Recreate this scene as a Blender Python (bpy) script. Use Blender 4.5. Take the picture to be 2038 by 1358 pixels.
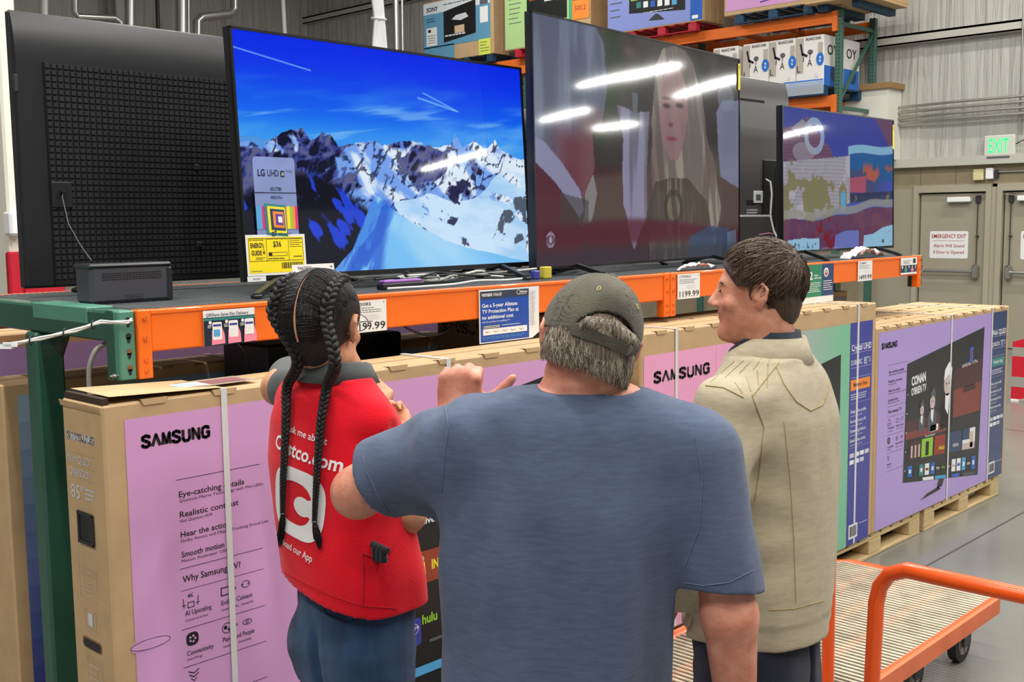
import bpy, bmesh, math, random
import numpy as np
from mathutils import Vector, Matrix
for o in list(bpy.data.objects): bpy.data.objects.remove(o)
random.seed(7); rng = np.random.default_rng(7)
SC = bpy.context.scene; COL = SC.collection
# ---------------------------------------------------------------- camera
CF, CH = 2205.6, 1.8
yaw, pit, rol = math.radians(46.4538), math.radians(6.1383), math.radians(-.6673)
cF = np.array([math.sin(yaw)*math.cos(pit), math.cos(yaw)*math.cos(pit), -math.sin(pit)])
r0 = np.array([math.cos(yaw), -math.sin(yaw), 0.]); u0 = np.cross(r0, cF)
cR = math.cos(rol)*r0+math.sin(rol)*u0; cU = -math.sin(rol)*r0+math.cos(rol)*u0
cam = bpy.data.cameras.new('camera'); camo = bpy.data.objects.new('camera', cam); COL.objects.link(camo)
cam.sensor_width = 36; cam.lens = CF/2038*36; cam.clip_start = .05; cam.clip_end = 300
camo.matrix_world = Matrix(((cR[0], cU[0], -cF[0], 0), (cR[1], cU[1], -cF[1], 0), (cR[2], cU[2], -cF[2], CH), (0, 0, 0, 1)))
SC.camera = camo
# ---------------------------------------------------------------- world, exposure
SC.view_settings.view_transform = 'Standard'; SC.view_settings.look = 'None'
SC.view_settings.gamma = 1; SC.view_settings.use_curve_mapping = False
SC.view_settings.exposure = 0.0
w = bpy.data.worlds.new('world'); SC.world = w; w.use_nodes = True
w.node_tree.nodes['Background'].inputs[0].default_value = (.92, .96, 1.0, 1)
w.node_tree.nodes['Background'].inputs[1].default_value = .42
LAMP_W = 215
# (x, y, length, axis angle) of the ceiling strips; the ones far off are those mirrored in the screens
STRIPS = [(-3, -2, 3.6), (-3, 3, 3.6), (1, -3, 3.6), (1, 1.5, 3.6), (1, 6.5, 3.6), (5, -3, 3.6), (5, 1.5, 3.6), (5, 6.5, 3.6),
          (9, -3, 3.6), (9, 1.5, 3.6), (9, 6.5, 3.6), (13, -2, 3.6), (13, 3, 3.6), (11.5, 12.5, 3.6)]
FAR_STRIPS = [(36.1, -13.5, 5.7, 26), (40.8, -12.3, 4.9, 34), (46.3, -22.0, 4.6, 31), (32.2, -23.4, 4.6, 12), (52.4, -22.5, 4.6, 35)]
def strip_lamp(x, y, L, pw, rz=0):
    la = bpy.data.lights.new('strip_light', 'AREA'); la.shape = 'RECTANGLE'; la.size = .22; la.size_y = L
    la.energy = pw; la.color = (1, .985, .95)
    lo = bpy.data.objects.new('strip_light', la); lo.location = (x, y, 7.38); lo.rotation_euler = (0, 0, math.radians(rz)); COL.objects.link(lo); return lo
LAMPS = [strip_lamp(x, y, L, LAMP_W) for x, y, L in STRIPS]
FLAMPS = [strip_lamp(x, y, L, 900, a) for x, y, L, a in FAR_STRIPS]
# ---------------------------------------------------------------- helpers
def lin(c):
    c = [v/255. for v in c[:3]]
    return tuple(v/12.92 if v <= .04045 else ((v+.055)/1.055)**2.4 for v in c)
MATS = {}
def mat(name, rgb=(128, 128, 128), rough=.6, metal=0, spec=.5, var=0, vscale=8, bump=0, bscale=60, emit=0, alpha=1, stretch=None, coat=0, trans=0, sheen=0, dark=None):
    if name in MATS: return MATS[name]
    m = bpy.data.materials.new(name); MATS[name] = m; m.use_nodes = True
    nt = m.node_tree; b = nt.nodes['Principled BSDF']; N = nt.nodes.new; L = nt.links.new
    c = lin(rgb)+(1,)
    b.inputs['Base Color'].default_value = c; b.inputs['Roughness'].default_value = rough
    b.inputs['Metallic'].default_value = metal; b.inputs['Specular IOR Level'].default_value = spec
    b.inputs['Coat Weight'].default_value = coat; b.inputs['Transmission Weight'].default_value = trans
    b.inputs['Sheen Weight'].default_value = sheen
    if emit: b.inputs['Emission Color'].default_value = c; b.inputs['Emission Strength'].default_value = emit
    if alpha < 1: b.inputs['Alpha'].default_value = alpha
    if var or bump:
        tc = N('ShaderNodeTexCoord'); mp = N('ShaderNodeMapping'); L(tc.outputs['Object'], mp.inputs[0])
        if stretch: mp.inputs['Scale'].default_value = stretch
    if var:
        n = N('ShaderNodeTexNoise'); n.inputs['Scale'].default_value = vscale; n.inputs['Detail'].default_value = 5; L(mp.outputs[0], n.inputs[0])
        r = N('ShaderNodeMapRange'); r.inputs[1].default_value = .3; r.inputs[2].default_value = .7; L(n.outputs[0], r.inputs[0])
        mx = N('ShaderNodeMix'); mx.data_type = 'RGBA'; L(r.outputs[0], mx.inputs[0])
        d = lin(dark) if dark else tuple(v*(1-var) for v in c[:3])
        mx.inputs[6].default_value = d+(1,); mx.inputs[7].default_value = tuple(min(1, v*(1+var*.5)) for v in c[:3])+(1,)
        L(mx.outputs[2], b.inputs['Base Color'])
    if bump:
        n2 = N('ShaderNodeTexNoise'); n2.inputs['Scale'].default_value = bscale; n2.inputs['Detail'].default_value = 4; L(mp.outputs[0], n2.inputs[0])
        bp = N('ShaderNodeBump'); bp.inputs['Strength'].default_value = bump; bp.inputs['Distance'].default_value = .01
        L(n2.outputs[0], bp.inputs['Height']); L(bp.outputs[0], b.inputs['Normal'])
    return m
class MB:
    def __init__(s): s.v = []; s.f = []; s.m = []; s.mats = []; s.smooth = set()
    def mi(s, m):
        if isinstance(m, str): m = MATS[m]
        if m not in s.mats: s.mats.append(m)
        return s.mats.index(m)
    def add(s, vs, fs, m, smooth=False):
        o = len(s.v); k = s.mi(m); s.v.extend([tuple(map(float, v)) for v in vs])
        for f in fs:
            if smooth: s.smooth.add(len(s.f))
            s.f.append(tuple(i+o for i in f)); s.m.append(k)
        return s
    def box(s, a, b, m):
        (x0, y0, z0), (x1, y1, z1) = [(min(p, q), max(p, q)) for p, q in zip(a, b)] and (tuple(min(p, q) for p, q in zip(a, b)), tuple(max(p, q) for p, q in zip(a, b)))
        vs = [(x0, y0, z0), (x1, y0, z0), (x1, y1, z0), (x0, y1, z0), (x0, y0, z1), (x1, y0, z1), (x1, y1, z1), (x0, y1, z1)]
        return s.add(vs, [(0, 3, 2, 1), (4, 5, 6, 7), (0, 1, 5, 4), (1, 2, 6, 5), (2, 3, 7, 6), (3, 0, 4, 7)], m)
    def bbox(s, a, b, m, r=.004):   # box with chamfered edges
        lo = [min(p, q) for p, q in zip(a, b)]; hi = [max(p, q) for p, q in zip(a, b)]
        r = min(r, min(h-l for l, h in zip(lo, hi))*.49)
        vs = []; idx = {}
        for sx in (0, 1):
            for sy in (0, 1):
                for sz in (0, 1):
                    for ax in range(3):
                        p = []
                        for k, sg in enumerate((sx, sy, sz)):
                            e = hi[k] if sg else lo[k]
                            if k != ax: e += -r if sg else r
                            p.append(e)
                        idx[(sx, sy, sz, ax)] = len(vs); vs.append(p)
        fs = []
        for ax in range(3):
            o = [k for k in range(3) if k != ax]
            for sg in (0, 1):
                q = []
                for a1, b1 in ((0, 0), (1, 0), (1, 1), (0, 1)):
                    k = [0, 0, 0]; k[ax] = sg; k[o[0]] = a1; k[o[1]] = b1; q.append(idx[(*k, ax)])
                flip = (sg == 0) ^ (ax == 1)
                fs.append(tuple(q[::-1]) if flip else tuple(q))
            for s1 in (0, 1):
                for s2 in (0, 1):
                    k0 = [0, 0, 0]; k1 = [0, 0, 0]; k1[ax] = 1
                    k0[o[0]] = k1[o[0]] = s1; k0[o[1]] = k1[o[1]] = s2
                    fs.append((idx[(*k0, o[0])], idx[(*k1, o[0])], idx[(*k1, o[1])], idx[(*k0, o[1])]))
        for c in [(i, j, k) for i in (0, 1) for j in (0, 1) for k in (0, 1)]:
            fs.append((idx[(*c, 0)], idx[(*c, 1)], idx[(*c, 2)]))
        return s.add(vs, fs, m)
    def obb(s, c, ax, hs, m):   # centre, 3 unit axes, half sizes
        c = np.array(c, float); ax = [np.array(a, float) for a in ax]
        vs = [c+ax[0]*hs[0]*i+ax[1]*hs[1]*j+ax[2]*hs[2]*k for k in (-1, 1) for j in (-1, 1) for i in (-1, 1)]
        return s.add(vs, [(0, 2, 3, 1), (4, 5, 7, 6), (0, 1, 5, 4), (1, 3, 7, 5), (3, 2, 6, 7), (2, 0, 4, 6)], m)
    def bar(s, a, b, w, h, m, up=(0, 0, 1)):
        a = np.array(a, float); b = np.array(b, float); d = b-a; L = np.linalg.norm(d); d /= L
        sd = np.cross(d, up); sd /= np.linalg.norm(sd); u = np.cross(sd, d)
        return s.obb((a+b)/2, (d, sd, u), (L/2, w/2, h/2), m)
    def tube(s, path, r, m, n=10, cap=True, closed=False):
        P = [np.array(p, float) for p in path]; R = r if hasattr(r, '__len__') else [r]*len(P)
        vs = []; fs = []; pn = None; K = len(P)
        for i, p in enumerate(P):
            t = (P[(i+1) % K]-P[i-1]) if closed else (P[min(i+1, K-1)]-P[max(i-1, 0)])
            t = t/(np.linalg.norm(t)+1e-12)
            if pn is None:
                pn = np.cross(t, (0, 0, 1.) if abs(t[2]) < .9 else (1., 0, 0))
            pn = pn-t*(pn@t); pn /= np.linalg.norm(pn)+1e-12; bn = np.cross(t, pn)
            for k in range(n):
                a = 2*math.pi*k/n; vs.append(p+R[i]*(math.cos(a)*pn+math.sin(a)*bn))
        for i in range(K if closed else K-1):
            for k in range(n):
                j = (i+1) % K; fs.append((i*n+k, i*n+(k+1) % n, j*n+(k+1) % n, j*n+k))
        s.add(vs, fs, m, smooth=True)
        if cap and not closed:
            s.add(vs[:n], [tuple(range(n))[::-1]], m); s.add(vs[-n:], [tuple(range(n))], m)
        return s
    def cyl(s, a, b, r, m, n=16, r2=None): return s.tube([a, b], [r, r2 if r2 is not None else r], m, n)
    def build(s, name, parent=None, label=None, cat=None, group=None, kind=None, origin=None, cen=False, **kw):
        return link(name, s.v, s.f, parent, s.mats, s.m, s.smooth, label, cat, group, kind, origin, **kw)
def link(name, v, f, parent=None, mats=(), mi=None, smooth=(), label=None, cat=None, group=None, kind=None, origin=None, attr=None):
    v = np.array(v, float)
    if parent is not None: org = WORG[parent.name]
    elif origin is not None: org = np.array(origin, float)
    elif kind == 'structure': org = np.zeros(3)
    else: org = np.array([(v[:, 0].min()+v[:, 0].max())/2, (v[:, 1].min()+v[:, 1].max())/2, v[:, 2].min()])
    me = bpy.data.meshes.new(name); me.from_pydata((v-org).tolist(), [], [tuple(int(i) for i in q) for q in f])
    for m in mats: me.materials.append(MATS[m] if isinstance(m, str) else m)
    if mi is not None and len(mats) > 1: me.polygons.foreach_set('material_index', mi)
    if smooth is True: me.polygons.foreach_set('use_smooth', [True]*len(f))
    elif smooth: me.polygons.foreach_set('use_smooth', [i in smooth for i in range(len(f))])
    if attr is not None:
        a = me.color_attributes.new('pic', 'FLOAT_COLOR', 'POINT'); a.data.foreach_set('color', np.asarray(attr, np.float32).ravel())
    me.update()
    o = bpy.data.objects.new(name, me); COL.objects.link(o); WORG[o.name] = org
    if parent is not None: o.parent = parent
    else: o.location = org
    return tag(o, label, cat, group, kind)
WORG = {}
def tag(o, label=None, cat=None, group=None, kind=None):
    if label: o['label'] = label
    if cat: o['category'] = cat
    if group: o['group'] = group
    if kind: o['kind'] = kind
    return o
def thing(name, label, cat, loc=(0, 0, 0), group=None, kind=None):
    o = bpy.data.objects.new(name, None); COL.objects.link(o); o.location = loc; o.empty_display_size = .1
    WORG[o.name] = np.array(loc, float); return tag(o, label, cat, group, kind)
def dup(root, loc, label=None, group=None):
    r = root.copy(); COL.objects.link(r); r.location = loc; WORG[r.name] = np.array(loc, float)
    if label: r['label'] = label
    if group: r['group'] = group
    for ch in list(root.children):
        c = ch.copy(); COL.objects.link(c); c.parent = r
        for g in ch.children:
            d = g.copy(); COL.objects.link(d); d.parent = c
    return r
def V(*a): return np.array(a, float)
_tc = {}
def glyphs(t, bold=0., sp=1.):
    k = (t, bold, sp)
    if k not in _tc:
        cu = bpy.data.curves.new('t', 'FONT'); cu.body = t; cu.size = 1; cu.offset = bold; cu.space_character = sp; cu.resolution_u = 2
        ob = bpy.data.objects.new('t', cu); me = ob.to_mesh()
        vs = np.array([v.co[:] for v in me.vertices]); fs = [tuple(p.vertices) for p in me.polygons]
        ob.to_mesh_clear(); bpy.data.objects.remove(ob); bpy.data.curves.remove(cu)
        if len(vs): vs[:, 0] -= vs[:, 0].min()
        _tc[k] = (vs, fs)
    return _tc[k]
class Face2D:
    """draws flat graphics on a plane: O origin, u right, v up, n outward"""
    def __init__(s, mb, O, u=(1, 0, 0), v=(0, 0, 1)):
        s.mb = mb; s.O = V(*O); s.u = V(*u); s.v = V(*v); s.n = np.cross(s.u, s.v); s.n /= np.linalg.norm(s.n); s.l = 0.
    def P(s, x, y, off=0): return s.O+s.u*x+s.v*y+s.n*(s.l+off)
    def lift(s, d=.0005): s.l += d; return s
    def poly(s, pts, m): s.mb.add([s.P(*p) for p in pts], [tuple(range(len(pts)))], m); return s
    def rect(s, x0, y0, x1, y1, m): return s.poly([(x0, y0), (x1, y0), (x1, y1), (x0, y1)], m)
    def rrect(s, x0, y0, x1, y1, m, r=.01, n=4):
        pts = []
        for cx, cy, a0 in ((x1-r, y0+r, -90), (x1-r, y1-r, 0), (x0+r, y1-r, 90), (x0+r, y0+r, 180)):
            for k in range(n+1): a = math.radians(a0+90*k/n); pts.append((cx+r*math.cos(a), cy+r*math.sin(a)))
        return s.poly(pts, m)
    def circ(s, cx, cy, r, m, n=18, ry=None):
        return s.poly([(cx+r*math.cos(2*math.pi*k/n), cy+(ry or r)*math.sin(2*math.pi*k/n)) for k in range(n)], m)
    def ring(s, cx, cy, r, w, m, n=18, ry=None):
        ry = ry or r
        for k in range(n):
            a, b = 2*math.pi*k/n, 2*math.pi*(k+1)/n
            s.poly([(cx+(r-w)*math.cos(a), cy+(ry-w)*math.sin(a)), (cx+r*math.cos(a), cy+ry*math.sin(a)), (cx+r*math.cos(b), cy+ry*math.sin(b)), (cx+(r-w)*math.cos(b), cy+(ry-w)*math.sin(b))], m)
        return s
    def line(s, x0, y0, x1, y1, w, m):
        d = V(x1-x0, y1-y0); L = np.linalg.norm(d); q = V(-d[1], d[0])/L*w/2
        return s.poly([(x0-q[0], y0-q[1]), (x1-q[0], y1-q[1]), (x1+q[0], y1+q[1]), (x0+q[0], y0+q[1])], m)
    def frame(s, x0, y0, x1, y1, w, m):
        s.rect(x0, y0, x1, y0+w, m); s.rect(x0, y1-w, x1, y1, m); s.rect(x0, y0, x0+w, y1, m); return s.rect(x1-w, y0, x1, y1, m)
    def text(s, t, x, y, h, m, w=None, bold=0., al='l', sp=1., sx=1., rot=0, shear=0):
        """h = cap height; w = total width if given"""
        vs, fs = glyphs(t, bold, sp)
        if not len(vs): return s
        k = h/.70; kx = k*sx; W = vs[:, 0].max()
        if w: kx = w/W
        x0 = {'l': 0, 'c': -W*kx/2, 'r': -W*kx}[al]; c, sn = math.cos(math.radians(rot)), math.sin(math.radians(rot))
        P = []
        for q in vs:
            a = x0+q[0]*kx+shear*q[1]*k; b = q[1]*k; P.append(s.P(x+a*c-b*sn, y+a*sn+b*c))
        s.mb.add(P, fs, m); return s
    def logo(s, x, y, h, w, m):
        W = w/7.6; k = h*.235
        Ls = [[(.86, .72), (.84, .90), (.5, .98), (.16, .88), (.14, .68), (.5, .52), (.84, .36), (.86, .14), (.5, .02), (.14, .12), (.12, .30)],
              [(.05, .0), (.48, .95), (.91, .0)], [(.10, .0), (.16, .95), (.5, .12), (.84, .95), (.90, .0)], None,
              [(.14, 1), (.14, .2), (.3, .02), (.7, .02), (.86, .2), (.86, 1)], [(.14, .0), (.14, .98), (.84, .02), (.84, 1)],
              [(.86, .72), (.82, .92), (.5, .98), (.18, .88), (.12, .5), (.18, .12), (.5, .02), (.86, .14), (.88, .48), (.55, .48)]]
        Ls[3] = Ls[0]
        for i, pl in enumerate(Ls):
            o = x+i*W*1.1
            for a, b in zip(pl[:-1], pl[1:]): s.line(o+a[0]*W, y+k*.4+a[1]*(h-k*.8), o+b[0]*W, y+k*.4+b[1]*(h-k*.8), k, m)
            for a in pl[1:-1]: s.circ(o+a[0]*W, y+k*.4+a[1]*(h-k*.8), k*.5, m, 8)
        return s
    def fine(s, x0, y0, x1, y1, rows, m, fill=.45):  # rows of unreadable small print
        R = random.Random(int(x0*1e4)+rows)
        for k in range(rows):
            yy = y1-(k+.5)*(y1-y0)/rows; hh = (y1-y0)/rows*fill; x = x0; xe = x1-(x1-x0)*R.random()*.3
            while x < xe:
                wv = (x1-x0)*R.uniform(.04, .13); s.rect(x, yy-hh/2, min(x+wv, x1), yy+hh/2, m); x += wv+(x1-x0)*.022
        return s
    def barcode(s, x0, y0, x1, y1, m):
        R = random.Random(3); x = x0
        while x < x1: wv = (x1-x0)*R.choice((.015, .03, .045)); s.rect(x, y0, min(x+wv, x1), y1, m); x += wv+(x1-x0)*R.choice((.02, .03))
        return s
# ---------------------------------------------------------------- plain colours
for n_, c_, r_ in (('ink', (22, 20, 26), .5), ('white', (238, 238, 238), .5), ('paper', (232, 232, 230), .55), ('grey_ink', (90, 90, 95), .6),
                   ('lt_ink', (206, 206, 214), .6), ('tan_ink', (205, 180, 150), .7), ('black_pic', (24, 26, 26), .4), ('navy', (38, 60, 98), .4), ('blue_p', (34, 96, 190), .4),
                   ('indigo', (58, 62, 150), .38), ('teal_p', (52, 132, 128), .4), ('green_p', (84, 165, 125), .4), ('mint', (150, 205, 160), .4), ('orange_p', (240, 140, 50), .45),
                   ('red_ink', (165, 45, 45), .5), ('rust', (150, 60, 40), .5), ('skin_print', (205, 185, 180), .5), ('yellow_p', (245, 225, 40), .5), ('pink_p', (240, 140, 165), .5),
                   ('magenta_p', (200, 50, 120), .5), ('lime', (150, 200, 60), .5), ('sky_p', (80, 165, 215), .5), ('deep_red', (190, 16, 42), .5), ('violet_p', (100, 60, 150), .5)):
    mat(n_, c_, r_)
mat('black_plastic', (26, 26, 28), .42); mat('dark_plastic', (50, 50, 53), .45); mat('bezel', (18, 18, 20), .3); mat('screw', (170, 170, 165), .35, metal=.9)
mat('cable_black', (22, 22, 24), .5); mat('cable_white', (205, 205, 200), .5); mat('cable_grey', (150, 146, 138), .5)
# ================================================================ the building
def floor_mat():
    m = mat('concrete', (122, 121, 114), .22, var=.16, vscale=1.3, spec=.6)
    nt = m.node_tree; b = nt.nodes['Principled BSDF']
    n = nt.nodes.new('ShaderNodeTexNoise'); n.inputs['Scale'].default_value = 90; r = nt.nodes.new('ShaderNodeMapRange')
    r.inputs[3].default_value = .10; r.inputs[4].default_value = .30; nt.links.new(n.outputs[0], r.inputs[0]); nt.links.new(r.outputs[0], b.inputs['Roughness'])
    return m
floor_mat(); mat('joint', (70, 68, 64), .8); mat('wall_metal', (176, 176, 168), .6, var=.12, vscale=2, stretch=(1, 1, .2))
def insul_mat():
    m = mat('insulation', (180, 179, 172), .42, spec=.4)
    nt = m.node_tree; b = nt.nodes['Principled BSDF']; N = nt.nodes.new; L = nt.links.new
    tc = N('ShaderNodeTexCoord'); mp = N('ShaderNodeMapping'); mp.inputs['Scale'].default_value = (2.2, 2.2, .16); L(tc.outputs['Object'], mp.inputs[0])
    n = N('ShaderNodeTexNoise'); n.inputs['Scale'].default_value = 2.4; n.inputs['Detail'].default_value = 6; n.inputs['Distortion'].default_value = .4; L(mp.outputs[0], n.inputs[0])
    bp = N('ShaderNodeBump'); bp.inputs['Strength'].default_value = .75; bp.inputs['Distance'].default_value = .12; L(n.outputs[0], bp.inputs['Height']); L(bp.outputs[0], b.inputs['Normal'])
    w2 = N('ShaderNodeTexWave'); w2.inputs['Scale'].default_value = 14; w2.bands_direction = 'Y'; L(tc.outputs['Object'], w2.inputs[0])
    b2 = N('ShaderNodeBump'); b2.inputs['Strength'].default_value = .15; b2.inputs['Distance'].default_value = .01; L(w2.outputs[0], b2.inputs['Height']); L(bp.outputs[0], b2.inputs['Normal']); L(b2.outputs[0], b.inputs['Normal'])
insul_mat(); mat('girt', (186, 184, 174), .5); mat('cmu', (150, 138, 112), .85, var=.12, vscale=5, bump=.3); mat('mortar', (120, 112, 92), .9)
mat('door_paint', (158, 150, 130), .5, var=.03, vscale=1); mat('door_frame', (166, 158, 138), .5); mat('gap', (60, 56, 48), .8); mat('steel', (190, 188, 182), .25, metal=1)
mat('conduit', (176, 174, 166), .35, metal=.75); mat('plaster', (222, 220, 208), .7); mat('cap_brown', (150, 116, 74), .7); mat('ceil', (205, 205, 200), .8)
XW, YB = 15.5, 21.0
mb = MB(); mb.box((-14, -40, -.2), (72, 24, 0), 'concrete'); mb.build('floor', kind='structure')
mb = MB()
mb.bar((-6, 2.31, .0007), (30, 2.28, .0007), .012, .001, 'joint'); mb.bar((9.6, -20, .0007), (9.6, 20, .0007), .008, .001, 'joint')
mb.build('trim_1', kind='structure')
mb = MB(); mb.box((-14, -40, 7.6), (72, 24, 7.8), 'ceil'); mb.build('ceiling', kind='structure')
# right wall: insulated sheet above a girt, block course, door openings
mb = MB(); Y0, Y1 = 1.0, YB
mb.box((XW, Y0, 2.62), (XW+.3, Y1, 7.6), 'insulation'); mb.build('wall_right', kind='structure')
mb = MB(); mb.box((XW, Y0, 2.2), (XW+.3, Y1, 2.50), 'cmu')
for k in range(40): y = Y0+.2+k*.5; mb.box((XW-.003, y, 2.2), (XW, y+.012, 2.5), 'mortar')
mb.box((XW, 7.6, 0), (XW+.3, Y1, 2.2), 'cmu'); mb.box((XW, Y0, 0), (XW+.3, 3.9, 2.2), 'cmu'); mb.build('wall_lower', kind='structure')
mb = MB(); mb.box((XW-.12, Y0, 2.50), (XW+.02, Y1, 2.62), 'girt'); mb.build('trim_2', kind='structure')
for i, (z, hh, dp) in enumerate(((4.33, .2, .14), (6.4, .2, .14))):
    mb = MB(); mb.box((XW-dp, Y0, z), (XW, Y1, z+.03), 'girt'); mb.box((XW-dp, Y0, z-hh*.55), (XW-dp+.02, Y1, z+.03), 'girt'); mb.box((XW-dp, Y0, z-hh*.55), (XW, Y1, z-hh*.45), 'girt')
    mb.build('trim_%d' % (3+i), kind='structure')
mb = MB(); mb.box((XW-.01, 6.72, 2.62), (XW+.0, 6.78, 7.6), 'girt'); mb.build('trim_5', kind='structure')
# pilaster with a brown cap beside the rack
mb = MB(); mb.box((XW-.42, 7.02, 2.62), (XW, 7.72, 3.60), 'plaster'); mb.box((XW-.47, 6.97, 3.60), (XW, 7.77, 3.68), 'cap_brown'); mb.build('trim_6', kind='structure')
mb = MB(); mb.box((-14, YB, 0), (XW, YB+.3, 7.6), 'insulation'); mb.build('wall_back', kind='structure')
for i, (z, d) in enumerate(((5.1, .2), (6.9, .2))):
    mb = MB(); mb.box((-14, YB-d, z), (XW, YB, z+.26), 'girt'); mb.build('trim_%d' % (7+i), kind='structure')
mb = MB(); mb.box((-14, YB-.25, 3.2), (XW, YB, 3.5), 'girt'); mb.build('trim_9', kind='structure')
# far end of the hall, mirrored in the switched-on screens
mat('far_beige', (150, 140, 118), .8); mat('far_red', (120, 30, 45), .8)
mb = MB(); mb.box((66, -40, 0), (66.3, 12, 7.6), 'far_beige'); mb.box((65.95, -40, 1.4), (66, 12, 2.5), 'far_red'); mb.box((65.95, -40, 4.4), (66, 12, 6.3), 'far_red'); mb.build('wall_far', kind='structure')
# steel columns of the building by the back wall
for i, x in enumerate((6.0, 10.6)):
    mb = MB(); mb.box((x, YB-.6, 0), (x+.3, YB-.56, 7.6), 'girt'); mb.box((x+.14, YB-.56, 0), (x+.16, YB-.3, 7.6), 'girt'); mb.box((x, YB-.3, 0), (x+.3, YB-.26, 7.6), 'girt')
    t = mb.build('steel_column', None, ('flanged grey steel column of the back wall, the one above the mountain picture television' if i else 'flanged grey steel column of the back wall, the one above the gap between the left televisions'), 'column', 'back wall columns')
# emergency exit doors
def door(name, y0, y1, side):
    d = MB(); d.box((XW+.03, y0+.02, .01), (XW+.08, y1-.02, 2.12), 'door_paint'); D = d.build(name, kind='structure')
    WORG[D.name] = V(0, 0, 0)
    f = MB(); f.box((XW-.03, y0-.07, 0), (XW+.1, y0, 2.14), 'door_frame'); f.box((XW-.03, y1, 0), (XW+.1, y1+.07, 2.14), 'door_frame'); f.box((XW-.03, y0-.07, 2.14), (XW+.1, y1+.07, 2.24), 'door_frame'); f.build('door_frame', D)
    ye = y0 if side < 0 else y1; s = 1 if side < 0 else -1
    h = MB(); h.tube([(XW-.06, ye+s*.1, 1.045), (XW-.06, ye+s*1.0, 1.045)], .024, 'steel', 10); h.bbox((XW-.09, ye+s*.07, .95), (XW+.03, ye+s*.15, 1.14), 'steel', .02); h.bbox((XW-.075, ye+s*.95, 1.0), (XW+.03, ye+s*1.03, 1.09), 'steel', .01); h.build('push_bar', D)
    r = MB(); r.tube([(XW-.01, ye+s*.11, 1.14), (XW-.01, ye+s*.11, 2.02)], .008, 'gap', 6); r.bbox((XW-.03, ye+s*.08, 1.98), (XW+.03, ye+s*.14, 2.1), 'dark_plastic', .01); r.bbox((XW-.02, ye+s*.09, 1.52), (XW+.03, ye+s*.13, 1.54), 'dark_plastic', .005); r.build('latch_rod', D)
    c = MB(); c.bbox((XW-.07, ye+s*.2, 2.0), (XW+.03, ye+s*.52, 2.07), 'white', .01); c.bar((XW-.05, ye+s*.2, 2.075), (XW-.05, ye+s*.03, 2.1), .02, .015, 'steel'); c.build('door_closer', D)
    sg = MB(); yc = (y0+y1)/2+(.04 if side < 0 else -.04); F = Face2D(sg, (XW+.028, yc+.27, 1.22), (0, -1, 0), (0, 0, 1))
    F.rrect(0, 0, .54, .38, 'paper', .025); F.lift(.002)
    F.text('EMERGENCY EXIT', .27, .285, .052, 'red_ink', .48, .012, 'c'); F.rect(.05, .245, .49, .249, 'red_ink')
    F.text('Alarm Will Sound', .27, .155, .045, 'red_ink', .43, .008, 'c'); F.text('If Door Is Opened', .27, .065, .045, 'red_ink', .43, .008, 'c')
    sg.build('warning_plate', D, label='white plate reading EMERGENCY EXIT Alarm Will Sound')
    return D
door('door_1', 5.78, 6.72, -1); door('door_2', 4.62, 5.56, 1)
# fill between door leaves and under the block course
mb = MB(); mb.box((XW+.0, 5.63, 0), (XW+.1, 5.71, 2.24), 'door_frame'); mb.box((XW, 6.79, 0), (XW+.3, 7.6, 2.2), 'door_paint'); mb.box((XW, 3.9, 0), (XW+.3, 4.55, 2.2), 'door_paint'); mb.box((XW+.09, 4.55, 0), (XW+.3, 6.79, 2.2), 'gap'); mb.build('wall_infill', kind='structure')
# exit sign
mat('exit_green', (40, 255, 110), .5, emit=1.6); mat('sign_body', (205, 208, 196), .5)
t = thing('exit_sign', 'lit green EXIT sign mounted over the emergency doors', 'exit sign', (XW-.06, 5.58, 2.6))
mb = MB(); mb.bbox((XW-.11, 5.40, 2.60), (XW-.02, 5.80, 2.88), 'sign_body', .012); mb.bbox((XW-.13, 5.45, 2.575), (XW-.02, 5.75, 2.60), 'grey_ink', .005); mb.build('housing', t)
mb = MB(); F = Face2D(mb, (XW-.112, 5.73, 2.65), (0, -1, 0)); F.text('EXIT', 0, 0, .185, 'exit_green', .26, .012); mb.build('lettering', t, label='glowing green letters')
mb = MB(); mb.bbox((XW-.07, 5.81, 2.29), (XW, 5.95, 2.44), 'yellow_p' if 0 else mat('cream_box', (214, 202, 150), .6), .008); mb.build('alarm_box', None, 'cream square alarm box above the emergency doors', 'alarm')
mb = MB(); mb.bbox((XW-.08, 5.68, 2.30), (XW, 5.78, 2.45), 'white', .01); mb.bbox((XW-.06, 5.62, 2.31), (XW, 5.67, 2.42), 'dark_plastic', .01); mb.build('door_sensor', None, 'small white sensor box next to the cream alarm box', 'sensor')
mb = MB(); mb.tube([(XW-.03, 5.62, 2.395), (XW-.03, 1.2, 2.395)], .012, 'conduit', 8); mb.build('electrical_conduit', None, 'thin metal conduit running right from the sensor box above the doors', 'conduit')
mb = MB(); mb.tube([(XW-.16, 5.30, 7.5), (XW-.16, 5.33, 4.4), (XW-.06, 5.36, 2.9)], .014, 'conduit', 8); mb.tube([(XW-.05, 5.41, 2.75), (XW-.07, 5.3, 2.8), (XW-.05, 5.22, 2.68)], .008, 'cable_black', 6); mb.build('electrical_conduit', None, 'thin vertical conduit dropping to the exit sign', 'conduit')
for k in range(4):
    z = 3.35-k*.075; yb = 7.15-.02*k
    mb = MB(); mb.tube([(XW-.07, yb, z-.3), (XW-.07, yb, z-.05), (XW-.09, yb-.05, z), (XW-.13, 6.2, z+.015), (XW-.13, 4.4, z+.02), (XW-.13, 1.2, z+.02)], .019, 'conduit', 8)
    mb.build('electrical_conduit', None, '%s of the four parallel pipes running along the right wall' % ('topmost', 'second from the top', 'third from the top', 'lowest')[k], 'conduit', 'parallel wall conduits')
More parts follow.
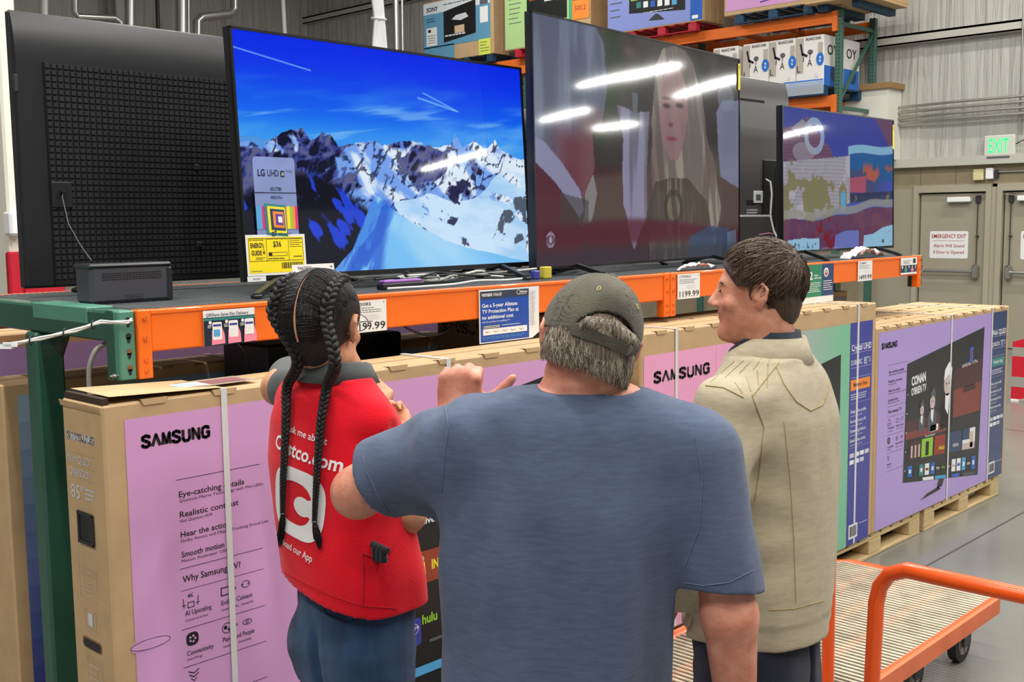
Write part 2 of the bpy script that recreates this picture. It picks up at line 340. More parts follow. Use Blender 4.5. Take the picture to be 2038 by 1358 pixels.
# red and grey striped barrier at the right edge
mat('barrier_red', (196, 14, 40), .5); mat('barrier_grey', (150, 146, 136), .6)
t = thing('striped_barrier', 'red and grey striped barrier standing on the floor at the right edge', 'barrier', (11.2, 3.6, 0))
mb = MB()
prof = [(3.86, 0), (3.86, .52), (3.55, .72), (2.2, .95), (2.2, 0)]
zs = [(0, .02, 'white'), (.02, .14, 'barrier_red'), (.14, .24, 'barrier_grey'), (.24, .44, 'barrier_red'), (.44, .53, 'barrier_grey')]
for z0, z1, m_ in zs: mb.box((11.15, 2.2, z0), (11.25, 3.86, z1), m_)
mb.add([(11.15, 3.86, .53), (11.15, 3.86, .58), (11.15, 3.2, .80), (11.15, 2.2, .95), (11.15, 2.2, .53), (11.25, 3.86, .53), (11.25, 3.86, .58), (11.25, 3.2, .80), (11.25, 2.2, .95), (11.25, 2.2, .53)],
       [(0, 1, 2, 3, 4), (9, 8, 7, 6, 5), (0, 5, 6, 1), (1, 6, 7, 2), (2, 7, 8, 3), (3, 8, 9, 4), (4, 9, 5, 0)], 'barrier_red')
mb.build('panel', t)
mb = MB()
for y in (2.4, 3.7): mb.box((11.05, y, 0), (11.45, y+.05, .03), 'barrier_grey')
mb.build('foot', t)
# ceiling strip fixtures carrying the lamps
mat('lamp_body', (225, 225, 225), .5); mat('tube_glow', (255, 252, 240), .5, emit=6)
def fixture(x, y, L, lab, rz=0):
    t = thing('strip_lamp', lab, 'ceiling lamp', (x, y, 7.4), 'ceiling strip lamps'); t.rotation_euler = (0, 0, math.radians(rz))
    mb = MB(); mb.bbox((x-.09, y-L/2, 7.44), (x+.09, y+L/2, 7.55), 'lamp_body', .01); mb.box((x-.01, y-L/3, 7.55), (x+.01, y-L/3+.02, 7.59), 'lamp_body'); mb.box((x-.01, y+L/3, 7.55), (x+.01, y+L/3+.02, 7.59), 'lamp_body'); mb.build('housing', t)
    mb = MB(); mb.cyl((x, y-L/2+.05, 7.42), (x, y+L/2-.05, 7.42), .02, 'tube_glow', 8); mb.build('tube', t)
for x, y, L in STRIPS: fixture(x, y, L, 'white strip lamp hanging under the ceiling over the sales floor')
for x, y, L, a in FAR_STRIPS: fixture(x, y, L, 'white strip lamp far off in the hall, mirrored in the switched-on screens', a)
# ducts on the back wall
mat('duct', (190, 190, 186), .3, metal=.85)
def on_y(px, py, y):
    r = cF*CF+cR*(px-1019)-cU*(py-679); return V(0, 0, CH)+r*(y/r[1])
def on_x(px, py, x):
    r = cF*CF+cR*(px-1019)-cU*(py-679); return V(0, 0, CH)+r*(x/r[0])
def on_z(px, py, z):
    r = cF*CF+cR*(px-1019)-cU*(py-679); return V(0, 0, CH)+r*((z-CH)/r[2])
def at(px, py, d): return V(0, 0, CH)+(cF*CF+cR*(px-1019)-cU*(py-679))*(d/CF)
yd = 18.0
def duct(pts, r, lab, m='duct'):
    P = [on_y(x, y, yd) for x, y in pts]; mb = MB(); mb.tube(P, r, m, 12); mb.build('pipe', None, lab, 'pipe', 'pipes in front of the back wall')
duct([(149, -60), (149, 25), (155, 33), (228, 36), (240, 44), (243, 120)], .055, 'bent silver pipe in front of the back wall, leftmost above the turned-away television')
duct([(258, -60), (260, 130)], .09, 'straight silver pipe just right of the left bent pipe')
duct([(361, -60), (363, 120)], .11, 'thick straight silver pipe above the first turned-away television')
duct([(374, -60), (376, 120)], .03, 'thin pipe running beside the thick straight pipe')
duct([(467, -60), (467, 18), (458, 28), (402, 34), (393, 42), (393, 130)], .08, 'bent silver pipe at the top left corner of the mountain picture television')
duct([(311, -60), (317, 130)], .035, 'black pipe between two silver pipes at the back wall', 'cable_black')
yd = 13.0; duct([(786, -60), (790, 160)], .045, 'silver conduit right of the white cable bundle'); duct([(799, -60), (802, 160)], .02, 'thin conduit right of the silver conduit beside the cable bundle'); yd = 18.0
duct([(560, -60), (569, 110)], .04, 'slim white pipe above the mountain picture television', 'white')
duct([(88, -60), (89, 60)], .05, 'slim pale pipe above the left end of the turned-away television', 'white')
t = thing('cable_bundle', 'bundle of white cables hanging above the mountain picture television', 'cables', on_y(755, 95, 12.))
mb = MB()
for k in range(6):
    a = k*1.05
    mb.tube([on_y(738+k*4, -60, 12.), on_y(743+k*3.2, 0, 12.), on_y(747+k*2.6, 38, 12.)+V(.01*math.cos(a), .02*math.sin(a), 0), on_y(744+k*4.5, 90, 12.), on_y(742+k*6.5, 200, 12.)], .03, 'white', 6)
mb.build('cable', t); mb = MB(); c = on_y(754, 38, 12.); mb.tube([c+V(.12*math.cos(a), .06*math.sin(a), 0) for a in np.linspace(0, 6.28, 13)[:-1]], .014, 'paper', 6, closed=True); mb.build('cable_tie', t)
# column with red guard at the left edge, behind the televisions
t = thing('pillar', 'cream pillar with red lower guard at the left edge of the picture', 'pillar', (4.2, 9.6, 0))
A = on_y(16, 300, 9.4); B = on_y(52, 300, 9.4)
a0, b0 = on_y(20, 500, 9.4)[0], on_y(58, 500, 9.4)[0]
mb = MB(); mb.bbox((a0, 9.4, 0), (b0, 9.7, 7.59), mat('pillar_paint', (232, 228, 212), .6), .02); mb.build('shaft', t)
mb = MB(); mb.bbox((a0-.03, 9.36, 0), (b0+.28, 9.44, 1.60), 'deep_red', .015); mb.bbox((a0+.08, 9.33, 0), (a0+.12, 9.37, 1.60), 'barrier_red', .01); mb.build('guard', t)
p = on_y(20, 445, 9.3); mb = MB(); mb.bbox((p[0]-.02, 9.25, p[2]-.1), (p[0]+.14, 9.395, p[2]+.1), 'white', .02); mb.build('junction_box', t)
# things glimpsed left of the pillar
mat('screen_glow', (170, 215, 240), .4, emit=.9)
q0, q1 = on_y(-60, 350, 13.)[0], on_y(30, 350, 13.)[0]
mb = MB(); mb.box((q0, 13, on_y(0, 480, 13)[2]), (q1, 13.1, on_y(0, 352, 13)[2]), 'screen_glow'); mb.build('lit_display', None, 'pale blue lit display at the far left edge', 'screen')
mb = MB(); mb.box((q0, 12.9, 0), (q1+.2, 13.6, on_y(0, 555, 13)[2]), mat('kraft_far', (190, 160, 115), .8)); mb.build('display_stand', None, 'plain brown stand under the lit display at the far left edge', 'stand')
zb = on_y(0, 555, 13)[2]
mb = MB(); mb.bbox((q0, 12.95, zb), (q1+.1, 13.4, zb+.18), 'indigo', .01); mb.build('blue_carton', None, 'blue carton on the brown stand at the far left edge', 'box')
mb = MB(); mb.bbox((q0, 12.95, zb+.18), (q1+.05, 13.4, zb+.33), 'kraft_far', .01); mb.build('brown_carton', None, 'low brown carton on the blue carton at the far left edge', 'box')
mb = MB(); mb.bbox((q0, 12.98, zb+.33), (q1+.05, 13.3, on_y(0, 482, 13)[2]), mat('field_print', (110, 120, 60), .6, var=.5, vscale=6), .01); mb.build('landscape_poster', None, 'picture of a green landscape below the lit display at the far left edge', 'poster')
# ================================================================ television cartons
mat('kraft', (194, 162, 120), .78, var=.08, vscale=14, bump=.05, bscale=200); mat('kraft_dark', (120, 84, 50), .8); mat('flap_in', (60, 42, 26), .9); mat('strap_w', (225, 222, 220), .35, alpha=.92)
mat('lilac', (214, 158, 206), .38, coat=.15); mat('lilac_blue', (176, 150, 212), .36, coat=.15); mat('rose', (238, 164, 200), .38, coat=.15); mat('steel_blue', (140, 168, 196), .34, coat=.15); mat('navy_col', (36, 62, 106), .36, coat=.15)
mat('wood', (206, 180, 132), .75, var=.16, vscale=9, stretch=(.4, 4, 4), bump=.15)
mat('flap_line', (140, 104, 64), .9)
KITEMS = [('Eye-catching details', 'Quantum Matrix Technology with Mini LEDs'), ('Realistic contrast', 'Neo Quantum HDR'), ('Hear the action', 'Dolby Atmos and Object Tracking Sound Lite'), ('Smooth motion', 'Motion Xcelerator 120Hz')]
BITEMS = [('Well-lit contrast', 'Dual LED'), ('True-to-life colour', '100% Color Volume'), ('Impressive upscaling', 'Quantum processor'), ('Smooth motion', 'Motion Xcelerator')]
def icons(F, x, y, s, ink='ink', sm=True):
    """four rows of small pictograms, x y = first row, s = scale"""
    def four_k(cx, cy):
        F.text('4K', cx, cy+.010*s, .011*s, ink, al='c', bold=.01); F.frame(cx-.010*s, cy-.018*s, cx+.010*s, cy-.002*s, .0022*s, ink)
        for sx in (-1, 1): F.line(cx+sx*.02*s, cy-.016*s, cx+sx*.022*s, cy+.010*s, .002*s, ink); F.line(cx+sx*.026*s, cy-.008*s, cx+sx*.014*s, cy-.008*s, .002*s, ink)
    four_k(x+.018*s, y); F.text('AI Upscaling', x, y-.037*s, .013*s, ink, .078*s, .008); F.text('Content at its best', x, y-.053*s, .007*s, ink, .066*s)
    x2 = x+.108*s
    F.frame(x2, y-.012*s, x2+.03*s, y+.012*s, .003*s, ink); F.text('+', x2+.04*s, y-.006*s, .014*s, ink)
    F.ring(x2+.078*s, y+.004*s, .014*s, .002*s, ink, ry=.010*s); F.circ(x2+.068*s, y+.004*s, .0025*s, ink, 6); F.circ(x2+.086*s, y+.004*s, .0025*s, ink, 6)
    F.text('Endless Content', x2, y-.037*s, .013*s, ink, .098*s, .008); F.text('Samsung TV Plus . Gaming Hub', x2, y-.053*s, .007*s, ink, .1*s)
    F.rect(x-.012*s, y-.073*s, x+.245*s, y-.0715*s, ink)
    y -= .103*s
    F.rrect(x, y-.018*s, x+.036*s, y+.018*s, ink, .013*s)
    for a in range(0, 360, 72): F.l += .0004; F.circ(x+.018*s+.008*s*math.cos(math.radians(a)), y+.008*s*math.sin(math.radians(a)), .0035*s, 'lilac' if ink == 'ink' else 'navy', 6); F.l -= .0004
    F.text('Connectivity', x, y-.043*s, .013*s, ink, .08*s, .008); F.text('SmartThings', x, y-.057*s, .007*s, ink, .045*s)
    F.ring(x2+.014*s, y, .015*s, .002*s, ink); F.circ(x2+.010*s, y+.002*s, .006*s, ink, 7); F.circ(x2+.020*s, y-.005*s, .004*s, ink, 6)
    F.text('+', x2+.04*s, y-.006*s, .014*s, ink); F.ring(x2+.078*s, y, .015*s, .002*s, ink, ry=.008*s); F.ring(x2+.078*s, y, .005*s, .002*s, ink, 10)
    F.text('Planet and People', x2, y-.037*s, .013*s, ink, .1*s, .008); F.text('Sustainability . Accessibility', x2, y-.053*s, .007*s, ink, .09*s)
    F.rect(x-.012*s, y-.073*s, x+.245*s, y-.0715*s, ink)
    y -= .102*s
    for k, (a, b) in enumerate(((.016, .014), (.014, .004), (.009, -.007))):
        F.poly([(x+.018*s-a*s, y+b*s), (x+.018*s, y+(b-.008)*s), (x+.018*s+a*s, y+b*s), (x+.018*s+a*s, y+(b+.003)*s), (x+.018*s, y+(b-.0045)*s), (x+.018*s-a*s, y+(b+.003)*s)], ink)
    F.text('Security', x, y-.04*s, .013*s, ink, .055*s, .008); F.text('Secured by Knox', x, y-.055*s, .007*s, ink, .06*s)
    F.rect(x-.012*s, y-.075*s, x+.245*s, y-.0735*s, ink)
def copy_block(F, x, top, items, s=1., ink='ink'):
    """text column as printed on the cartons; x = left of the rules, top = logo baseline"""
    F.logo(x, top, .037*s, .195*s, ink)
    x += .09*s; y = top-.096*s
    F.rect(x, y, x+.255*s, y+.0015*s, ink)
    for k, (a, b) in enumerate(items):
        yy = y-.046*s-k*.0535*s
        F.text(a, x+.007*s, yy, .0155*s, ink, .0098*s*len(a), .012); F.text(b, x+.007*s, yy-.0135*s, .008*s, ink, .0064*s*len(b))
    y = y-.237*s; F.rect(x, y, x+.255*s, y+.0015*s, ink)
    F.text('Why Samsung TV?', x+.007*s, y-.037*s, .0175*s, ink, .175*s, .012); y -= .059*s
    F.rect(x, y, x+.255*s, y+.0012*s, ink); icons(F, x+.01*s, y-.032*s, 1.0*s, ink)
def tv_picture(F, c, m='black_pic'):
    """perspective picture of a television; c = TL,TR,BR,BL; returns a mapping of the unit square"""
    F.poly([c[3], c[2], c[1], c[0]], m); F.lift(.0006)
    TL, TR, BR, BL = [V(*p) for p in c]
    def Q(u, v): return tuple(BL*(1-u)*(1-v)+BR*u*(1-v)+TR*u*v+TL*(1-u)*v)
    return Q
def home_screen(F, c):
    Q = tv_picture(F, c)
    def quad(u0, v0, u1, v1, m): F.poly([Q(u0, v0), Q(u1, v0), Q(u1, v1), Q(u0, v1)], m)
    def tx(t, u, v, h, m, w, bold=0.):
        a, b = V(*Q(u, v)), V(*Q(u+w, v)); d = b-a; F.text(t, a[0], a[1], h, m, np.linalg.norm(d), bold, rot=math.degrees(math.atan2(d[1], d[0])))
    mat('hs1', (70, 30, 26), .4); mat('hs2', (128, 52, 38), .4)
    for k in range(5): quad(.01, .36+k*.03, .52, .39+k*.03, ('hs2', 'hs2', 'hs1', 'hs1', 'hs1')[k])
    for k in range(7): quad(.60, .44+k*.05, .985, .49+k*.05, ('hs2', 'hs2', 'hs2', 'hs2', 'hs1', 'hs1', 'hs1')[k])
    F.lift(.0005)
    S = .5*((V(*c[1])-V(*c[2]))[1]+(V(*c[0])-V(*c[3]))[1])
    tx('CONAN', .06, .80, .062*S, 'white', .17, .04); tx("O'BRIEN TV", .06, .72, .05*S, 'white', .18, .03)
    # three black and white standing figures
    for (u, v, s) in ((.20, .40, .9), (.33, .38, 1.25), (.52, .38, 1.9)):
        a = V(*Q(u, v)); k = .1*s*S/1.0
        F.poly([tuple(a+V(-.6, 0)*k), tuple(a+V(.6, 0)*k), tuple(a+V(.62, 1.0)*k), tuple(a+V(.2, 1.35)*k), tuple(a+V(-.2, 1.35)*k), tuple(a+V(-.6, 1.0)*k)], 'ink' if s > 1.3 else 'grey_ink')
        F.lift(.0004); F.circ(a[0], a[1]+1.75*k, .36*k, 'skin_print', 12, ry=.5*k); F.poly([tuple(a+V(-.2, .8)*k), tuple(a+V(.1, .5)*k), tuple(a+V(.2, 1.35)*k), tuple(a+V(-.2, 1.35)*k)], 'white')
        F.lift(.0004); F.poly([tuple(a+V(-.38, 1.9)*k), tuple(a+V(-.3, 2.3)*k), tuple(a+V(.1, 2.6)*k), tuple(a+V(.4, 2.3)*k), tuple(a+V(.34, 1.85)*k), tuple(a+V(.1, 2.1)*k)], 'grey_ink' if s < 1.5 else 'white'); F.circ(a[0]-.12*k, a[1]+1.75*k, .05*k, 'ink', 6); F.circ(a[0]+.14*k, a[1]+1.75*k, .05*k, 'ink', 6)
        F.l -= .0008
    tx('SAMSUNG TV Plus', .70, .78, .026*S, 'white', .22); quad(.80, .80, .85, .90, 'blue_p'); F.lift(.0003); quad(.815, .82, .835, .88, 'rust'); quad(.73, .60, .90, .69, 'hs1'); tx('Watch now', .76, .63, .02*S, 'white', .11)
    F.l -= .0003
    a = Q(.31, .375); b = Q(.41, .43); F.rrect(a[0], a[1], b[0], b[1], 'white', .012*S); F.lift(.0004); tx('Play now', .325, .395, .018*S, 'ink', .07); F.l -= .0004; tx('Live', .44, .40, .02*S, 'white', .04)
    tx('Recommended', .25, .345, .016*S, 'white', .12)
    for u, m_, t in ((.06, 'hs1', ''), (.21, 'lime', ''), (.37, 'rust', 'INVINCIBLE'), (.56, 'navy', 'NBC NEWS NOW'), (.75, 'paper', '')):
        quad(u, .19, u+.14 if u < .5 else u+.18, .335, m_); F.lift(.0004)
        if t: tx(t, u+.06, .225, .024*S, 'yellow_p' if 'INV' in t else 'white', .075, .02)
        if m_ == 'lime': quad(u+.05, .2, u+.09, .31, 'ink')
        if m_ == 'paper': quad(u, .19, u+.18, .235, 'skin_print'); quad(u+.11, .2, u+.15, .31, 'tan_ink'); quad(u, .26, u+.1, .335, 'navy')
        if m_ == 'hs1':
            for k in range(3): quad(u+.02+k*.045, .2, u+.04+k*.045, .30, 'skin_print')
        F.l -= .0004
    for k, (m_, t) in enumerate((('blue_p', ''), ('black_pic', ''), ('teal_p', ''), ('white', ''), ('blue_p', ''), ('black_pic', 'Disney+'), ('black_pic', 'hulu'), ('black_pic', 'tv'), ('white', 'You'), ('white', ''), ('sky_p', ''), ('black_pic', 'ESPN'), ('blue_p', ''))):
        u = .05+k*.0705; quad(u, .045, u+.055, .135, m_); F.lift(.0004)
        if t: tx(t, u+.005, .08, .018*S, 'lime' if t == 'hulu' else ('red_ink' if t == 'You' else 'white'), .045, .02)
        elif m_ in ('white',): quad(u+.008, .08, u+.047, .1, 'rust' if k == 3 else 'blue_p')
        elif m_ != 'black_pic': quad(u+.015, .075, u+.04, .105, 'white')
        F.l -= .0004
    for u0, u1, m_ in ((.24, .38, 'white'), (.40, .54, 'sky_p'), (.62, .73, 'blue_p'), (.78, .95, 'grey_ink')): quad(u0, -.0+.003, u1, .028, m_)
    for k in range(5): a = Q(.018, .1+k*.16); F.circ(a[0], a[1], .006*S, 'white', 8)
    F.l -= .0011
def side_column(F, x0, x1, top, bot, style):
    m_ = {'indigo': 'indigo', 'navy': 'navy_col', 'blue': 'blue_p'}[style]; F.rect(x0, bot, x1, top, m_); F.lift(.0006); W = x1-x0
    for z in (.115, .155, .23, .28): F.rect(x0+.04*W, top-z, x1-.04*W, top-z+.0015, 'lt_ink')
    F.text('Crystal UHD' if style != 'navy' else 'Neo QLED', x0+W/2, top-.143, .032, 'white', W*.9, .012, 'c'); 
    F.text('DU8000C' if style != 'navy' else 'QN85DD', x0+W*.04, top-.215, .026, 'white', W*.5); F.text('85"' if style != 'navy' else '75"', x0+W*.62, top-.22, .036, 'white', W*.2); F.fine(x0+W*.85, top-.215, x0+W*.95, top-.185, 3, 'lt_ink')
    F.rect(x0+.04*W, top-.345, x1-.08*W, top-.29, 'orange_p' if style != 'navy' else 'teal_p'); F.lift(.0004); F.text('Member Value', x0+W*.48, top-.327, .022, 'ink' if style != 'navy' else 'white', W*.62, .01, 'c'); F.l -= .0004
    F.fine(x0+.06*W, top-.395, x1-.15*W, top-.36, 3, 'lt_ink'); F.rect(x0+.04*W, top-.41, x1-.04*W, top-.409, 'lt_ink')
    for k, t in enumerate(('Deep color profile', 'See content in up to 4K', 'Streaming built-in', 'Elevated onscreen contrast')):
        F.text(t, x0+.06*W, top-.46-k*.05, .017, 'white', W*.7, .01); F.fine(x0+.06*W, top-.48-k*.05, x1-.4*W, top-.472-k*.05, 1, 'lt_ink')
    F.rect(x0+.04*W, top-.64, x1-.04*W, top-.639, 'lt_ink')
    for r_ in range(2):
        for k in range(4-r_): F.rrect(x0+(.06+.23*k)*W, top-.69-r_*.035, x0+(.25+.23*k)*W, top-.668-r_*.035, 'white' if (k+r_) % 3 else 'lt_ink', .004)
    F.rect(x0+.08*W, bot+.03, x0+.48*W, bot+.105, 'white'); F.lift(.0004); F.barcode(x0+.12*W, bot+.04, x0+.44*W, bot+.095, 'ink'); F.l -= .0004
    F.fine(x0+.56*W, bot+.09, x0+.95*W, bot+.1, 1, 'lt_ink'); F.l -= .0006
def end_print(F, s=1.):
    """print on the narrow end: F origin at lower front edge, u towards the front"""
    F.logo(.022, 1.258, .024, .148, 'lt_ink')
    for z in (1.228, 1.195, 1.162): F.rect(.022, z, .168, z+.0014, 'tan_ink')
    F.text('Neo QLED', .022, 1.202, .019, 'lt_ink', .12); F.text('QN85DD', .024, 1.168, .019, 'lt_ink', .11); F.text('85"', .030, 1.108, .036, 'lt_ink', .07); F.fine(.11, 1.11, .16, 1.145, 3, 'lt_ink')
def tab_row(mb, x0, x1, y, z, n, m='kraft'):
    for k in range(n):
        xa = x0+(x1-x0)*(k+.25)/n; xb = x0+(x1-x0)*(k+.62)/n
        mb.add([(xa, y+.03, z+.0008), (xb, y+.03, z+.0008), (xb, y-.0025, z+.0035), (xa, y-.0025, z+.0035), (xa+.008, y-.0028, z-.012), (xb-.008, y-.0028, z-.012)], [(0, 3, 2, 1), (3, 4, 5, 2)], m)
        mb.box((xa, y-.0015, z-.0035), (xb, y-.0005, z+.0005), 'flap_line')
def carton(name, x0, y0, z0, x1, y1, z1, lab, printer=None, straps=(), tabs=8, endp=None, group=None, slots=True, m='kraft', open_end=False):
    t = thing(name, lab, 'box', ((x0+x1)/2, (y0+y1)/2, z0), group)
    mb = MB(); mb.bbox((x0, y0, z0), (x1, y1, z1), m, .006); tab_row(mb, x0+.05, x1-.03, y0, z1, tabs) if tabs else None
    mb.box((x0+.01, (y0+y1)/2-.001, z1), (x1-.01, (y0+y1)/2+.001, z1+.0012), 'flap_line')
    mb.build('carton_body', t)
    if printer:
        mb = MB(); F = Face2D(mb, (0, y0-.0012, 0)); printer(F); mb.build('printed_panel', t)
    if endp:
        mb = MB(); F = Face2D(mb, (x0-.0012, y1, 0), (0, -1, 0)); endp(F); mb.build('end_print', t, label='pale print on bare cardboard')
    for sx in straps:
        mb = MB(); w_ = .009
        mb.box((sx-w_, y0-.0042, z0), (sx+w_, y0-.0032, z1+.001), 'strap_w'); mb.box((sx-w_, y0-.0042, z1+.001), (sx+w_, y1+.002, z1+.0045), 'strap_w'); mb.build('strap', t, label='white plastic packing strap')
    return t
ZP = .132
# nearest 85 inch carton
mat('hs1', (70, 30, 26), .4)
def pr1(F):
    F.rect(1.303, .155, 3.31, 1.322, 'lilac'); F.lift(.0006); copy_block(F, 1.345, 1.241, KITEMS)
    F.rrect(1.29, .722, 1.40, .748, 'lilac', .012); F.ring(1.345, .735, .056, .002, 'lilac_blue', 20, .014)
    tv_picture(F, [(1.80, 1.10), (3.24, 1.318), (3.24, .21), (1.80, .345)]); F.rrect(2.06, .81, 2.225, .88, 'white', .03)
    F.rect(2.42, .80, 3.1, 1.2, 'hs1'); F.rect(2.62, .80, 2.9, 1.18, 'grey_ink'); F.lift(.0004); F.circ(2.76, 1.06, .07, 'skin_print', 16, ry=.09); F.rect(2.3, .46, 3.1, .47, 'grey_ink'); F.l -= .0004
    for k, m_ in enumerate(('lime', 'rust', 'navy', 'paper')): F.rect(2.42+k*.19, .60, 2.58+k*.19, .74, m_)
    F.lift(.0012); F.text('Live', 2.277, .852, .022, 'white', .055, .02); F.poly([(2.226, .765), (2.36, .765), (2.36, .66), (2.226, .66)], 'rust')
    F.lift(.0004); F.circ(2.272, .74, .012, 'tan_ink', 8); F.poly([(2.25, .70), (2.27, .73), (2.285, .73), (2.29, .69), (2.275, .665), (2.262, .69)], 'yellow_p'); F.text('IN', 2.315, .70, .03, 'yellow_p', .03, .03)
    F.l -= .0004; F.rrect(2.16, .465, 2.265, .555, 'indigo', .012); F.lift(.0004); F.text('Disney+', 2.18, .515, .02, 'white', .075, .01); F.ring(2.22, .52, .035, .0015, 'white', 16, .022); F.l -= .0004
    F.text('hulu', 2.27, .528, .03, 'lime', .065, .03); F.rect(2.15, .355, 2.21, .378, 'skin_print'); F.rect(2.235, .362, 2.36, .392, 'sky_p'); F.poly([(2.1, .30), (2.28, .315), (2.31, .24), (2.1, .2)], 'violet_p')
def end1(F):
    end_print(F)
    F.frame(.05, .848, .145, .93, .0015, 'tan_ink'); F.rect(.05, .912, .145, .913, 'tan_ink'); F.fine(.06, .916, .135, .926, 1, 'tan_ink'); F.fine(.065, .855, .13, .90, 4, 'tan_ink')
    F.frame(.068, .774, .13, .82, .0015, 'tan_ink'); F.rect(.088, .778, .112, .812, 'lt_ink'); F.fine(.06, .76, .14, .768, 1, 'tan_ink')
    F.frame(.07, .60, .15, .69, .0015, 'tan_ink'); F.fine(.08, .61, .14, .68, 4, 'tan_ink')
X1 = 1.247
bx1 = carton('television_carton', X1, 2.57, ZP, 3.355, 2.79, 1.364, 'nearest large television carton with lilac front, beside the woman in the red vest', pr1, (1.585, 2.405), 10, end1)
mb = MB(); mb.bbox((X1-.003, 2.645, 1.002), (X1-.001, 2.72, 1.072), 'ink', .001)
mb.bbox((X1-.006, 2.64, .996), (X1-.002, 2.65, 1.078), 'black_plastic', .002); mb.bbox((X1-.006, 2.718, .996), (X1-.002, 2.728, 1.078), 'black_plastic', .002); mb.bbox((X1-.006, 2.64, 1.070), (X1-.002, 2.728, 1.08), 'black_plastic', .002); mb.bbox((X1-.006, 2.64, .994), (X1-.002, 2.728, 1.004), 'black_plastic', .002)
mb.build('handle_insert', bx1, label='black plastic hand grip')
mb = MB(); F = Face2D(mb, (X1-.0014, 2.79, 0), (0, -1, 0)); F.rrect(.05, .714, .155, .744, 'flap_line', .012); F.lift(.0006); F.rrect(.056, .717, .15, .74, 'ink', .010); mb.build('hand_slot', bx1)
mb = MB()  # lifted lid flap at the near corner
mb.add([(X1-.004, 2.575, 1.366), (X1-.004, 2.785, 1.366), (X1+.34, 2.785, 1.371), (X1+.34, 2.57, 1.371), (X1+.02, 2.57, 1.384), (X1+.02, 2.78, 1.386)], [(4, 3, 2, 5)], 'kraft')
mb.box((X1+.004, 2.575, 1.363), (X1+.02, 2.78, 1.380), 'flap_in'); mb.add([(X1-.004, 2.572, 1.345), (X1-.004, 2.79, 1.345), (X1-.008, 2.79, 1.362), (X1-.008, 2.572, 1.355)], [(0, 1, 2, 3), (3, 2, 1, 0)], 'kraft')
mb.build('lid_flap', bx1)
mb = MB(); F = Face2D(mb, (0, 0, 1.3735), (1, 0, 0), (0, 1, 0)); F.rect(1.36, 2.61, 1.72, 2.73, mat('pouch', (200, 180, 160), .2)); F.lift(.001); F.rect(1.40, 2.63, 1.58, 2.70, 'paper'); F.rect(1.59, 2.63, 1.70, 2.70, mat('mauve', (150, 100, 105), .4)); F.lift(.0004); F.fine(1.42, 2.64, 1.56, 2.69, 4, 'sky_p')
F = Face2D(mb, (0, 0, 1.3725), (1, 0, 0), (0, 1, 0)); mb.build('shipping_label', bx1, label='clear pouch with shipping papers')
# second 85 inch carton
def pr2(F):
    F.rect(3.444, .13, 5.16, 1.275, 'rose'); F.lift(.0006)
    n = 26
    for k in range(n):   # print fading from rose to mint
        u = k/(n-1); c = [a*(1-u)+b*u for a, b in zip((238, 164, 200), (118, 190, 150))]; xa = 3.95+k*(5.155-3.95)/n
        F.rect(xa, .13, xa+(5.155-3.95)/n+.0005, 1.275, mat('fade%d' % k, c, .38, coat=.15))
    F.lift(.0006); F.logo(3.506, 1.158, .051, .395, 'ink')
    F.l += .0003; Q = tv_picture(F, [(4.0, .98), (5.06, 1.13), (5.06, .28), (4.0, .37)]); F.l -= .0003
    F.lift(.0003); side_column(F, 5.158, 5.40, 1.277, .132, 'indigo')
carton('television_carton', 3.425, 2.57, ZP, 5.443, 2.785, 1.364, 'television carton with rose front and indigo side column, behind the man in the beige jacket', pr2, (3.66, 5.24), 10)
carton('television_carton', 3.42, 2.79, ZP, 5.44, 3.0, 1.362, 'plain topped television carton standing right behind the rose fronted one', None, (3.70, 5.20), 10)
# 75 inch cartons on the right
def pr3(F):
    F.rect(5.477, .14, 7.05, 1.202, 'lilac_blue'); F.lift(.0006); copy_block(F, 5.512, 1.110, KITEMS, .95)
    home_screen(F, [(5.829, 1.003), (6.927, 1.123), (6.894, .201), (5.812, .344)])
    F.lift(.0006); F.poly([(6.05, .20), (6.33, .215), (6.30, .235), (6.14, .225)], 'dark_plastic'); F.poly([(6.27, .225), (6.35, .23), (6.40, .31), (6.31, .30)], 'dark_plastic')
    side_column(F, 7.052, 7.30, 1.202, .14, 'navy')
carton('television_carton', 5.452, 2.57, ZP, 7.34, 2.765, 1.228, 'front television carton of the right-hand stack, lavender with a show picture', pr3, (6.42, 7.05), 12)
carton('television_carton', 5.452, 2.77, ZP, 7.34, 2.965, 1.228, 'second television carton of the right-hand stack, between two others', None, (6.42, 7.05), 12)
carton('television_carton', 5.46, 2.97, ZP, 7.34, 3.17, 1.228, 'rearmost television carton of the right-hand stack', None, (6.42, 7.05), 12)
# pallets
def pallet(x0, x1, y0, y1, lab, m='wood', z0=0., axis='x'):
    t = thing('pallet', lab, 'pallet', ((x0+x1)/2, (y0+y1)/2, z0), 'pallets')
    n = 9; L = x1-x0
    for k in range(n):
        a = x0+k*(L-.1)/(n-1); mb = MB(); j = random.uniform(-.012, .012); mb.bbox((a, y0-.0+j*0, z0+.112), (a+.1, y1, z0+.131), m, .003); mb.build('deck_board', t)
    for k in range(3):
        a = y0+k*(y1-y0-.1)/2; mb = MB(); mb.bbox((x0, a, z0), (x1, a+.1, z0+.018), m, .003); mb.build('bottom_board', t)
        for j in range(3):
            c = x0+j*(L-.14)/2; mb = MB(); mb.bbox((c, a, z0+.018), (c+.14, a+.1, z0+.095), m, .004); mb.build('block', t)
        mb = MB(); mb.bbox((x0, a, z0+.095), (x1, a+.1, z0+.112), m, .003); mb.build('stringer_board', t)
    return t
pallet(1.25, 2.45, 2.60, 3.24, 'wooden pallet under the nearest television carton'); pallet(2.5, 3.7, 2.60, 3.24, 'wooden pallet between the first and the second television carton')
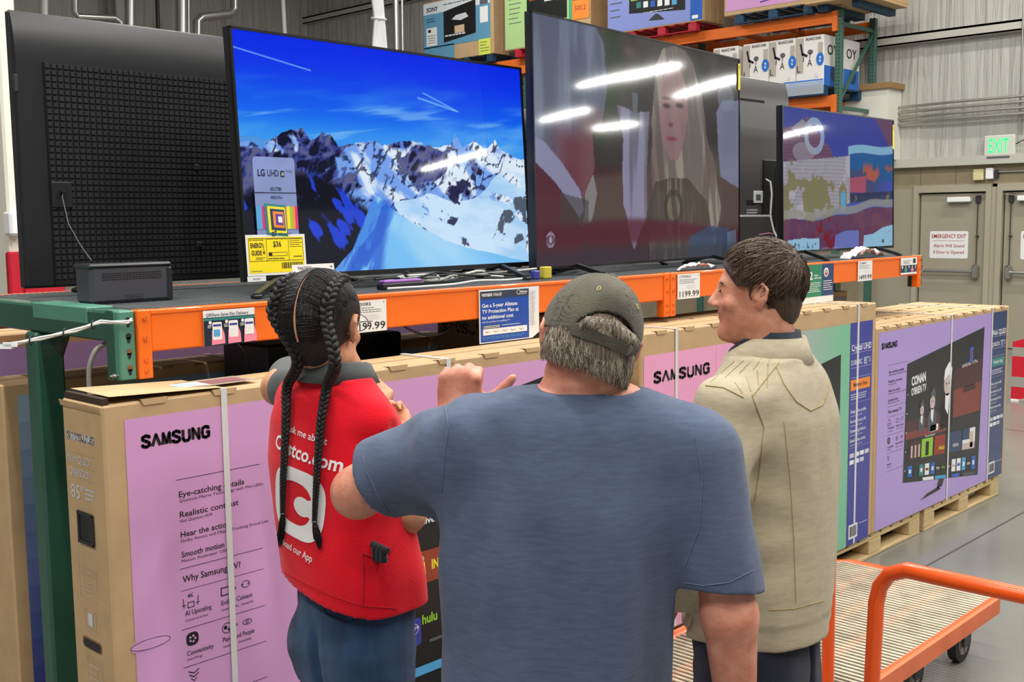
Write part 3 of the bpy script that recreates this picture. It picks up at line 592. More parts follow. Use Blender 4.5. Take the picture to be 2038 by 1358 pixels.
pallet(3.75, 4.92, 2.58, 3.24, 'wooden pallet under the rose fronted carton'); pallet(4.95, 6.08, 2.58, 3.24, 'wooden pallet reaching out under the left end of the right-hand cartons'); pallet(6.13, 7.28, 2.575, 3.24, 'wooden pallet under the right end of the right-hand cartons')
# cartons on the other side of the shelf
def prB(F):
    mat('sb1', (150, 176, 200), .34, coat=.15); mat('sb2', (112, 130, 190), .34, coat=.15); mat('sb3', (58, 72, 150), .34, coat=.15)
    n = 12
    for k in range(n):
        u = k/(n-1); c = [a*(1-u)+b*u for a, b in zip((52, 64, 150), (156, 182, 200))]; za = .16+k*(1.258-.16)/n
        F.rect(1.472, za, 3.4, za+(1.258-.16)/n+.0004, mat('bfade%d' % k, c, .3, coat=.2))
    F.lift(.0006); copy_block(F, 1.51, 1.165, BITEMS)
carton('television_carton', 1.425, 3.62, .132, 3.48, 3.84, 1.297, 'television carton with blue front at the left edge, behind the green post', prB, (2.3,), 8)
pallet(1.43, 3.48, 3.62, 4.0, 'wooden pallet under the blue fronted carton')
# ================================================================ display rack with the televisions
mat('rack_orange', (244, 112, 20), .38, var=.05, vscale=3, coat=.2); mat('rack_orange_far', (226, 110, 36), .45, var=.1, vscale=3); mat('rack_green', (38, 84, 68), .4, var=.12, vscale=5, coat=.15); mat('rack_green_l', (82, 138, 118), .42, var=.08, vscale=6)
mat('deck', (112, 116, 118), .5, metal=.3, var=.2, vscale=6); mat('hole', (26, 30, 28), .8)
DX0, DX1, DY0, DY1, ZT = 1.465, 6.485, 2.80, 3.90, 1.572
rack = thing('display_rack', 'low pallet rack with orange beams and green end frame carrying the televisions', 'rack', (3.97, 3.35, 0))
def beam(x0, x1, y0, y1, zt, h, parent, m='rack_orange', front=True):
    mb = MB(); s = -1 if front else 1
    mb.bbox((x0+.04, y0, zt-h), (x1-.04, y1, zt), m, .004)
    mb.bbox((x0+.04, y0-.004 if front else y1, zt-.012), (x1-.04, y0 if front else y1+.004, zt), m, .002)
    for xa in (x0, x1-.04):
        mb.bbox((xa, y0-.006, zt-.187), (xa+.04, y1-.01, zt+.002), m, .003)
        for z in (.02, .075, .135, .165):
            mb.cyl((xa+.02, y0-.006, zt-z), (xa+.02, y0-.013, zt-z), .0065, m, 8); mb.box((xa+.019, y0-.014, zt-z-.006), (xa+.021, y0-.0131, zt-z+.006), 'flap_line')
    mb.build('beam', parent)
beam(1.467, 3.925, 2.795, 2.84, ZT, .115, rack); beam(3.93, 6.49, 2.795, 2.84, ZT, .115, rack)
beam(1.467, 3.925, 3.86, 3.905, ZT, .115, rack, 'rack_orange', False); beam(3.93, 6.49, 3.86, 3.905, ZT, .115, rack, 'rack_orange', False)
for x, yy in ((1.418, (2.80, 3.905)), (6.49, (2.80, 3.905))):
    mb = MB(); mb.bbox((x, yy[0]+.07, 1.487), (x+.075 if x < 2 else x+.05, yy[1], 1.571), 'rack_green', .006); mb.bbox((x-.003, 2.98, 1.53), (x+.078, 3.33, 1.577), 'rack_green_l', .003) if x < 2 else None
    mb.build('end_rail', rack)
    mb = MB(); mb.bbox((x, 2.80, 1.384), (x+.047, 2.87, 1.574), 'rack_green_l', .004); mb.bbox((x-.003, 2.83, 1.384), (x+.0, 2.87, 1.574), 'rack_green', .001)
    F = Face2D(mb, (x, 2.7995, 0)); F.lift(.0003)
    for z in (1.548, 1.505, 1.462, 1.418):
        F.circ(.026, z, .0085, 'hole' if z > 1.48 else 'kraft_dark', 12); F.poly([(.019, z-.003), (.023, z-.019), (.029, z-.019), (.033, z-.003)], 'hole')
    mb.cyl((x-.022, 2.82, 1.398), (x+.01, 2.82, 1.398), .004, 'screw', 8); mb.cyl((x-.014, 2.82, 1.398), (x-.008, 2.82, 1.398), .008, 'screw', 6)
    mb.build('post_stub', rack)
for x in (1.405, 3.89, 6.40):
    mb = MB(); mb.bbox((x, 3.30, 0), (x+.088, 3.375, 1.487), 'rack_green', .008); mb.bbox((x-.04, 3.26, 0), (x+.13, 3.42, .012), 'rack_green', .003); mb.add([(x+.088, 3.33, 1.487), (x+.13, 3.33, 1.487), (x+.088, 3.33, 1.38), (x+.088, 3.35, 1.487), (x+.13, 3.35, 1.487), (x+.088, 3.35, 1.38)], [(0, 2, 1), (3, 4, 5), (0, 3, 5, 2), (1, 2, 5, 4)], 'rack_green'); mb.build('leg', rack)
    if x > 2:
        mb = MB(); mb.bbox((x, 2.84, 1.487), (x+.07, 3.86, 1.55), 'rack_green', .005); mb.build('cross_rail', rack)
nd = 8
for k in range(nd):
    xa = DX0+.03+k*(DX1-DX0-.03)/nd; xb = xa+(DX1-DX0-.03)/nd-.008; mb = MB(); mb.box((xa, DY0+.04, 1.553), (xb, DY1-.04, 1.562), 'deck')
    x = xa+.006
    while x < xb-.012: mb.add([(x, DY0+.045, 1.562), (x+.012, DY0+.045, 1.562), (x+.009, DY0+.045, 1.5735), (x+.003, DY0+.045, 1.5735), (x, DY1-.045, 1.562), (x+.012, DY1-.045, 1.562), (x+.009, DY1-.045, 1.5735), (x+.003, DY1-.045, 1.5735)], [(3, 2, 6, 7), (0, 4, 5, 1), (0, 3, 7, 4), (2, 1, 5, 6), (0, 1, 2, 3), (4, 7, 6, 5)], 'deck'); x += .021
    mb.build('deck_panel', rack)
DZ = 1.5738
# ---------------------------------------------------------------- pictures on the screens
def vnoise(x, y, seed=0):
    xi = np.floor(x).astype(int); yi = np.floor(y).astype(int); xf = x-xi; yf = y-yi
    def h(a, b):
        n = (a*374761393+b*668265263+seed*1442695041) & 0xffffffff; n = ((n ^ (n >> 13))*1274126177) & 0xffffffff
        return ((n ^ (n >> 16)) & 0xffff)/65535.
    u = xf*xf*(3-2*xf); v = yf*yf*(3-2*yf)
    return (h(xi, yi)*(1-u)+h(xi+1, yi)*u)*(1-v)+(h(xi, yi+1)*(1-u)+h(xi+1, yi+1)*u)*v
def fbm(x, y, o=5, seed=0, ridged=False):
    s = 0; a = .5; t = 0
    for k in range(o):
        n = vnoise(x*2**k, y*2**k, seed+k*17)
        if ridged: n = 1-abs(2*n-1)
        s = s+a*n; t += a; a *= .5
    return s/t
def sstep(a, b, x): t = np.clip((x-a)/(b-a), 0, 1); return t*t*(3-2*t)
def blend(c, d, m): return c*(1-m[..., None])+np.array(d, float)*m[..., None]
def inpoly(u, v, P):
    r = np.zeros(u.shape, bool); n = len(P)
    for i in range(n):
        (x0, y0), (x1, y1) = P[i], P[(i+1) % n]
        c = ((y0 > v) != (y1 > v)) & (u < (x1-x0)*(v-y0)/((y1-y0) or 1e-9)+x0); r ^= c
    return r.astype(float)
def spoly(u, v, P, wob=.0, s=0, k=40):
    if wob: u = u+(vnoise(u*k, v*k, s)-.5)*wob; v = v+(vnoise(u*k, v*k, s+5)-.5)*wob
    return inpoly(u, v, P)
def pic_mountains(u, v):
    A = 16/9.; U = u*A
    c = np.zeros(u.shape+(3,)); t = sstep(.55, 1.0, v)
    c[:] = np.array((22, 120, 245)); c = blend(c, (2, 42, 236), t); c = blend(c, (70, 165, 245), sstep(.70, .56, v)*.75)
    cl = sstep(.5, .85, fbm(U*1.3+v*2.2, v*9-U*1.2, 5, 3))*sstep(.98, .6, v); c = blend(c, (110, 185, 250), cl*.7)
    cl2 = sstep(.62, .8, fbm(U*2, v*26-U*3.4, 4, 9))*sstep(.85, .7, v)*sstep(.52, .62, v); c = blend(c, (160, 210, 250), cl2*.5)
    for (x0, y0, x1, y1, w_) in ((.0, .93, .22, .87, .003), (.58, .80, .72, .755, .004), (.60, .825, .73, .752, .003)):
        tt = np.clip(((u-x0)*(x1-x0)+(v-y0)*(y1-y0))/((x1-x0)**2+(y1-y0)**2), 0, 1); d = np.hypot(u-x0-tt*(x1-x0), v-y0-tt*(y1-y0)); c = blend(c, (150, 205, 255), np.exp(-(d/w_)**2)*.8)
    rp = [(-.01, .545), (.036, .553), (.063, .528), (.101, .571), (.146, .599), (.185, .628), (.209, .557), (.246, .605), (.269, .603), (.294, .551), (.34, .564), (.374, .581), (.417, .586), (.459, .571), (.514, .589), (.606, .59), (.644, .581), (.692, .583), (.712, .640), (.722, .633), (.738, .581), (.784, .608), (.824, .579), (.866, .612), (.876, .622), (.899, .57), (.953, .547), (1.01, .529)]
    jag = (fbm(U*16, U*0+1.5, 4, 21)-.5)*.045
    ridge = np.interp(u, [p[0] for p in rp], [p[1] for p in rp])+jag
    far = np.interp(u, [0, .05, .1, .9, .95, 1], [.57, .575, .55, .5, .53, .535])+jag*.3
    c = blend(c, (90, 150, 225), ((v < far) & (v >= ridge)).astype(float)*.8)
    # rock and snow: ridged noise slanted like ribs
    n = fbm(U*9+v*5+3*(fbm(U*4, v*4, 3, 5)-.5), v*8-U*1.2, 6, 31, True); n2 = fbm(U*22-v*12, v*17, 5, 45, True); lo = fbm(U*2.6, v*3.4, 4, 55)
    big = fbm(U*5-v*6+1.5*fbm(U*6, v*6, 3, 8), v*4.5+U*.8, 5, 61)
    depth = np.clip((ridge-v)/.3, 0, 1)
    snow = sstep(.47, .53, big*.75+n*.25+.08*depth-.04+.10*sstep(.55, .9, u)-.25*sstep(.45, .2, v)*sstep(.40, .25, u))
    rock = blend(np.zeros(u.shape+(3,))+np.array((10, 12, 42)), (58, 70, 150), sstep(.5, .72, n2)); rock = blend(rock, (120, 116, 128), sstep(.66, .82, n2)*.6)
    sc = blend(np.zeros(u.shape+(3,))+np.array((226, 240, 255)), (120, 165, 240), sstep(.46, .62, fbm(U*8+v*6, v*7, 4, 71))); sc = blend(sc, (36, 74, 214), sstep(.60, .74, fbm(U*5, v*7, 4, 73))*.8)
    sc = blend(sc, (12, 16, 50), sstep(.74, .82, n2)*.7)
    mt = rock*(1-snow[..., None])+sc*snow[..., None]
    m = (v < ridge).astype(float); c = c*(1-m[..., None])+mt*m[..., None]
    # left lower dark wall with blue streaks
    L = sstep(.36, .30, v+.25*np.maximum(u-.24, 0)-.10*np.sin(u*9))*sstep(.47, .40, u)
    st = sstep(.60, .68, fbm(U*16+v*7, v*10+3*U, 5, 81)); lw = blend(np.zeros(u.shape+(3,))+np.array((6, 8, 26)), (30, 68, 222), st*.95); lw = blend(lw, (150, 190, 250), sstep(.66, .74, fbm(U*10, v*12-5*U, 4, 91))*sstep(.2, .05, u))
    c = c*(1-L[..., None])+lw*L[..., None]
    # glacier on the right
    g = spoly(u, v, [(.47, .30), (.60, .345), (.70, .30), (.78, .34), (.83, .40), (.90, .48), (1.01, .48), (1.01, -.02), (.55, -.02)], .05, 3, 14)*sstep(.36, .44, fbm(U*7+v*8, v*9, 5, 101)+.14*sstep(.70, .88, u)+.1*sstep(.28, .2, v))
    gc = blend(np.zeros(u.shape+(3,))+np.array((168, 212, 250)), (205, 232, 255), sstep(.4, .7, fbm(U*3+v*2, v*9, 4, 111))); c = c*(1-g[..., None])+gc*g[..., None]
    # rib of rock on the right
    g = sstep(.52, .58, fbm(U*12, v*15, 5, 121))*spoly(u, v, [(.66, .50), (.74, .55), (.80, .50), (.78, .40), (.76, .30), (.68, .18), (.62, .22), (.66, .35)], .05, 8, 12); c = blend(c, (24, 28, 66), g*.9)
    g = sstep(.44, .5, fbm(U*14, v*17, 5, 131))*spoly(u, v, [(.84, .12), (.87, .2), (.905, .29), (.95, .33), (1.01, .34), (1.01, .14), (.93, .10)], .03, 9, 12); c = blend(c, (66, 74, 88), g*.85)
    # snow dome in front
    dp = [(.24, -.05), (.258, .01), (.319, .099), (.358, .21), (.406, .34), (.43, .325), (.465, .275), (.554, .191), (.647, .126), (.789, .068), (1.02, -.005), (1.02, -.1)]
    dome = np.interp(u, [p[0] for p in dp], [p[1] for p in dp])+(fbm(U*8, U*0, 3, 141)-.5)*.012
    m = (v < dome).astype(float); dc = blend(np.zeros(u.shape+(3,))+np.array((122, 196, 250)), (166, 218, 252), sstep(.35, .75, fbm(U*2.4+v*2, v*3, 3, 151)))
    fold = sstep(.44, .36, u-.35*v+.0)*sstep(.2, .30, u); dc = blend(dc, (70, 140, 232), fold*sstep(.45, .6, fbm(U*10-v*6, v*4+U*2, 4, 161))*.95); dc = blend(dc, (36, 84, 205), sstep(.43, .40, u-.14*v)*sstep(.40, .52, fbm(U*14-v*8, v*5, 4, 171))*sstep(.24, .3, u)*.7)
    return c*(1-m[..., None])+dc*m[..., None]
def pic_show(u, v):
    A = 16/9.; U = u*A; n = fbm(U*3, v*3, 4, 3)
    c = np.zeros(u.shape+(3,))+np.array((66, 62, 62)); c = blend(c, (86, 84, 80), sstep(.4, .7, n))
    c = blend(c, (60, 78, 52), sstep(.06, .0, abs(u-.31-.03*np.sin(v*9)))*sstep(.45, .6, v)*.7); c = blend(c, (120, 150, 80), np.exp(-((u-.73)**2/.0004+(v-.82)**2/.004))*.7)
    c = blend(c, (150, 112, 104), np.exp(-((u-.40)**2/.0008+(v-.93)**2/.0006))*.5)
    c = blend(c, (88, 40, 52), sstep(.50, .40, v)*sstep(.6, .5, v)*0+sstep(.44, .36, v)*.75*sstep(.1, .3, u)); c = blend(c, (104, 96, 84), sstep(.36, .30, v-.18*u)*sstep(.10, .18, v)*.7)
    # white jug in the middle
    j = spoly(u, v, [(.345, .69), (.43, .665), (.502, .675), (.498, .60), (.478, .20), (.42, .05), (.37, .25), (.372, .55)], .012, 3, 10); c = blend(c, (132, 128, 152), j*.8); c = blend(c, (168, 166, 196), j*sstep(.45, .6, fbm(U*16, v*1.5, 3, 7))*.7)
    c = blend(c, (112, 122, 136), spoly(u, v, [(.41, .75), (.44, .75), (.435, .62), (.42, .58)], .01, 4, 10)*.8)
    # man seen from behind on the left
    m = spoly(u, v, [(-.02, 1.02), (.25, 1.02), (.285, .95), (.295, .75), (.27, .60), (.235, .55), (.24, .42), (.19, .27), (.10, .35), (-.02, .42)], .02, 5, 9)
    mc = blend(np.zeros(u.shape+(3,))+np.array((104, 112, 134)), (132, 144, 168), sstep(.4, .65, fbm(U*10, v*1.6, 4, 13))); mc = blend(mc, (122, 70, 84), sstep(.62, .50, v)*sstep(.02, .14, u)); mc = blend(mc, (132, 94, 96), sstep(.70, .60, v)*sstep(.15, .22, u)*.7)
    c = c*(1-m[..., None]*.95)+mc*m[..., None]*.95
    for P, col in (([(-.01, .52), (.04, .50), (.11, .42), (.18, .31), (.19, .23), (.17, .20), (.09, .33), (-.01, .43)], (158, 160, 196)), ([(-.02, .44), (.09, .33), (.165, .21), (.19, .0), (-.02, .0)], (96, 48, 62)), ([(.20, .30), (.235, .38), (.25, .30), (.22, .18), (.185, .16)], (150, 148, 152))): c = blend(c, col, spoly(u, v, P, .01, 6, 9)*.9)
    c = blend(c, (74, 72, 70), spoly(u, v, [(.10, .30), (.215, .27), (.21, .10), (.10, .11)])*.6)
    # pale figure at the right edge, then the blond woman
    c = blend(c, (150, 156, 190), spoly(u, v, [(.86, .72), (.90, .78), (1.01, .80), (1.01, .34), (.885, .40)], .01, 7, 9)*.75); d = np.hypot((u-.92)/.05, (v-.80)/.07); c = blend(c, (140, 150, 168), sstep(1.1, .9, d)*.6)
    h = spoly(u, v, [(.515, .30), (.505, .65), (.53, .88), (.57, .97), (.62, 1.0), (.68, .99), (.735, .93), (.775, .80), (.80, .62), (.85, .48), (.885, .25), (.87, .08), (.78, .0), (.55, .0), (.50, .12)], .02, 8, 9)
    hc = blend(np.zeros(u.shape+(3,))+np.array((128, 120, 112)), (178, 168, 152), sstep(.42, .62, fbm(U*22+3*v, v*2, 4, 17))); hc = blend(hc, (112, 94, 88), sstep(.5, .65, fbm(U*14, v*2, 4, 19))*.6)
    c = c*(1-h[..., None]*.9)+hc*h[..., None]*.9
    body = spoly(u, v, [(.50, .0), (.48, .22), (.53, .36), (.60, .38), (.70, .38), (.80, .28), (.86, .0)], .015, 9, 9); c = blend(c, (84, 74, 66), body*.8); c = blend(c, (170, 158, 134), body*sstep(.60, .7, fbm(U*20, v*3, 4, 23))*.5)
    f = spoly(u, v, [(.553, .66), (.56, .82), (.60, .93), (.65, .91), (.70, .80), (.70, .66), (.675, .55), (.645, .47), (.60, .47), (.565, .55)], .008, 10, 9)
    fc = blend(np.zeros(u.shape+(3,))+np.array((158, 122, 124)), (178, 146, 142), sstep(.6, .9, v)); c = c*(1-f[..., None]*.85)+fc*f[..., None]*.85
    for ex, ey, rx, ry, col in ((.585, .715, .020, .012, (62, 44, 50)), (.655, .725, .022, .012, (62, 44, 50)), (.585, .75, .026, .008, (96, 72, 70)), (.655, .76, .026, .008, (96, 72, 70)), (.607, .63, .014, .012, (112, 74, 80)), (.612, .565, .028, .011, (142, 66, 78))):
        c = blend(c, col, np.exp(-(((u-ex)/rx)**2+((v-ey)/ry)**2)**2)*.85)
    d = np.hypot((u-.62)*A, (v-.24)); c = blend(c, (60, 56, 56), ((d > .06) & (d < .09)).astype(float)*.5)
    c = blend(c, (96, 44, 58), sstep(.17, .13, v-.04*np.sin(u*4))*sstep(.06, .1, v)*.8); c = blend(c, (60, 92, 128), spoly(u, v, [(.70, .0), (.70, .11), (.82, .15), (.93, .13), (.97, .0)], .03, 11, 9)*.75); c = blend(c, (112, 140, 166), spoly(u, v, [(.93, .0), (.93, .12), (.985, .13), (.985, .0)])*.6)
    c = blend(c, (56, 58, 72), sstep(.09, .03, v)*.6)
    d = np.hypot((u-.057)*A, v-.107); c = blend(c, (178, 172, 190), ((d < .032) & (d > .0)).astype(float)*.8); d2 = np.hypot((u-.057)*A/1.5, (v-.107)/.9); c = blend(c, (100, 70, 90), ((d2 < .022)).astype(float)*.8); c = blend(c, (190, 180, 200), (d < .012).astype(float)*.9)
    return c
def pic_village(u, v):
    A = 16/9.; U = u*A; c = np.zeros(u.shape+(3,))+np.array((58, 66, 150)); c = blend(c, (66, 84, 168), sstep(.8, .55, v))
    brick = ((np.sin(v*230+1.5*np.sin(U*6)) > .75) | (np.sin(U*170+3*np.floor(v*36)) > .9)).astype(float)
    c = blend(c, (100, 70, 100), spoly(u, v, [(.82, 1.01), (1.01, 1.01), (1.01, .78), (.98, .76)])); 
    P = [(-.01, .58), (-.01, .86), (.12, .88), (.20, .96), (.24, .90), (.30, .84), (.33, .80), (.40, .74), (.44, .66), (.50, .63), (.52, .60)]; m = spoly(u, v, P, .012, 3, 20); c = blend(c, (110, 78, 104), m); c = blend(c, (84, 56, 86), m*brick*.6)
    m = spoly(u, v, [(-.01, .62), (.30, .66), (.46, .68), (.575, .70), (.575, .34), (.30, .24), (-.01, .20)], .004, 4, 20); c = blend(c, (160, 158, 168), m); c = blend(c, (122, 118, 134), m*brick*.55); c = blend(c, (186, 184, 192), m*sstep(.6, .7, fbm(U*7, v*7, 4, 5))*.6)
    d = np.hypot((u-.26)/.085, (v-.82)/.135); c = blend(c, (150, 172, 200), ((d < 1) & (d > .62)).astype(float)*.85); c = blend(c, (150, 150, 160), spoly(u, v, [(.07, .86), (.16, .93), (.20, .90), (.13, .80)])*.8); c = blend(c, (156, 156, 166), ((np.hypot((u-.17)/.09, (v-.70)/.07) < 1)).astype(float)*.6)
    w_ = .73+.05*(u-.57)/.43+.015*np.sin(u*12); c = blend(c, (130, 176, 206), sstep(.035, .028, abs(v-w_))*(u > .56)); m = ((v < w_-.035) & (u > .575) & (v > .36)).astype(float); c = blend(c, (34, 92, 150), m*sstep(.50, .56, v+.05*fbm(U*8, v*8, 3, 6)))
    c = blend(c, (70, 78, 116), m*sstep(.62, .57, v)*sstep(.95, .75, u)); c = blend(c, (170, 92, 78), m*sstep(.55, .62, fbm(U*9, v*11, 4, 7))*sstep(.68, .6, v)*(u > .7)); c = blend(c, (176, 84, 104), spoly(u, v, [(.575, .42), (.575, .53), (.73, .55), (.73, .42)])*.9); c = blend(c, (48, 56, 88), spoly(u, v, [(.575, .34), (.575, .41), (1.01, .44), (1.01, .38)])*.9)
    t = sstep(.52, .57, fbm(U*8, v*8, 5, 8)+.12*sstep(.34, .16, abs(u-.17)+.0*v)-.35*sstep(.10, .26, abs(v-.34))-.2*sstep(.30, .45, u)); c = blend(c, (122, 122, 82), t*.9)
    c = blend(c, (130, 120, 80), spoly(u, v, [(.475, .30), (.475, .44), (.51, .50), (.545, .44), (.545, .32)])*.9); c = blend(c, (88, 160, 206), spoly(u, v, [(.492, .28), (.492, .41), (.513, .44), (.535, .41), (.535, .29)]))
    b = .23+.10*sstep(.2, 1, u)+.01*np.sin(u*18); c = blend(c, (150, 148, 140), sstep(.035, .025, abs(v-b-.02))*.8); m = (v < b-.015).astype(float); c = blend(c, (96, 58, 92), m); c = blend(c, (116, 70, 84), m*sstep(.5, .6, fbm(U*14, v*9, 4, 9))*.6); c = blend(c, (120, 28, 44), m*sstep(.55, .62, fbm(U*16, v*11, 4, 10))*sstep(.2, .3, u)*sstep(.5, .42, u))
    for P in ([(.04, -.01), (.04, .075), (.16, .085), (.30, .08), (.30, -.01)], [(.70, -.01), (.71, .09), (.80, .10), (.90, .15), (1.01, .17), (1.01, -.01)]): c = blend(c, (150, 200, 228), spoly(u, v, P)*.95)
    c = blend(c, (104, 124, 196), spoly(u, v, [(.43, -.01), (.44, .10), (.53, .13), (.66, .13), (.66, -.01)])*.9); m = spoly(u, v, [(.06, .0), (.06, .05), (.28, .055), (.28, .0)]); c = blend(c, (70, 100, 130), m*sstep(.6, .7, fbm(U*60, v*50, 2, 3))); m = spoly(u, v, [(.72, .01), (.73, .07), (.99, .13), (.99, .01)]); c = blend(c, (60, 84, 100), m*sstep(.72, .8, fbm(U*34, v*26, 2, 4)))
    return c
def screen_mat(name, strength, rough, base, spec=.5, wave=.0):
    m = bpy.data.materials.new(name); m.use_nodes = True; nt = m.node_tree; b = nt.nodes['Principled BSDF']; N = nt.nodes.new; L = nt.links.new
    a = N('ShaderNodeAttribute'); a.attribute_name = 'pic'; L(a.outputs['Color'], b.inputs['Emission Color']); b.inputs['Emission Strength'].default_value = strength
    b.inputs['Base Color'].default_value = lin(base)+(1,); b.inputs['Roughness'].default_value = rough; b.inputs['Specular IOR Level'].default_value = spec
    if wave:
        tc = N('ShaderNodeTexCoord'); n = N('ShaderNodeTexNoise'); n.inputs['Scale'].default_value = 1.6; n.inputs['Detail'].default_value = 0; L(tc.outputs['Object'], n.inputs[0])
        bp = N('ShaderNodeBump'); bp.inputs['Strength'].default_value = 1; bp.inputs['Distance'].default_value = wave; L(n.outputs[0], bp.inputs['Height']); L(bp.outputs[0], b.inputs['Normal'])
    MATS[name] = m; return m
class Panel:   # tilted upright rectangle: lower left corner, turn about z, lean back
    def __init__(s, x, y, z, a, t, w, h):
        s.o = V(x, y, z); s.u = V(math.cos(a), math.sin(a), 0); s.v = V(math.sin(a)*math.sin(t), -math.cos(a)*math.sin(t), math.cos(t)); s.w = w; s.h = h; s.n = np.cross(s.u, s.v)
    def P(s, a, b, off=0): return s.o+s.u*a*s.w+s.v*b*s.h+s.n*off
    def M(s, x, y, off=0): return s.o+s.u*x+s.v*y+s.n*off
    def slab(s, mb, x0, y0, x1, y1, o0, o1, m):
        c = s.M((x0+x1)/2, (y0+y1)/2, (o0+o1)/2); mb.obb(c, (s.u, s.v, s.n), ((x1-x0)/2, (y1-y0)/2, abs(o1-o0)/2), m)
def lit_tv(lab, P, pic, smat, nx, ny, bz=.009, chin=.018):
    t = thing('television', lab, 'television', tuple(P.M(P.w/2, 0, -.02)*V(1, 1, 0)+V(0, 0, DZ)))
    mb = MB(); P.slab(mb, 0, 0, P.w, P.h, -.012, -.035, 'black_plastic'); P.slab(mb, P.w*.12, .03, P.w*.88, P.h*.62, -.035, -.062, 'black_plastic')
    P.slab(mb, 0, 0, bz, P.h, .002, -.012, 'bezel'); P.slab(mb, P.w-bz, 0, P.w, P.h, .002, -.012, 'bezel'); P.slab(mb, 0, P.h-bz, P.w, P.h, .002, -.012, 'bezel'); P.slab(mb, 0, 0, P.w, chin, .002, -.012, 'bezel'); mb.build('housing', t)
    x = np.linspace(bz, P.w-bz, nx); y = np.linspace(chin, P.h-bz, ny); X, Y = np.meshgrid(x, y); uu = (X-bz)/(P.w-2*bz); vv = (Y-chin)/(P.h-bz-chin)
    pts = P.o+X[..., None]*P.u+Y[..., None]*P.v+P.n*(-.003); c = np.clip(pic(uu, vv), 0, 255)/255.; c = np.where(c <= .04045, c/12.92, ((c+.055)/1.055)**2.4); c = np.concatenate([c, np.ones(c.shape[:2]+(1,))], 2)
    i = np.arange(nx*ny).reshape(ny, nx); f = np.stack([i[:-1, :-1], i[:-1, 1:], i[1:, 1:], i[1:, :-1]], -1).reshape(-1, 4)
    link('screen', pts.reshape(-1, 3), f.tolist(), t, [smat], attr=c.reshape(-1, 4), smooth=True)
    return t
screen_mat('scr_lcd', .92, .035, (8, 8, 12), .5); screen_mat('scr_gloss', .66, .05, (22, 22, 24), .55, .0022); screen_mat('scr_gloss2', .8, .035, (22, 22, 24), .4, .0012)
P2 = Panel(1.99, 3.06, 1.618, .032, -.057, 1.40, .81); P3 = Panel(3.30, 3.0, 1.605, .090, -.010, 1.78, 1.02); P4 = Panel(5.24, 3.0, 1.615, .003, -.023, 1.335, .775)
tv2 = lit_tv('television showing a snowy mountain range under blue sky', P2, pic_mountains, 'scr_lcd', 640, 360)
tv3 = lit_tv('large television showing a blond woman behind reflections of lamps', P3, pic_show, 'scr_gloss', 360, 204, .007, .012)
tv4 = lit_tv('television showing a stone village under blue sky, rightmost on the rack', P4, pic_village, 'scr_gloss2', 320, 180, .007, .014)
def foot(P, x, t, spread, z0=DZ):
    mb = MB(); top = P.M(x, .012, -.022)
    for s in (-1, 1):
        e = top+P.u*spread*s*(.35)+V(0, -.175 if s < 0 else .15, 0); e[2] = z0+.008
        mb.bar(top, e, .022, .014, 'black_plastic'); mb.bbox(e-V(.012, .014, .008), e+V(.012, .014, .004), 'black_plastic', .003)
    mb.build('foot', t)
def vfoot(P, x, t, ends):
    mb = MB(); top = P.M(x, .012, -.022)
    for ex, ey in ends:
        e = V(ex, ey, DZ+.008); mb.bar(top, e, .02, .018, 'black_plastic'); mb.bbox(e-V(.014, .014, .008), e+V(.014, .014, .005), 'black_plastic', .003)
    mb.build('foot', t)
vfoot(P2, .16, tv2, ((1.925, 2.91), (2.16, 2.905), (2.17, 3.2))); vfoot(P2, 1.22, tv2, ((3.17, 2.93), (3.20, 3.22)))
vfoot(P3, .3, tv3, ((3.56, 2.86), (3.58, 3.16))); vfoot(P3, 1.5, tv3, ((4.80, 2.95), (4.78, 3.3))); vfoot(P4, .25, tv4, ((5.45, 2.86), (5.5, 3.15))); vfoot(P4, 1.1, tv4, ((6.36, 2.87), (6.34, 3.15)))
mb = MB(); F = Face2D(mb, P2.M(0, 0, .0024), P2.u, P2.v); F.text('LG', .69, .003, .008, 'grey_ink', .016, .01); mb.build('maker_mark', tv2)
# yellow stickers on the right edges
for P, t, z0, z1, w_ in ((P3, tv3, .862, .995, .022), (P4, tv4, .60, .745, .020)):
    mb = MB(); F = Face2D(mb, P.M(P.w-w_, 0, .0026), P.u, P.v); F.rect(0, z0, w_, z1, 'yellow_p'); F.lift(); F.fine(.005, z1-.03, w_-.004, z1-.008, 3, 'ink'); mb.build('sticker', t, label='yellow strip sticker')
# see-through spec card, energy label and tag on the mountain television
mat('film', (150, 170, 225), .15, alpha=.72); mat('film_ink', (20, 24, 60), .4); mat('e_yellow', (252, 226, 20), .45)
mb = MB(); F = Face2D(mb, P2.M(0, 0, .0035), P2.u, P2.v); F.lift(.0004)
def uvp(u, v): return (.009+u*(P2.w-.018), .018+v*(P2.h-.027))
x0, y0 = uvp(.030, .15); x1, y1 = uvp(.150, .49); W = x1-x0; Hh = y1-y0
F.rrect(x0, y0, x1, y1, 'film', .012); F.lift(.0006); F.text('LG', x0+W*.10, y1-Hh*.235, .022, 'film_ink', W*.17, .03); F.text('UHD', x0+W*.33, y1-Hh*.235, .022, 'film_ink', W*.27, .008); F.rect(x0+W*.64, y1-Hh*.24, x0+W*.74, y1-Hh*.165, 'film_ink'); F.lift(.0004); F.text('AI', x0+W*.66, y1-Hh*.225, .012, 'white', W*.06); F.text('ThinQ', x0+W*.76, y1-Hh*.18, .009, 'grey_ink', W*.17)
F.text('65UT80', x0+W*.37, y1-Hh*.41, .012, 'film_ink', W*.27, .008); F.rect(x0, y1-Hh*.44, x1, y1-Hh*.43, 'film_ink'); F.text('HDR10 Pro', x0+W*.37, y1-Hh*.51, .010, 'film_ink', W*.28, .008)
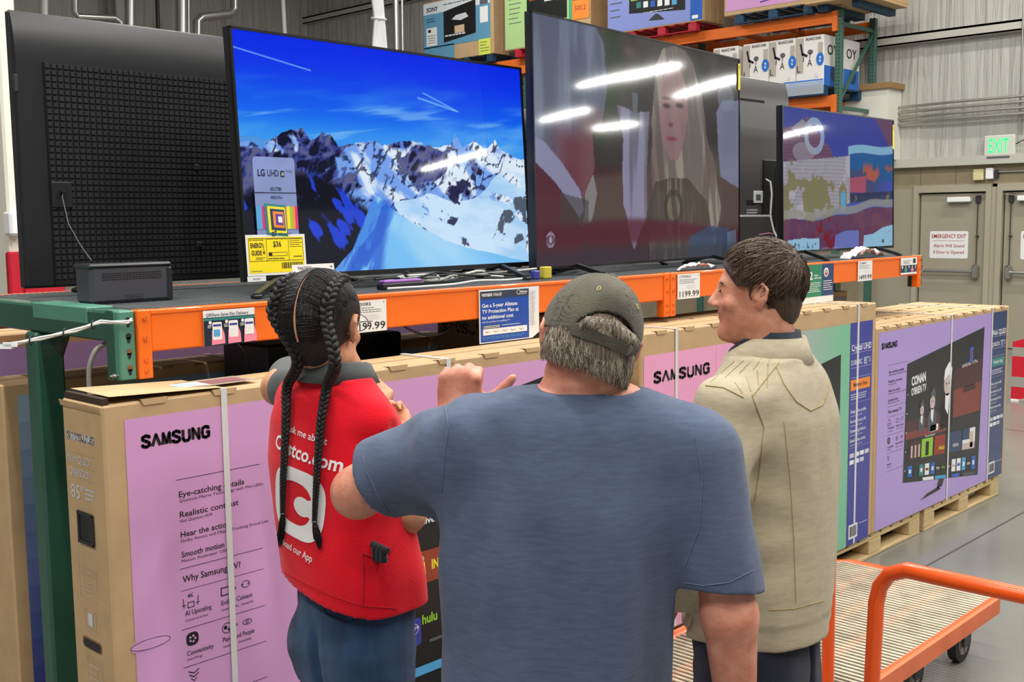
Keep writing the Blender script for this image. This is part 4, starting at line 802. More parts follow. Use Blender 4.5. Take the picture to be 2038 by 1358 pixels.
ya, yb = y0+Hh*.12, y0+Hh*.40; cols = ['sky_p', 'sky_p', 'magenta_p', 'violet_p', 'yellow_p', 'teal_p', 'navy', 'deep_red', 'orange_p', 'lime', 'orange_p', 'yellow_p', 'lime', 'orange_p', 'magenta_p']
for k, m_ in enumerate(cols): F.rect(x0+W*k/15., ya, x0+W*(k+1)/15., yb, m_)
F.lift(.0003); cx, cy = x0+W*.50, (ya+yb)/2-.006
for k, m_ in enumerate(('teal_p', 'yellow_p', 'navy', 'orange_p', 'violet_p', 'white')): r_ = .062*(1-k/6.2); F.lift(.0003); F.poly([(cx-r_*.75+k*.002, cy-r_*.8), (cx+r_*.6+k*.002, cy-r_*.9), (cx+r_*.55+k*.002, cy+r_*.75), (cx-r_*.8+k*.002, cy+r_*.85)], m_)
F.text('\u03b17', x0+W*.33, y0+Hh*.035, .018, 'film_ink', W*.12, .02); F.text('AI Processor 4K', x0+W*.5, y0+Hh*.05, .007, 'film_ink', W*.3)
mb.build('spec_card', tv2, label='see-through card reading LG UHD AI ThinQ')
mb = MB(); F = Face2D(mb, P2.M(0, 0, .0048), P2.u, P2.v); x0, y0, x1, y1 = .002, .018, .238, .150; F.rect(x0, y0, x1, y1, 'paper'); F.lift(.0004); F.rect(x0+.008, y0+.008, x1-.008, y1-.008, 'e_yellow'); F.lift(.0004)
F.frame(x0+.010, y0+.046, x1-.010, y1-.012, .0016, 'ink'); F.rect(x0+.078, y0+.046, x0+.0795, y1-.012, 'ink'); F.rect(x0+.166, y0+.046, x0+.1675, y1-.012, 'ink')
F.text('ENERGY', x0+.017, y0+.090, .015, 'ink', .05, .03); F.text('GUIDE', x0+.019, y0+.066, .015, 'ink', .040, .03); F.line(x0+.068, y0+.1, x0+.068, y0+.075, .002, 'ink'); F.poly([(x0+.063, y0+.077), (x0+.068, y0+.066), (x0+.073, y0+.077)], 'ink'); F.fine(x0+.014, y0+.112, x0+.07, y0+.122, 2, 'ink'); F.fine(x0+.035, y0+.05, x0+.072, y0+.06, 2, 'ink')
F.text('Estimated Yearly Energy Cost', x0+.082, y0+.116, .0055, 'ink', .08, .01); F.text('$36', x0+.106, y0+.092, .018, 'ink', .032, .02); F.frame(x0+.086, y0+.062, x0+.16, y0+.074, .0014, 'ink'); F.rect(x0+.086, y0+.062, x0+.10, y0+.074, 'ink'); F.fine(x0+.084, y0+.05, x0+.16, y0+.057, 1, 'ink'); F.fine(x0+.172, y0+.088, x0+.222, y0+.12, 5, 'ink', .3); F.fine(x0+.185, y0+.055, x0+.222, y0+.062, 1, 'ink')
F.barcode(x0+.135, y0+.02, x0+.222, y0+.04, 'ink'); F.fine(x0+.014, y0+.012, x0+.06, y0+.017, 1, 'grey_ink'); mb.build('energy_label', tv2, label='yellow ENERGY GUIDE label reading $36')
mb = MB(); F = Face2D(mb, P2.M(0, 0, .0042), P2.u, P2.v); F.rect(0, .000, .072, .017, 'paper'); F.lift(); F.text('AA0028605', .02, .005, .006, 'grey_ink', .03); mb.build('stock_tag', tv2)
# price paper leaning beside it
t = thing('price_paper', 'white price paper numbered 9465800 standing on the rack above the woman with braids', 'price sign', (2.12, 2.88, DZ))
mb = MB(); F = Face2D(mb, (2.045, 2.875, DZ+.001), (.998, .05, 0), (-.03, .12, .99)); F.rect(0, 0, .17, .100, 'paper'); F.lift(.0005); F.text('9465800', .022, .083, .011, 'ink', .055, .004)
for k, s_ in enumerate(('LG 65UT8000AUA.ACB', '65" CLASS (64.5" DIAG)', '4K UHD LED LCD TV')): F.text(s_, .020, .070-k*.012, .007, 'grey_ink', .09-.004*k)
F.fine(.02, .01, .15, .036, 4, 'lt_ink'); F.circ(.158, .090, .004, 'grey_ink', 8); mb.build('sheet', t)
# ---------------------------------------------------------------- televisions turned away
def back_tv(lab, x0, x1, y, z0, z1, grid=None, m='tv_back', extra=None):
    t = thing('television', lab, 'television', ((x0+x1)/2, y+.02, DZ))
    mb = MB(); mb.bbox((x0, y, z0), (x1, y+.022, z1), m, .008); mb.bbox((x0+.003, y+.022, z0+.003), (x1-.003, y+.028, z1-.003), 'bezel', .002); pr = [(z1-.004-.17*s, y-.026*(1-(1-s)**2.6)) for s in np.linspace(0, 1, 12)]+[(z0+.01, y-.026)]; n_ = len(pr); mb.add([(x0+.006, b, a) for a, b in pr]+[(x1-.006, b, a) for a, b in pr], [(i, i+1, n_+i+1, n_+i) for i in range(n_-1)], m, True); mb.add([(x0+.006, b, a) for a, b in pr]+[(x0+.006, y, z1-.004), (x0+.006, y, z0+.01)], [tuple(range(n_))+(n_+1, n_)], m); mb.box((x0+.006, y-.0255, z0+.008), (x1-.006, y, z0+.012), m); mb.build('housing', t)
    if grid:
        gx0, gx1, gz0, gz1 = grid; y -= .010; mb = MB(); mb.box((gx0, y-.022, gz0), (gx1, y-.01, gz1), 'grid_gap'); p = .0205; nx, nz = int((gx1-gx0)/p), int((gz1-gz0)/p)
        for i in range(nx):
            for j in range(nz):
                x, z = gx0+i*p, gz1-(j+1)*p; a = .0022
                mb.add([(x+a, y-.022, z+a), (x+p-a, y-.022, z+a), (x+p-a, y-.022, z+p-a), (x+a, y-.022, z+p-a), (x+a*1.6, y-.0265, z+a*1.6), (x+p-a*1.6, y-.0265, z+a*1.6), (x+p-a*1.6, y-.0265, z+p-a*1.6), (x+a*1.6, y-.0265, z+p-a*1.6)], [(4, 5, 6, 7), (0, 1, 5, 4), (1, 2, 6, 5), (2, 3, 7, 6), (3, 0, 4, 7)], 'grid_tile')
        mb.build('ribbed_back', t); y += .010
    for x in (x0+.25, x1-.25):
        mb = MB(); top = V(x, y+.012, z0+.01)
        for ey in (y-.14, y+.16): e = V(x, ey, DZ+.008); mb.bar(top, e, .03, .012, 'black_plastic'); mb.bbox(e-V(.015, .012, .008), e+V(.015, .012, .005), 'black_plastic', .003)
        mb.build('foot', t)
    return t
mat('tv_back', (34, 34, 36), .34); mat('tv_back_grey', (86, 84, 84), .3); mat('grid_gap', (8, 8, 9), .6); mat('grid_tile', (40, 40, 43), .36)
t1 = back_tv('black television turned away showing its ribbed back, leftmost on the rack', 1.505, 3.0, 3.6, 1.603, 2.483, (1.597, 2.9, 1.612, 2.325))
mb = MB(); a = on_y(100, 362, 3.57); b = on_y(143, 414, 3.57); mb.bbox((a[0], 3.558, b[2]), (b[0], 3.58, a[2]), 'tv_back', .003); mb.box((a[0]+.006, 3.5575, b[2]+.008), (b[0]-.012, 3.559, a[2]-.01), 'grid_gap'); mb.build('connector_recess', t1)
mb = MB(); a = on_y(27, 147, 3.572); b = on_y(37, 183, 3.572); mb.bbox((a[0], 3.568, b[2]), (b[0], 3.58, a[2]), 'dark_plastic', .002); mb.build('handle', t1)
mb = MB()
for px, py in ((391, 333), (396, 487)): a = on_y(px, py, 3.565); mb.bbox(a-V(.01, .006, .01), a+V(.01, .004, .01), 'grid_gap', .002)
mb.build('mounting_hole', t1)
mb = MB(); P_ = [on_y(127, 380, 3.555), on_y(124, 392, 3.545), on_y(136, 445, 3.53), on_y(160, 488, 3.4), on_y(182, 519, 3.25)]; mb.tube(P_, .0018, mat('cord_grey', (96, 94, 90), .5), 6); mb.cyl(on_y(127, 380, 3.57), on_y(127, 380, 3.54), .008, 'cable_black', 8); mb.build('cord', None, 'thin grey cord hanging from the back of the leftmost television', 'cord')
t5 = back_tv('black television with ribbed back, seen only in the gap left of the blond woman picture', 3.05, 4.3, 3.64, 1.605, 2.335, (3.12, 4.24, 1.62, 2.2))
t6 = back_tv('dark grey television turned away, between the blond woman picture and the village picture', 4.36, 6.03, 3.45, 1.64, 2.605, None, 'tv_back_grey')
mb = MB(); a = on_y(1484, 195, 3.42); b = on_y(1522, 205, 3.42); mb.bbox((a[0]-.2, 3.420, b[2]), (b[0], 3.43, a[2]), 'grid_gap', .002); mb.build('vent_slot', t6)
mb = MB(); a = on_y(1522, 318, 3.415); b = on_y(1545, 462, 3.415); mb.bbox((a[0]-.01, 3.412, b[2]), (b[0], 3.43, a[2]), 'black_plastic', .003); mb.box((b[0]-.03, 3.410, b[2]+.03), (b[0]-.01, 3.412, a[2]-.04), 'grid_gap'); mb.build('connector_recess', t6)
mb = MB(); a = on_y(1480, 428, 3.43); b = on_y(1521, 500, 3.43); mb.bbox((a[0]-.6, 3.395, 1.66), (b[0]+.04, 3.44, a[2]), 'tv_back_grey', .01); mb.build('stand_cover', t6)
mb = MB(); a = on_y(1501, 380, 3.42); mb.bbox((a[0]-.0, 3.419, a[2]-.07), (a[0]+.10, 3.43, a[2]), 'paper', .002); mb.box((a[0]+.02, 3.4185, a[2]-.055), (a[0]+.07, 3.419, a[2]-.02), 'grey_ink'); mb.build('label_sticker', t6)
mb = MB(); a = on_y(1487, 398, 3.42); F = Face2D(mb, (a[0], 3.4225, a[2]-.11)); F.fine(0, 0, .12, .06, 4, 'lt_ink', .6); F.fine(0, .08, .10, .11, 2, 'grid_gap', .8); mb.build('port_print', t6)
mb = MB(); mb.tube([on_y(1524, 357, 3.412), on_y(1533, 362, 3.39), on_y(1536, 385, 3.375), on_y(1533, 430, 3.36), on_y(1540, 460, 3.33), on_y(1548, 476, 3.28), V(5.35, 3.1, DZ+.01)], .0055, 'cable_white', 8); mb.build('cord', None, 'white cord hanging down the back of the dark grey television', 'cord')
# ---------------------------------------------------------------- things on the rack
t = thing('power_supply', 'black battery backup unit with vent slots at the left end of the rack', 'power supply', (1.61, 3.15, DZ))
mat('ups', (66, 66, 73), .4); mat('ups_d', (34, 34, 38), .35)
xa, xb = 1.49, 1.748; UH = .112; UY = 3.10; mb = MB(); mb.bbox((xa, UY, DZ), (xb, UY+.10, DZ+UH), 'ups', .010); mb.build('case', t)
mb = MB(); mb.bbox((xa-.004, UY-.004, DZ+UH-.008), (xb+.003, UY+.104, DZ+UH+.006), 'ups_d', .006); mb.build('lid', t)
mb = MB()
for r_ in range(4):
    for k in range(18): x = xa+.036+k*.0106; mb.bbox((x, UY-.0015, DZ+.070+r_*.006), (x+.0085, UY+.0005, DZ+.0725+r_*.006), 'grid_gap', .0005)
mb.build('vent_slots', t)
mb = MB(); F = Face2D(mb, (xa+.105, UY-.0006, DZ+.01)); F.frame(0, 0, .056, .014, .001, 'ups_d'); F.text('CyberPower', .004, .004, .007, 'ups_d', .048, .01); mb.build('maker_mark', t)
mb = MB(); mb.bbox((xb-.018, UY-.003, DZ), (xb+.004, UY+.102, DZ+UH-.008), 'ups_d', .005); mb.build('end_cap', t)
def cable(lab, pts, r, m, n=7):
    Q = []; P_ = [V(*p) for p in pts]
    for i in range(len(P_)-1):
        p0, p1, p2, p3 = P_[max(i-1, 0)], P_[i], P_[i+1], P_[min(i+2, len(P_)-1)]
        for k in range(n): s = k/n; Q.append(.5*((2*p1)+(-p0+p2)*s+(2*p0-5*p1+4*p2-p3)*s*s+(-p0+3*p1-3*p2+p3)*s**3))
    Q.append(P_[-1]); mb = MB(); mb.tube(Q, r, m, 7); return mb.build('cable', None, lab, 'cable', 'cables on the rack')
R = random.Random(5)
for i in range(9):
    x0 = 2.42+R.random()*.35; pts = [(x0+k*.11+R.uniform(-.03, .03), 2.96+.12*R.random()+i*.012, DZ+.010+R.random()*.03) for k in range(6)]
    cable('tangled %s cable on the rack under the mountain picture television' % ('black', 'pale', 'grey')[i % 3], pts, .0045, ('cable_black', 'cable_white', 'cable_grey')[i % 3])
cable('long pale cable lying along the rack edge under the mountain picture television', [(2.44, 2.90, DZ+.005), (2.6, 2.885, DZ+.005), (2.75, 2.90, DZ+.005), (2.9, 2.93, DZ+.01), (3.05, 2.925, DZ+.006), (3.2, 2.95, DZ+.006)], .0045, 'cable_white')
for i in range(5):
    pts = [(3.35+k*.12, 2.98+.1*R.random()+.01*i+.05*k, DZ+.008+R.random()*.02) for k in range(5)]; cable('black cable on the rack under the blond woman picture television', pts, .0045, 'cable_black')
cable('thin black cord hanging below the rack beam near the woman', [(2.35, 2.86, DZ-.02), (2.45, 2.82, 1.45), (2.6, 2.84, 1.41), (2.72, 2.86, 1.44)], .004, 'cable_black')
cable('thin black cord hanging from the beam left of the woman', [(1.78, 2.82, 1.47), (1.83, 2.84, 1.42), (1.92, 2.95, 1.34)], .003, 'cable_black')
cable('grey flexible conduit rising behind the nearest carton', [(1.40, 2.95, 1.30), (1.40, 2.95, 1.40), (1.415, 2.94, 1.455), (1.44, 2.93, 1.475), (1.47, 2.92, 1.478)], .007, 'cable_grey')
t = thing('power_strip', 'dark power strip with a purple top on the rack', 'power strip', (2.53, 2.93, DZ)); mb = MB(); mb.bbox((2.43, 2.91, DZ), (2.62, 2.95, DZ+.022), 'black_plastic', .004); mb.build('body', t)
mb = MB(); mb.bbox((2.44, 2.914, DZ+.022), (2.61, 2.946, DZ+.032), mat('purple', (150, 96, 180), .4), .003); mb.build('cover', t, label='purple cover')
mb = MB(); mb.bbox((3.27, 2.925, DZ), (3.315, 2.955, DZ+.048), mat('sponge', (196, 180, 60), .8), .004); mb.build('sponge', None, 'small yellow sponge standing between two televisions', 'sponge')
mb = MB(); mb.bbox((3.215, 2.93, DZ), (3.25, 2.955, DZ+.035), 'indigo', .004); mb.build('small_pack', None, 'small dark blue pack left of the yellow sponge', 'pack')
mat('crumple', (236, 236, 240), .5)
def crumple(lab, cx, cy, L, W, Hh, seed, rz=0):
    n, k = 26, 10; rr = random.Random(seed); vs = []
    U, Vv = np.meshgrid(np.linspace(0, 1, n), np.linspace(0, 1, k)); z = (fbm(U*6+seed, Vv*5, 3, seed, True))*Hh*np.sin(U*3.14)**.5+.003
    for a, b, c in zip(U.ravel(), Vv.ravel(), z.ravel()): vs.append((cx+(a-.5)*L+(b-.5)*.05, cy+(b-.5)*W, DZ+c))
    f = [(j*n+i, j*n+i+1, (j+1)*n+i+1, (j+1)*n+i) for j in range(k-1) for i in range(n-1)]
    o = len(vs); vs += [(x, y, z-.0018) for x, y, z in vs]; f += [tuple(q+o for q in w_[::-1]) for w_ in f]
    mb = MB(); mb.add(vs, f, 'crumple'); mb.build('crumpled_sheet', None, lab, 'paper')
crumple('crumpled white plastic sheet lying on the rack under the village picture television', 5.95, 2.90, .42, .09, .07, 3)
crumple('crumpled white plastic sheet lying on the rack left of the jacket man\'s face', 4.25, 2.87, .30, .05, .035, 5)
# ---------------------------------------------------------------- signs on the beams
def sign(lab, x0, z0, x1, z1, draw, y=2.7875, name='price_sign'):
    mb = MB(); mb.box((x0, y, z0), (x1, y+.0012, z1), 'paper'); F = Face2D(mb, (x0, y-.0002, z0)); F.lift(.0003); draw(F, x1-x0, z1-z0); return mb.build(name, None, lab, 'sign')
def s_share(F, W, H):
    F.rect(0, H*.0, W, H*.80, mat('ink_blue', (26, 38, 56), .4)); F.lift(); F.rect(0, H*.71, W, H*.78, 'teal_p'); F.text('QRShare Same Day Delivery', W*.05, H*.83, H*.09, 'navy', W*.82, .008, shear=.15)
    for k in range(3):
        x = W*(.20+.31*k); F.lift(.0004); F.poly([(x-W*.06, H*.02), (x+W*.20, H*.04), (x+W*.19, H*.3), (x+W*.14, H*.52), (x-W*.05, H*.42)], 'pink_p'); F.lift(.0004); F.rrect(x-W*.04, H*(.16+.04*k), x+W*.14, H*(.66+.02*k), 'white', .004); F.lift(.0004); F.rect(x-W*.025, H*.54, x+W*.125, H*.6, 'indigo'); F.rect(x-W*.02, H*.25, x+W*.1, H*.45, 'paper' if k else 'sky_p'); F.circ(x-W*.08, H*.66, W*.03, 'white', 10); F.fine(x-W*.13, H*.5, x-W*.05, H*.6, 3, 'white')
sign('small sign showing phones in pink hands at the left end of the rack beam', 1.665, 1.458, 1.835, 1.559, s_share, name='info_sign')
def s_price(num, price, big=True):
    def d(F, W, H):
        F.text(num, W*.08, H*.84, H*.10, 'ink', W*.5, .006); F.fine(W*.08, H*.6, W*.85, H*.8, 3, 'grey_ink', .3); F.fine(W*.42, H*.38, W*.85, H*.56, 5, 'lt_ink', .3); F.circ(W*.93, H*.92, W*.015, 'grey_ink', 8)
        i, c = price.split('.'); F.text(i+'.', W*.08 if len(i) > 3 else W*.3, H*.08, H*.23, 'ink', W*.56, .012); F.text(c, W*.66, H*.08, H*.23, 'ink', W*.30, .012)
    return d
sign('white price sign reading 2199.99 beside the woman with braids', 2.185, 1.452, 2.338, 1.554, s_price('1765085', '2199.99'))
sign('white price sign reading 1199.99 left of the jacket man', 3.98, 1.456, 4.15, 1.565, s_price('1770901', '1199.99'))
sign('white price sign reading 1499.99 on the right half of the rack beam', 5.67, 1.455, 5.84, 1.565, s_price('1770847', '1499.99'))
def s_plan(F, W, H):
    F.rect(W*.0, H*.0, W*.985, H, 'paper'); a = .82; F.lift(); F.rect(W*.015, H*.02, W*a, H*.97, mat('plan_blue', (34, 78, 170), .35)); F.lift(); F.rect(W*.015, H*.83, W*a, H*.97, mat('slate', (52, 60, 76), .4)); F.lift(); F.text('MEMBER VALUE', W*.04, H*.875, H*.055, 'white', W*.32, .015)
    F.ring(W*.64, H*.915, W*.03, W*.005, 'white', 14); F.text('Allstate', W*.67, H*.90, H*.04, 'white', W*.12, .02); F.fine(W*.66, H*.865, W*.78, H*.885, 1, 'white')
    for k, (s_, w_) in enumerate((('Get a 5-year Allstate', .58), ('TV Protection Plan at', .60), ('no additional cost', .51))): F.text(s_, W*.04, H*(.67-.11*k), H*.07, 'white', W*w_, .018)
    F.text('with the purchase of a qualifying TV', W*.04, H*.385, H*.03, 'white', W*.45); F.rect(W*.05, H*.27, W*.33, H*.335, 'slate'); F.lift(.0003); F.fine(W*.06, H*.275, W*.32, H*.33, 2, 'white'); F.fine(W*.36, H*.30, W*.66, H*.325, 1, 'white'); F.rect(W*.05, H*.15, W*.78, H*.265, 'paper'); F.lift(.0003)
    for k in range(5): F.text('Year %d' % (k+1), W*(.08+.14*k), H*.19, H*.035, 'grey_ink', W*.08)
    F.fine(W*.05, H*.07, W*.75, H*.125, 2, 'sky_p', .3); F.fine(W*.84, H*.25, W*.93, H*.93, 16, 'lt_ink', .6)
sign('blue poster on the beam reading Get a 5-year Allstate TV Protection Plan', 2.765, 1.368, 3.082, 1.560, s_plan, name='poster')
def s_green(F, W, H):
    F.rect(0, H*.17, W*.66, H, 'teal_p' if 0 else mat('sgreen', (46, 130, 96), .4)); F.rect(W*.66, H*.17, W, H, mat('snavy', (44, 66, 110), .4)); F.lift(); F.text('2', W*.30, H*.62, H*.20, 'white', W*.1, .02); F.text('year', W*.44, H*.70, H*.05, 'white', W*.12, .02); F.text('warranty', W*.44, H*.63, H*.05, 'white', W*.20, .02); F.fine(W*.25, H*.28, W*.62, H*.55, 6, 'white', .35)
    F.circ(W*.78, H*.78, W*.07, 'white', 16, ry=H*.12); F.lift(); F.circ(W*.78, H*.77, W*.045, 'rust', 12, ry=H*.08); F.lift(.0003); F.circ(W*.78, H*.79, W*.028, 'skin_print', 10, ry=H*.045); F.fine(W*.70, H*.3, W*.97, H*.58, 5, 'white', .35)
sign('green and navy sign about a 2 year warranty, right of the jacket man\'s head', 5.02, 1.365, 5.393, 1.565, s_green, name='poster')
def s_small(F, W, H):
    F.fine(W*.15, H*.62, W*.6, H*.85, 3, 'grey_ink', .4); F.rect(W*.74, H*.65, W*.9, H*.93, 'ink'); F.rect(0, H*.12, W, H*.55, 'ink_blue'); F.lift()
    for k, m_ in enumerate(('navy', 'green_p', 'indigo', 'pink_p', 'grey_ink')): F.rect(W*(.03+.2*k), H*.16, W*(.17+.2*k), H*.36, m_); F.text('12345'[k], W*(.06+.2*k), H*.38, H*.13, 'white', W*.07, .03)
sign('small white card with five coloured squares at the right end of the beam', 6.205, 1.468, 6.425, 1.565, s_small, name='info_sign')
# white network cable at the near end
t = thing('cable_bundle', 'bundle of grey white cables tied together at the near end of the rack', 'cables', (1.30, 2.75, 1.4))
pts = [V(1.455, 2.80, 1.548), V(1.43, 2.775, 1.545), at(200, 641, 2.95), at(150, 658, 2.9), at(80, 674, 2.85), at(20, 686, 2.8)]
for k in range(3):
    mb = MB(); mb.tube([p+V(0, .003*math.sin(i*2+k*2), .0035*math.cos(i*2+k*2.1)) for i, p in enumerate(pts)], .0034, 'cable_white', 6); mb.build('cable', t)
mb = MB()
for q in (at(20, 686, 2.8), at(12, 690, 2.8)): mb.obb(q, (cR, cU, cF), (.016, .006, .006), 'white')
mb.build('plug', t)
for f_ in (.2, .5, .85):
    i = min(int(f_*3)+2, 4); q = pts[i]*(1-.3)+pts[min(i+1, 5)]*.3; mb = MB(); mb.tube([q+.011*(math.cos(a)*cU+math.sin(a)*cF) for a in np.linspace(0, 6.28, 11)[:-1]], .002, 'cable_black', 5, closed=True); mb.build('cable_tie', t)
# cartons stored beneath and behind
def prC(F): F.rect(2.9, .3, 3.5, 1.36, 'lilac')
def endC(F): F.logo(.03, 1.375, .045, .26, 'kraft_dark'); F.text('Crystal UHD', .03, 1.28, .035, 'kraft_dark', .2); F.fine(.03, 1.2, .25, 1.24, 2, 'kraft_dark')
mat('kraft_brown', (112, 84, 58), .85)  # dark brown cardboard, deeper in tone than the other cartons
carton('television_carton', 2.92, 2.86, .132, 3.40, 3.18, 1.44, 'dark brown carton end below the rack beam, left of the blue protection plan poster', None, (), 0, endC, m='kraft_brown')
mb = MB(); mb.bbox((2.2, 3.28, 0), (2.83, 3.56, 1.38), 'black_plastic', .01); mb.build('black_cabinet', None, 'low black box under the rack right of the woman with braids', 'cabinet')
def prD(F): F.rect(1.9, .2, 5.3, 1.30, 'lilac_blue')
for i, (y, zt, xl, xr) in enumerate(((4.05, 1.42, 1.3, 3.2), (4.05, 1.37, 3.3, 5.2))):
    carton('television_carton', xl, y, .132, xr, y+.22, zt, ('pale lilac carton beyond the rack above the blue fronted carton', 'cream topped carton beyond the rack, seen right of the woman with braids')[i], (lambda F, a=xl, b=xr, c=zt: F.rect(a+.05, .3, b-.05, c-.05, 'lilac_blue')), (), 6)
pallet(1.3, 3.2, 4.05, 4.5, 'wooden pallet beyond the rack under the pale lilac carton'); pallet(3.3, 5.2, 4.05, 4.5, 'wooden pallet beyond the rack under the cream topped carton')
def prE(F): F.rect(6.02, .6, 6.33, 1.33, 'steel_blue')
carton('television_carton', 5.2, 3.19, .132, 6.36, 3.37, 1.355, 'small carton with blue front under the right end of the rack', (lambda F: F.rect(6.03, .3, 6.34, 1.325, 'navy_col')), (6.1,), 3)
# ================================================================ tall rack by the right wall
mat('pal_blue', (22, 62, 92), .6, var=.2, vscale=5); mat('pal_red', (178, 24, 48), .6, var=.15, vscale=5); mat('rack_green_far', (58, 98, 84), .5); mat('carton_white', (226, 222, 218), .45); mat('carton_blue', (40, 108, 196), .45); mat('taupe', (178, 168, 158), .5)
rr = thing('pallet_rack', 'tall pallet rack with orange beams and green uprights by the right wall', 'rack', (14.7, 10.2, 0))
RX0, RX1 = 14.2, 15.2
for y in (7.32, 10.2, 13.08, 15.96):
    for x in (RX0, RX1):
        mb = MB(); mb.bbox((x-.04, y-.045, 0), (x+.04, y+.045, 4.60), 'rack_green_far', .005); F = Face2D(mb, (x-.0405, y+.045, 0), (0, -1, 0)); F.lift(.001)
        for k in range(36):
            for s in (.024, .066): F.circ(s, 3.0+k*.05, .009, 'hole', 6)
        mb.build('upright', rr)
    mb = MB()
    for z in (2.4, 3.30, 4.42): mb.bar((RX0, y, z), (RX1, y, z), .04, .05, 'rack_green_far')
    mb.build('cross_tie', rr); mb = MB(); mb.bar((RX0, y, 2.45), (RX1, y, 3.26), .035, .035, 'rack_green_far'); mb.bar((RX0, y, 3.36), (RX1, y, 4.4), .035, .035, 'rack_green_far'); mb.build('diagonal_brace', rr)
for z in (4.57, 3.46, 2.25):
    for y0, y1 in ((7.32, 10.2), (10.2, 13.08), (13.08, 15.96)):
        for x in (RX0-.08, RX1+.04):
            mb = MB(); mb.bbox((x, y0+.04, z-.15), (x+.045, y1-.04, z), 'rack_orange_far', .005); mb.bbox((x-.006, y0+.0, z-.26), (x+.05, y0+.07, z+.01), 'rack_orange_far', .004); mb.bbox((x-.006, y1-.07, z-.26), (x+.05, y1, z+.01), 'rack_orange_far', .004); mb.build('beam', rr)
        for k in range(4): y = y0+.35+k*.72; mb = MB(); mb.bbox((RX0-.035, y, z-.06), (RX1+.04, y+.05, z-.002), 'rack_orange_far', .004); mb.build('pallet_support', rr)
def pallet_y(y0, y1, z0, m, lab, x0=14.0, x1=15.1, h=.13):
    t = thing('pallet', lab, 'pallet', ((x0+x1)/2, (y0+y1)/2, z0), 'pallets on the tall rack')
    for k in range(7): a = y0+k*(y1-y0-.1)/6; mb = MB(); mb.bbox((x0, a, z0+h-.02), (x1, a+.1, z0+h), m, .003); mb.build('deck_board', t)
    for k in range(3):
        a = x0+k*(x1-x0-.1)/2
        for j in range(3): c = y0+j*(y1-y0-.14)/2; mb = MB(); mb.bbox((a, c, z0+.015), (a+.1, c+.14, z0+h-.02), m, .003); mb.build('block', t)
        mb = MB(); mb.bbox((a, y0, z0), (a+.1, y1, z0+.015), m, .003); mb.build('bottom_board', t)
    return t
ZB = 3.462; pallet_y(7.42, 8.62, ZB, 'pal_blue', 'blue pallet under the office chair cartons'); pallet_y(8.75, 9.95, ZB, 'pal_blue', 'blue pallet under the white cartons further left on the tall rack')
mat('film_wrap', (210, 222, 232), .15, alpha=.35)
def chair_box(y0, y1, z0, z1, lab, x0=14.0, x1=14.5, side=False):
    t = thing('chair_carton', lab, 'box', ((x0+x1)/2, (y0+y1)/2, z0), 'office chair cartons'); W = y1-y0; H = z1-z0
    mb = MB(); mb.bbox((x0, y0+.004, z0), (x1, y1-.004, z1), 'carton_white', .008); mb.build('carton_body', t)
    mb = MB(); F = Face2D(mb, (x0-.002, y1-.004, z0), (0, -1, 0)); W -= .008
    F.rect(0, 0, W, H*.13, 'carton_blue'); F.rect(.0, H*.27, W*.27, H*.97, 'taupe'); F.lift(.0015); F.text('BALANCE CHAIR', W*.35, H*.91, H*.055, 'ink', W*.55, .02); F.line(W*.16, H*.86, W*.25, H*.62, W*.07, 'ink'); F.line(W*.22, H*.66, W*.42, H*.60, W*.08, 'ink'); F.line(W*.28, H*.6, W*.27, H*.50, W*.03, 'ink'); F.circ(W*.52, H*.68, W*.10, 'grey_ink', 12, ry=H*.05); F.line(W*.52, H*.66, W*.5, H*.55, W*.03, 'grey_ink')
    F.text('L', W*.04, H*.30, H*.13, 'ink', W*.13, .0); F.text('A', W*.42, H*.40, H*.14, 'ink', W*.17, .0); F.rect(W*.80, H*.45, W*.97, H*.85, 'taupe'); F.lift(.0015); F.circ(W*.88, H*.52, W*.14, 'carton_blue', 16, ry=H*.13); F.lift(.0015); F.text('Z', W*.84, H*.47, H*.1, 'white', W*.08, .02); F.circ(W*.75, H*.2, W*.06, 'lt_ink', 10); F.fine(W*.1, H*.03, W*.9, H*.1, 2, 'white', .4); mb.build('printed_panel', t)
    if side:
        mb = MB(); F = Face2D(mb, (x0, y0+.002, z0)); F.rect(.02, 0, x1-x0-.02, H*.4, 'carton_blue'); F.lift(.0015); F.text('OY', .1, H*.62, H*.2, 'ink', .3, .01); F.circ(.3, H*.25, .1, 'navy', 12); mb.build('side_print', t)
    return t
zc0, zc1 = ZB+.13, 4.27
for k, (a, b) in enumerate(((7.44, 7.86), (7.86, 8.28), (8.28, 8.70))): chair_box(a, b, zc0, zc1, ('office chair carton next to the green upright, rightmost in the row', 'middle one of the three office chair cartons on the blue pallet', 'office chair carton at the left end of the row of three')[k], side=(k == 0))
chair_box(8.78, 9.2, zc0, zc1, 'office chair carton beyond the row of three, above the blond woman picture television')
for k in range(3): chair_box(7.44+k*.42, 7.86+k*.42, zc0, zc1, 'office chair carton standing in the rear row on the tall rack', 14.55, 15.05, side=(k == 0))
mb = MB(); mb.box((13.985, 7.43, ZB+.02), (13.99, 8.7, ZB+.2), 'film_wrap'); mb.build('stretch_wrap', None, 'clear stretch wrap around the blue pallet of office chair cartons', 'plastic wrap')
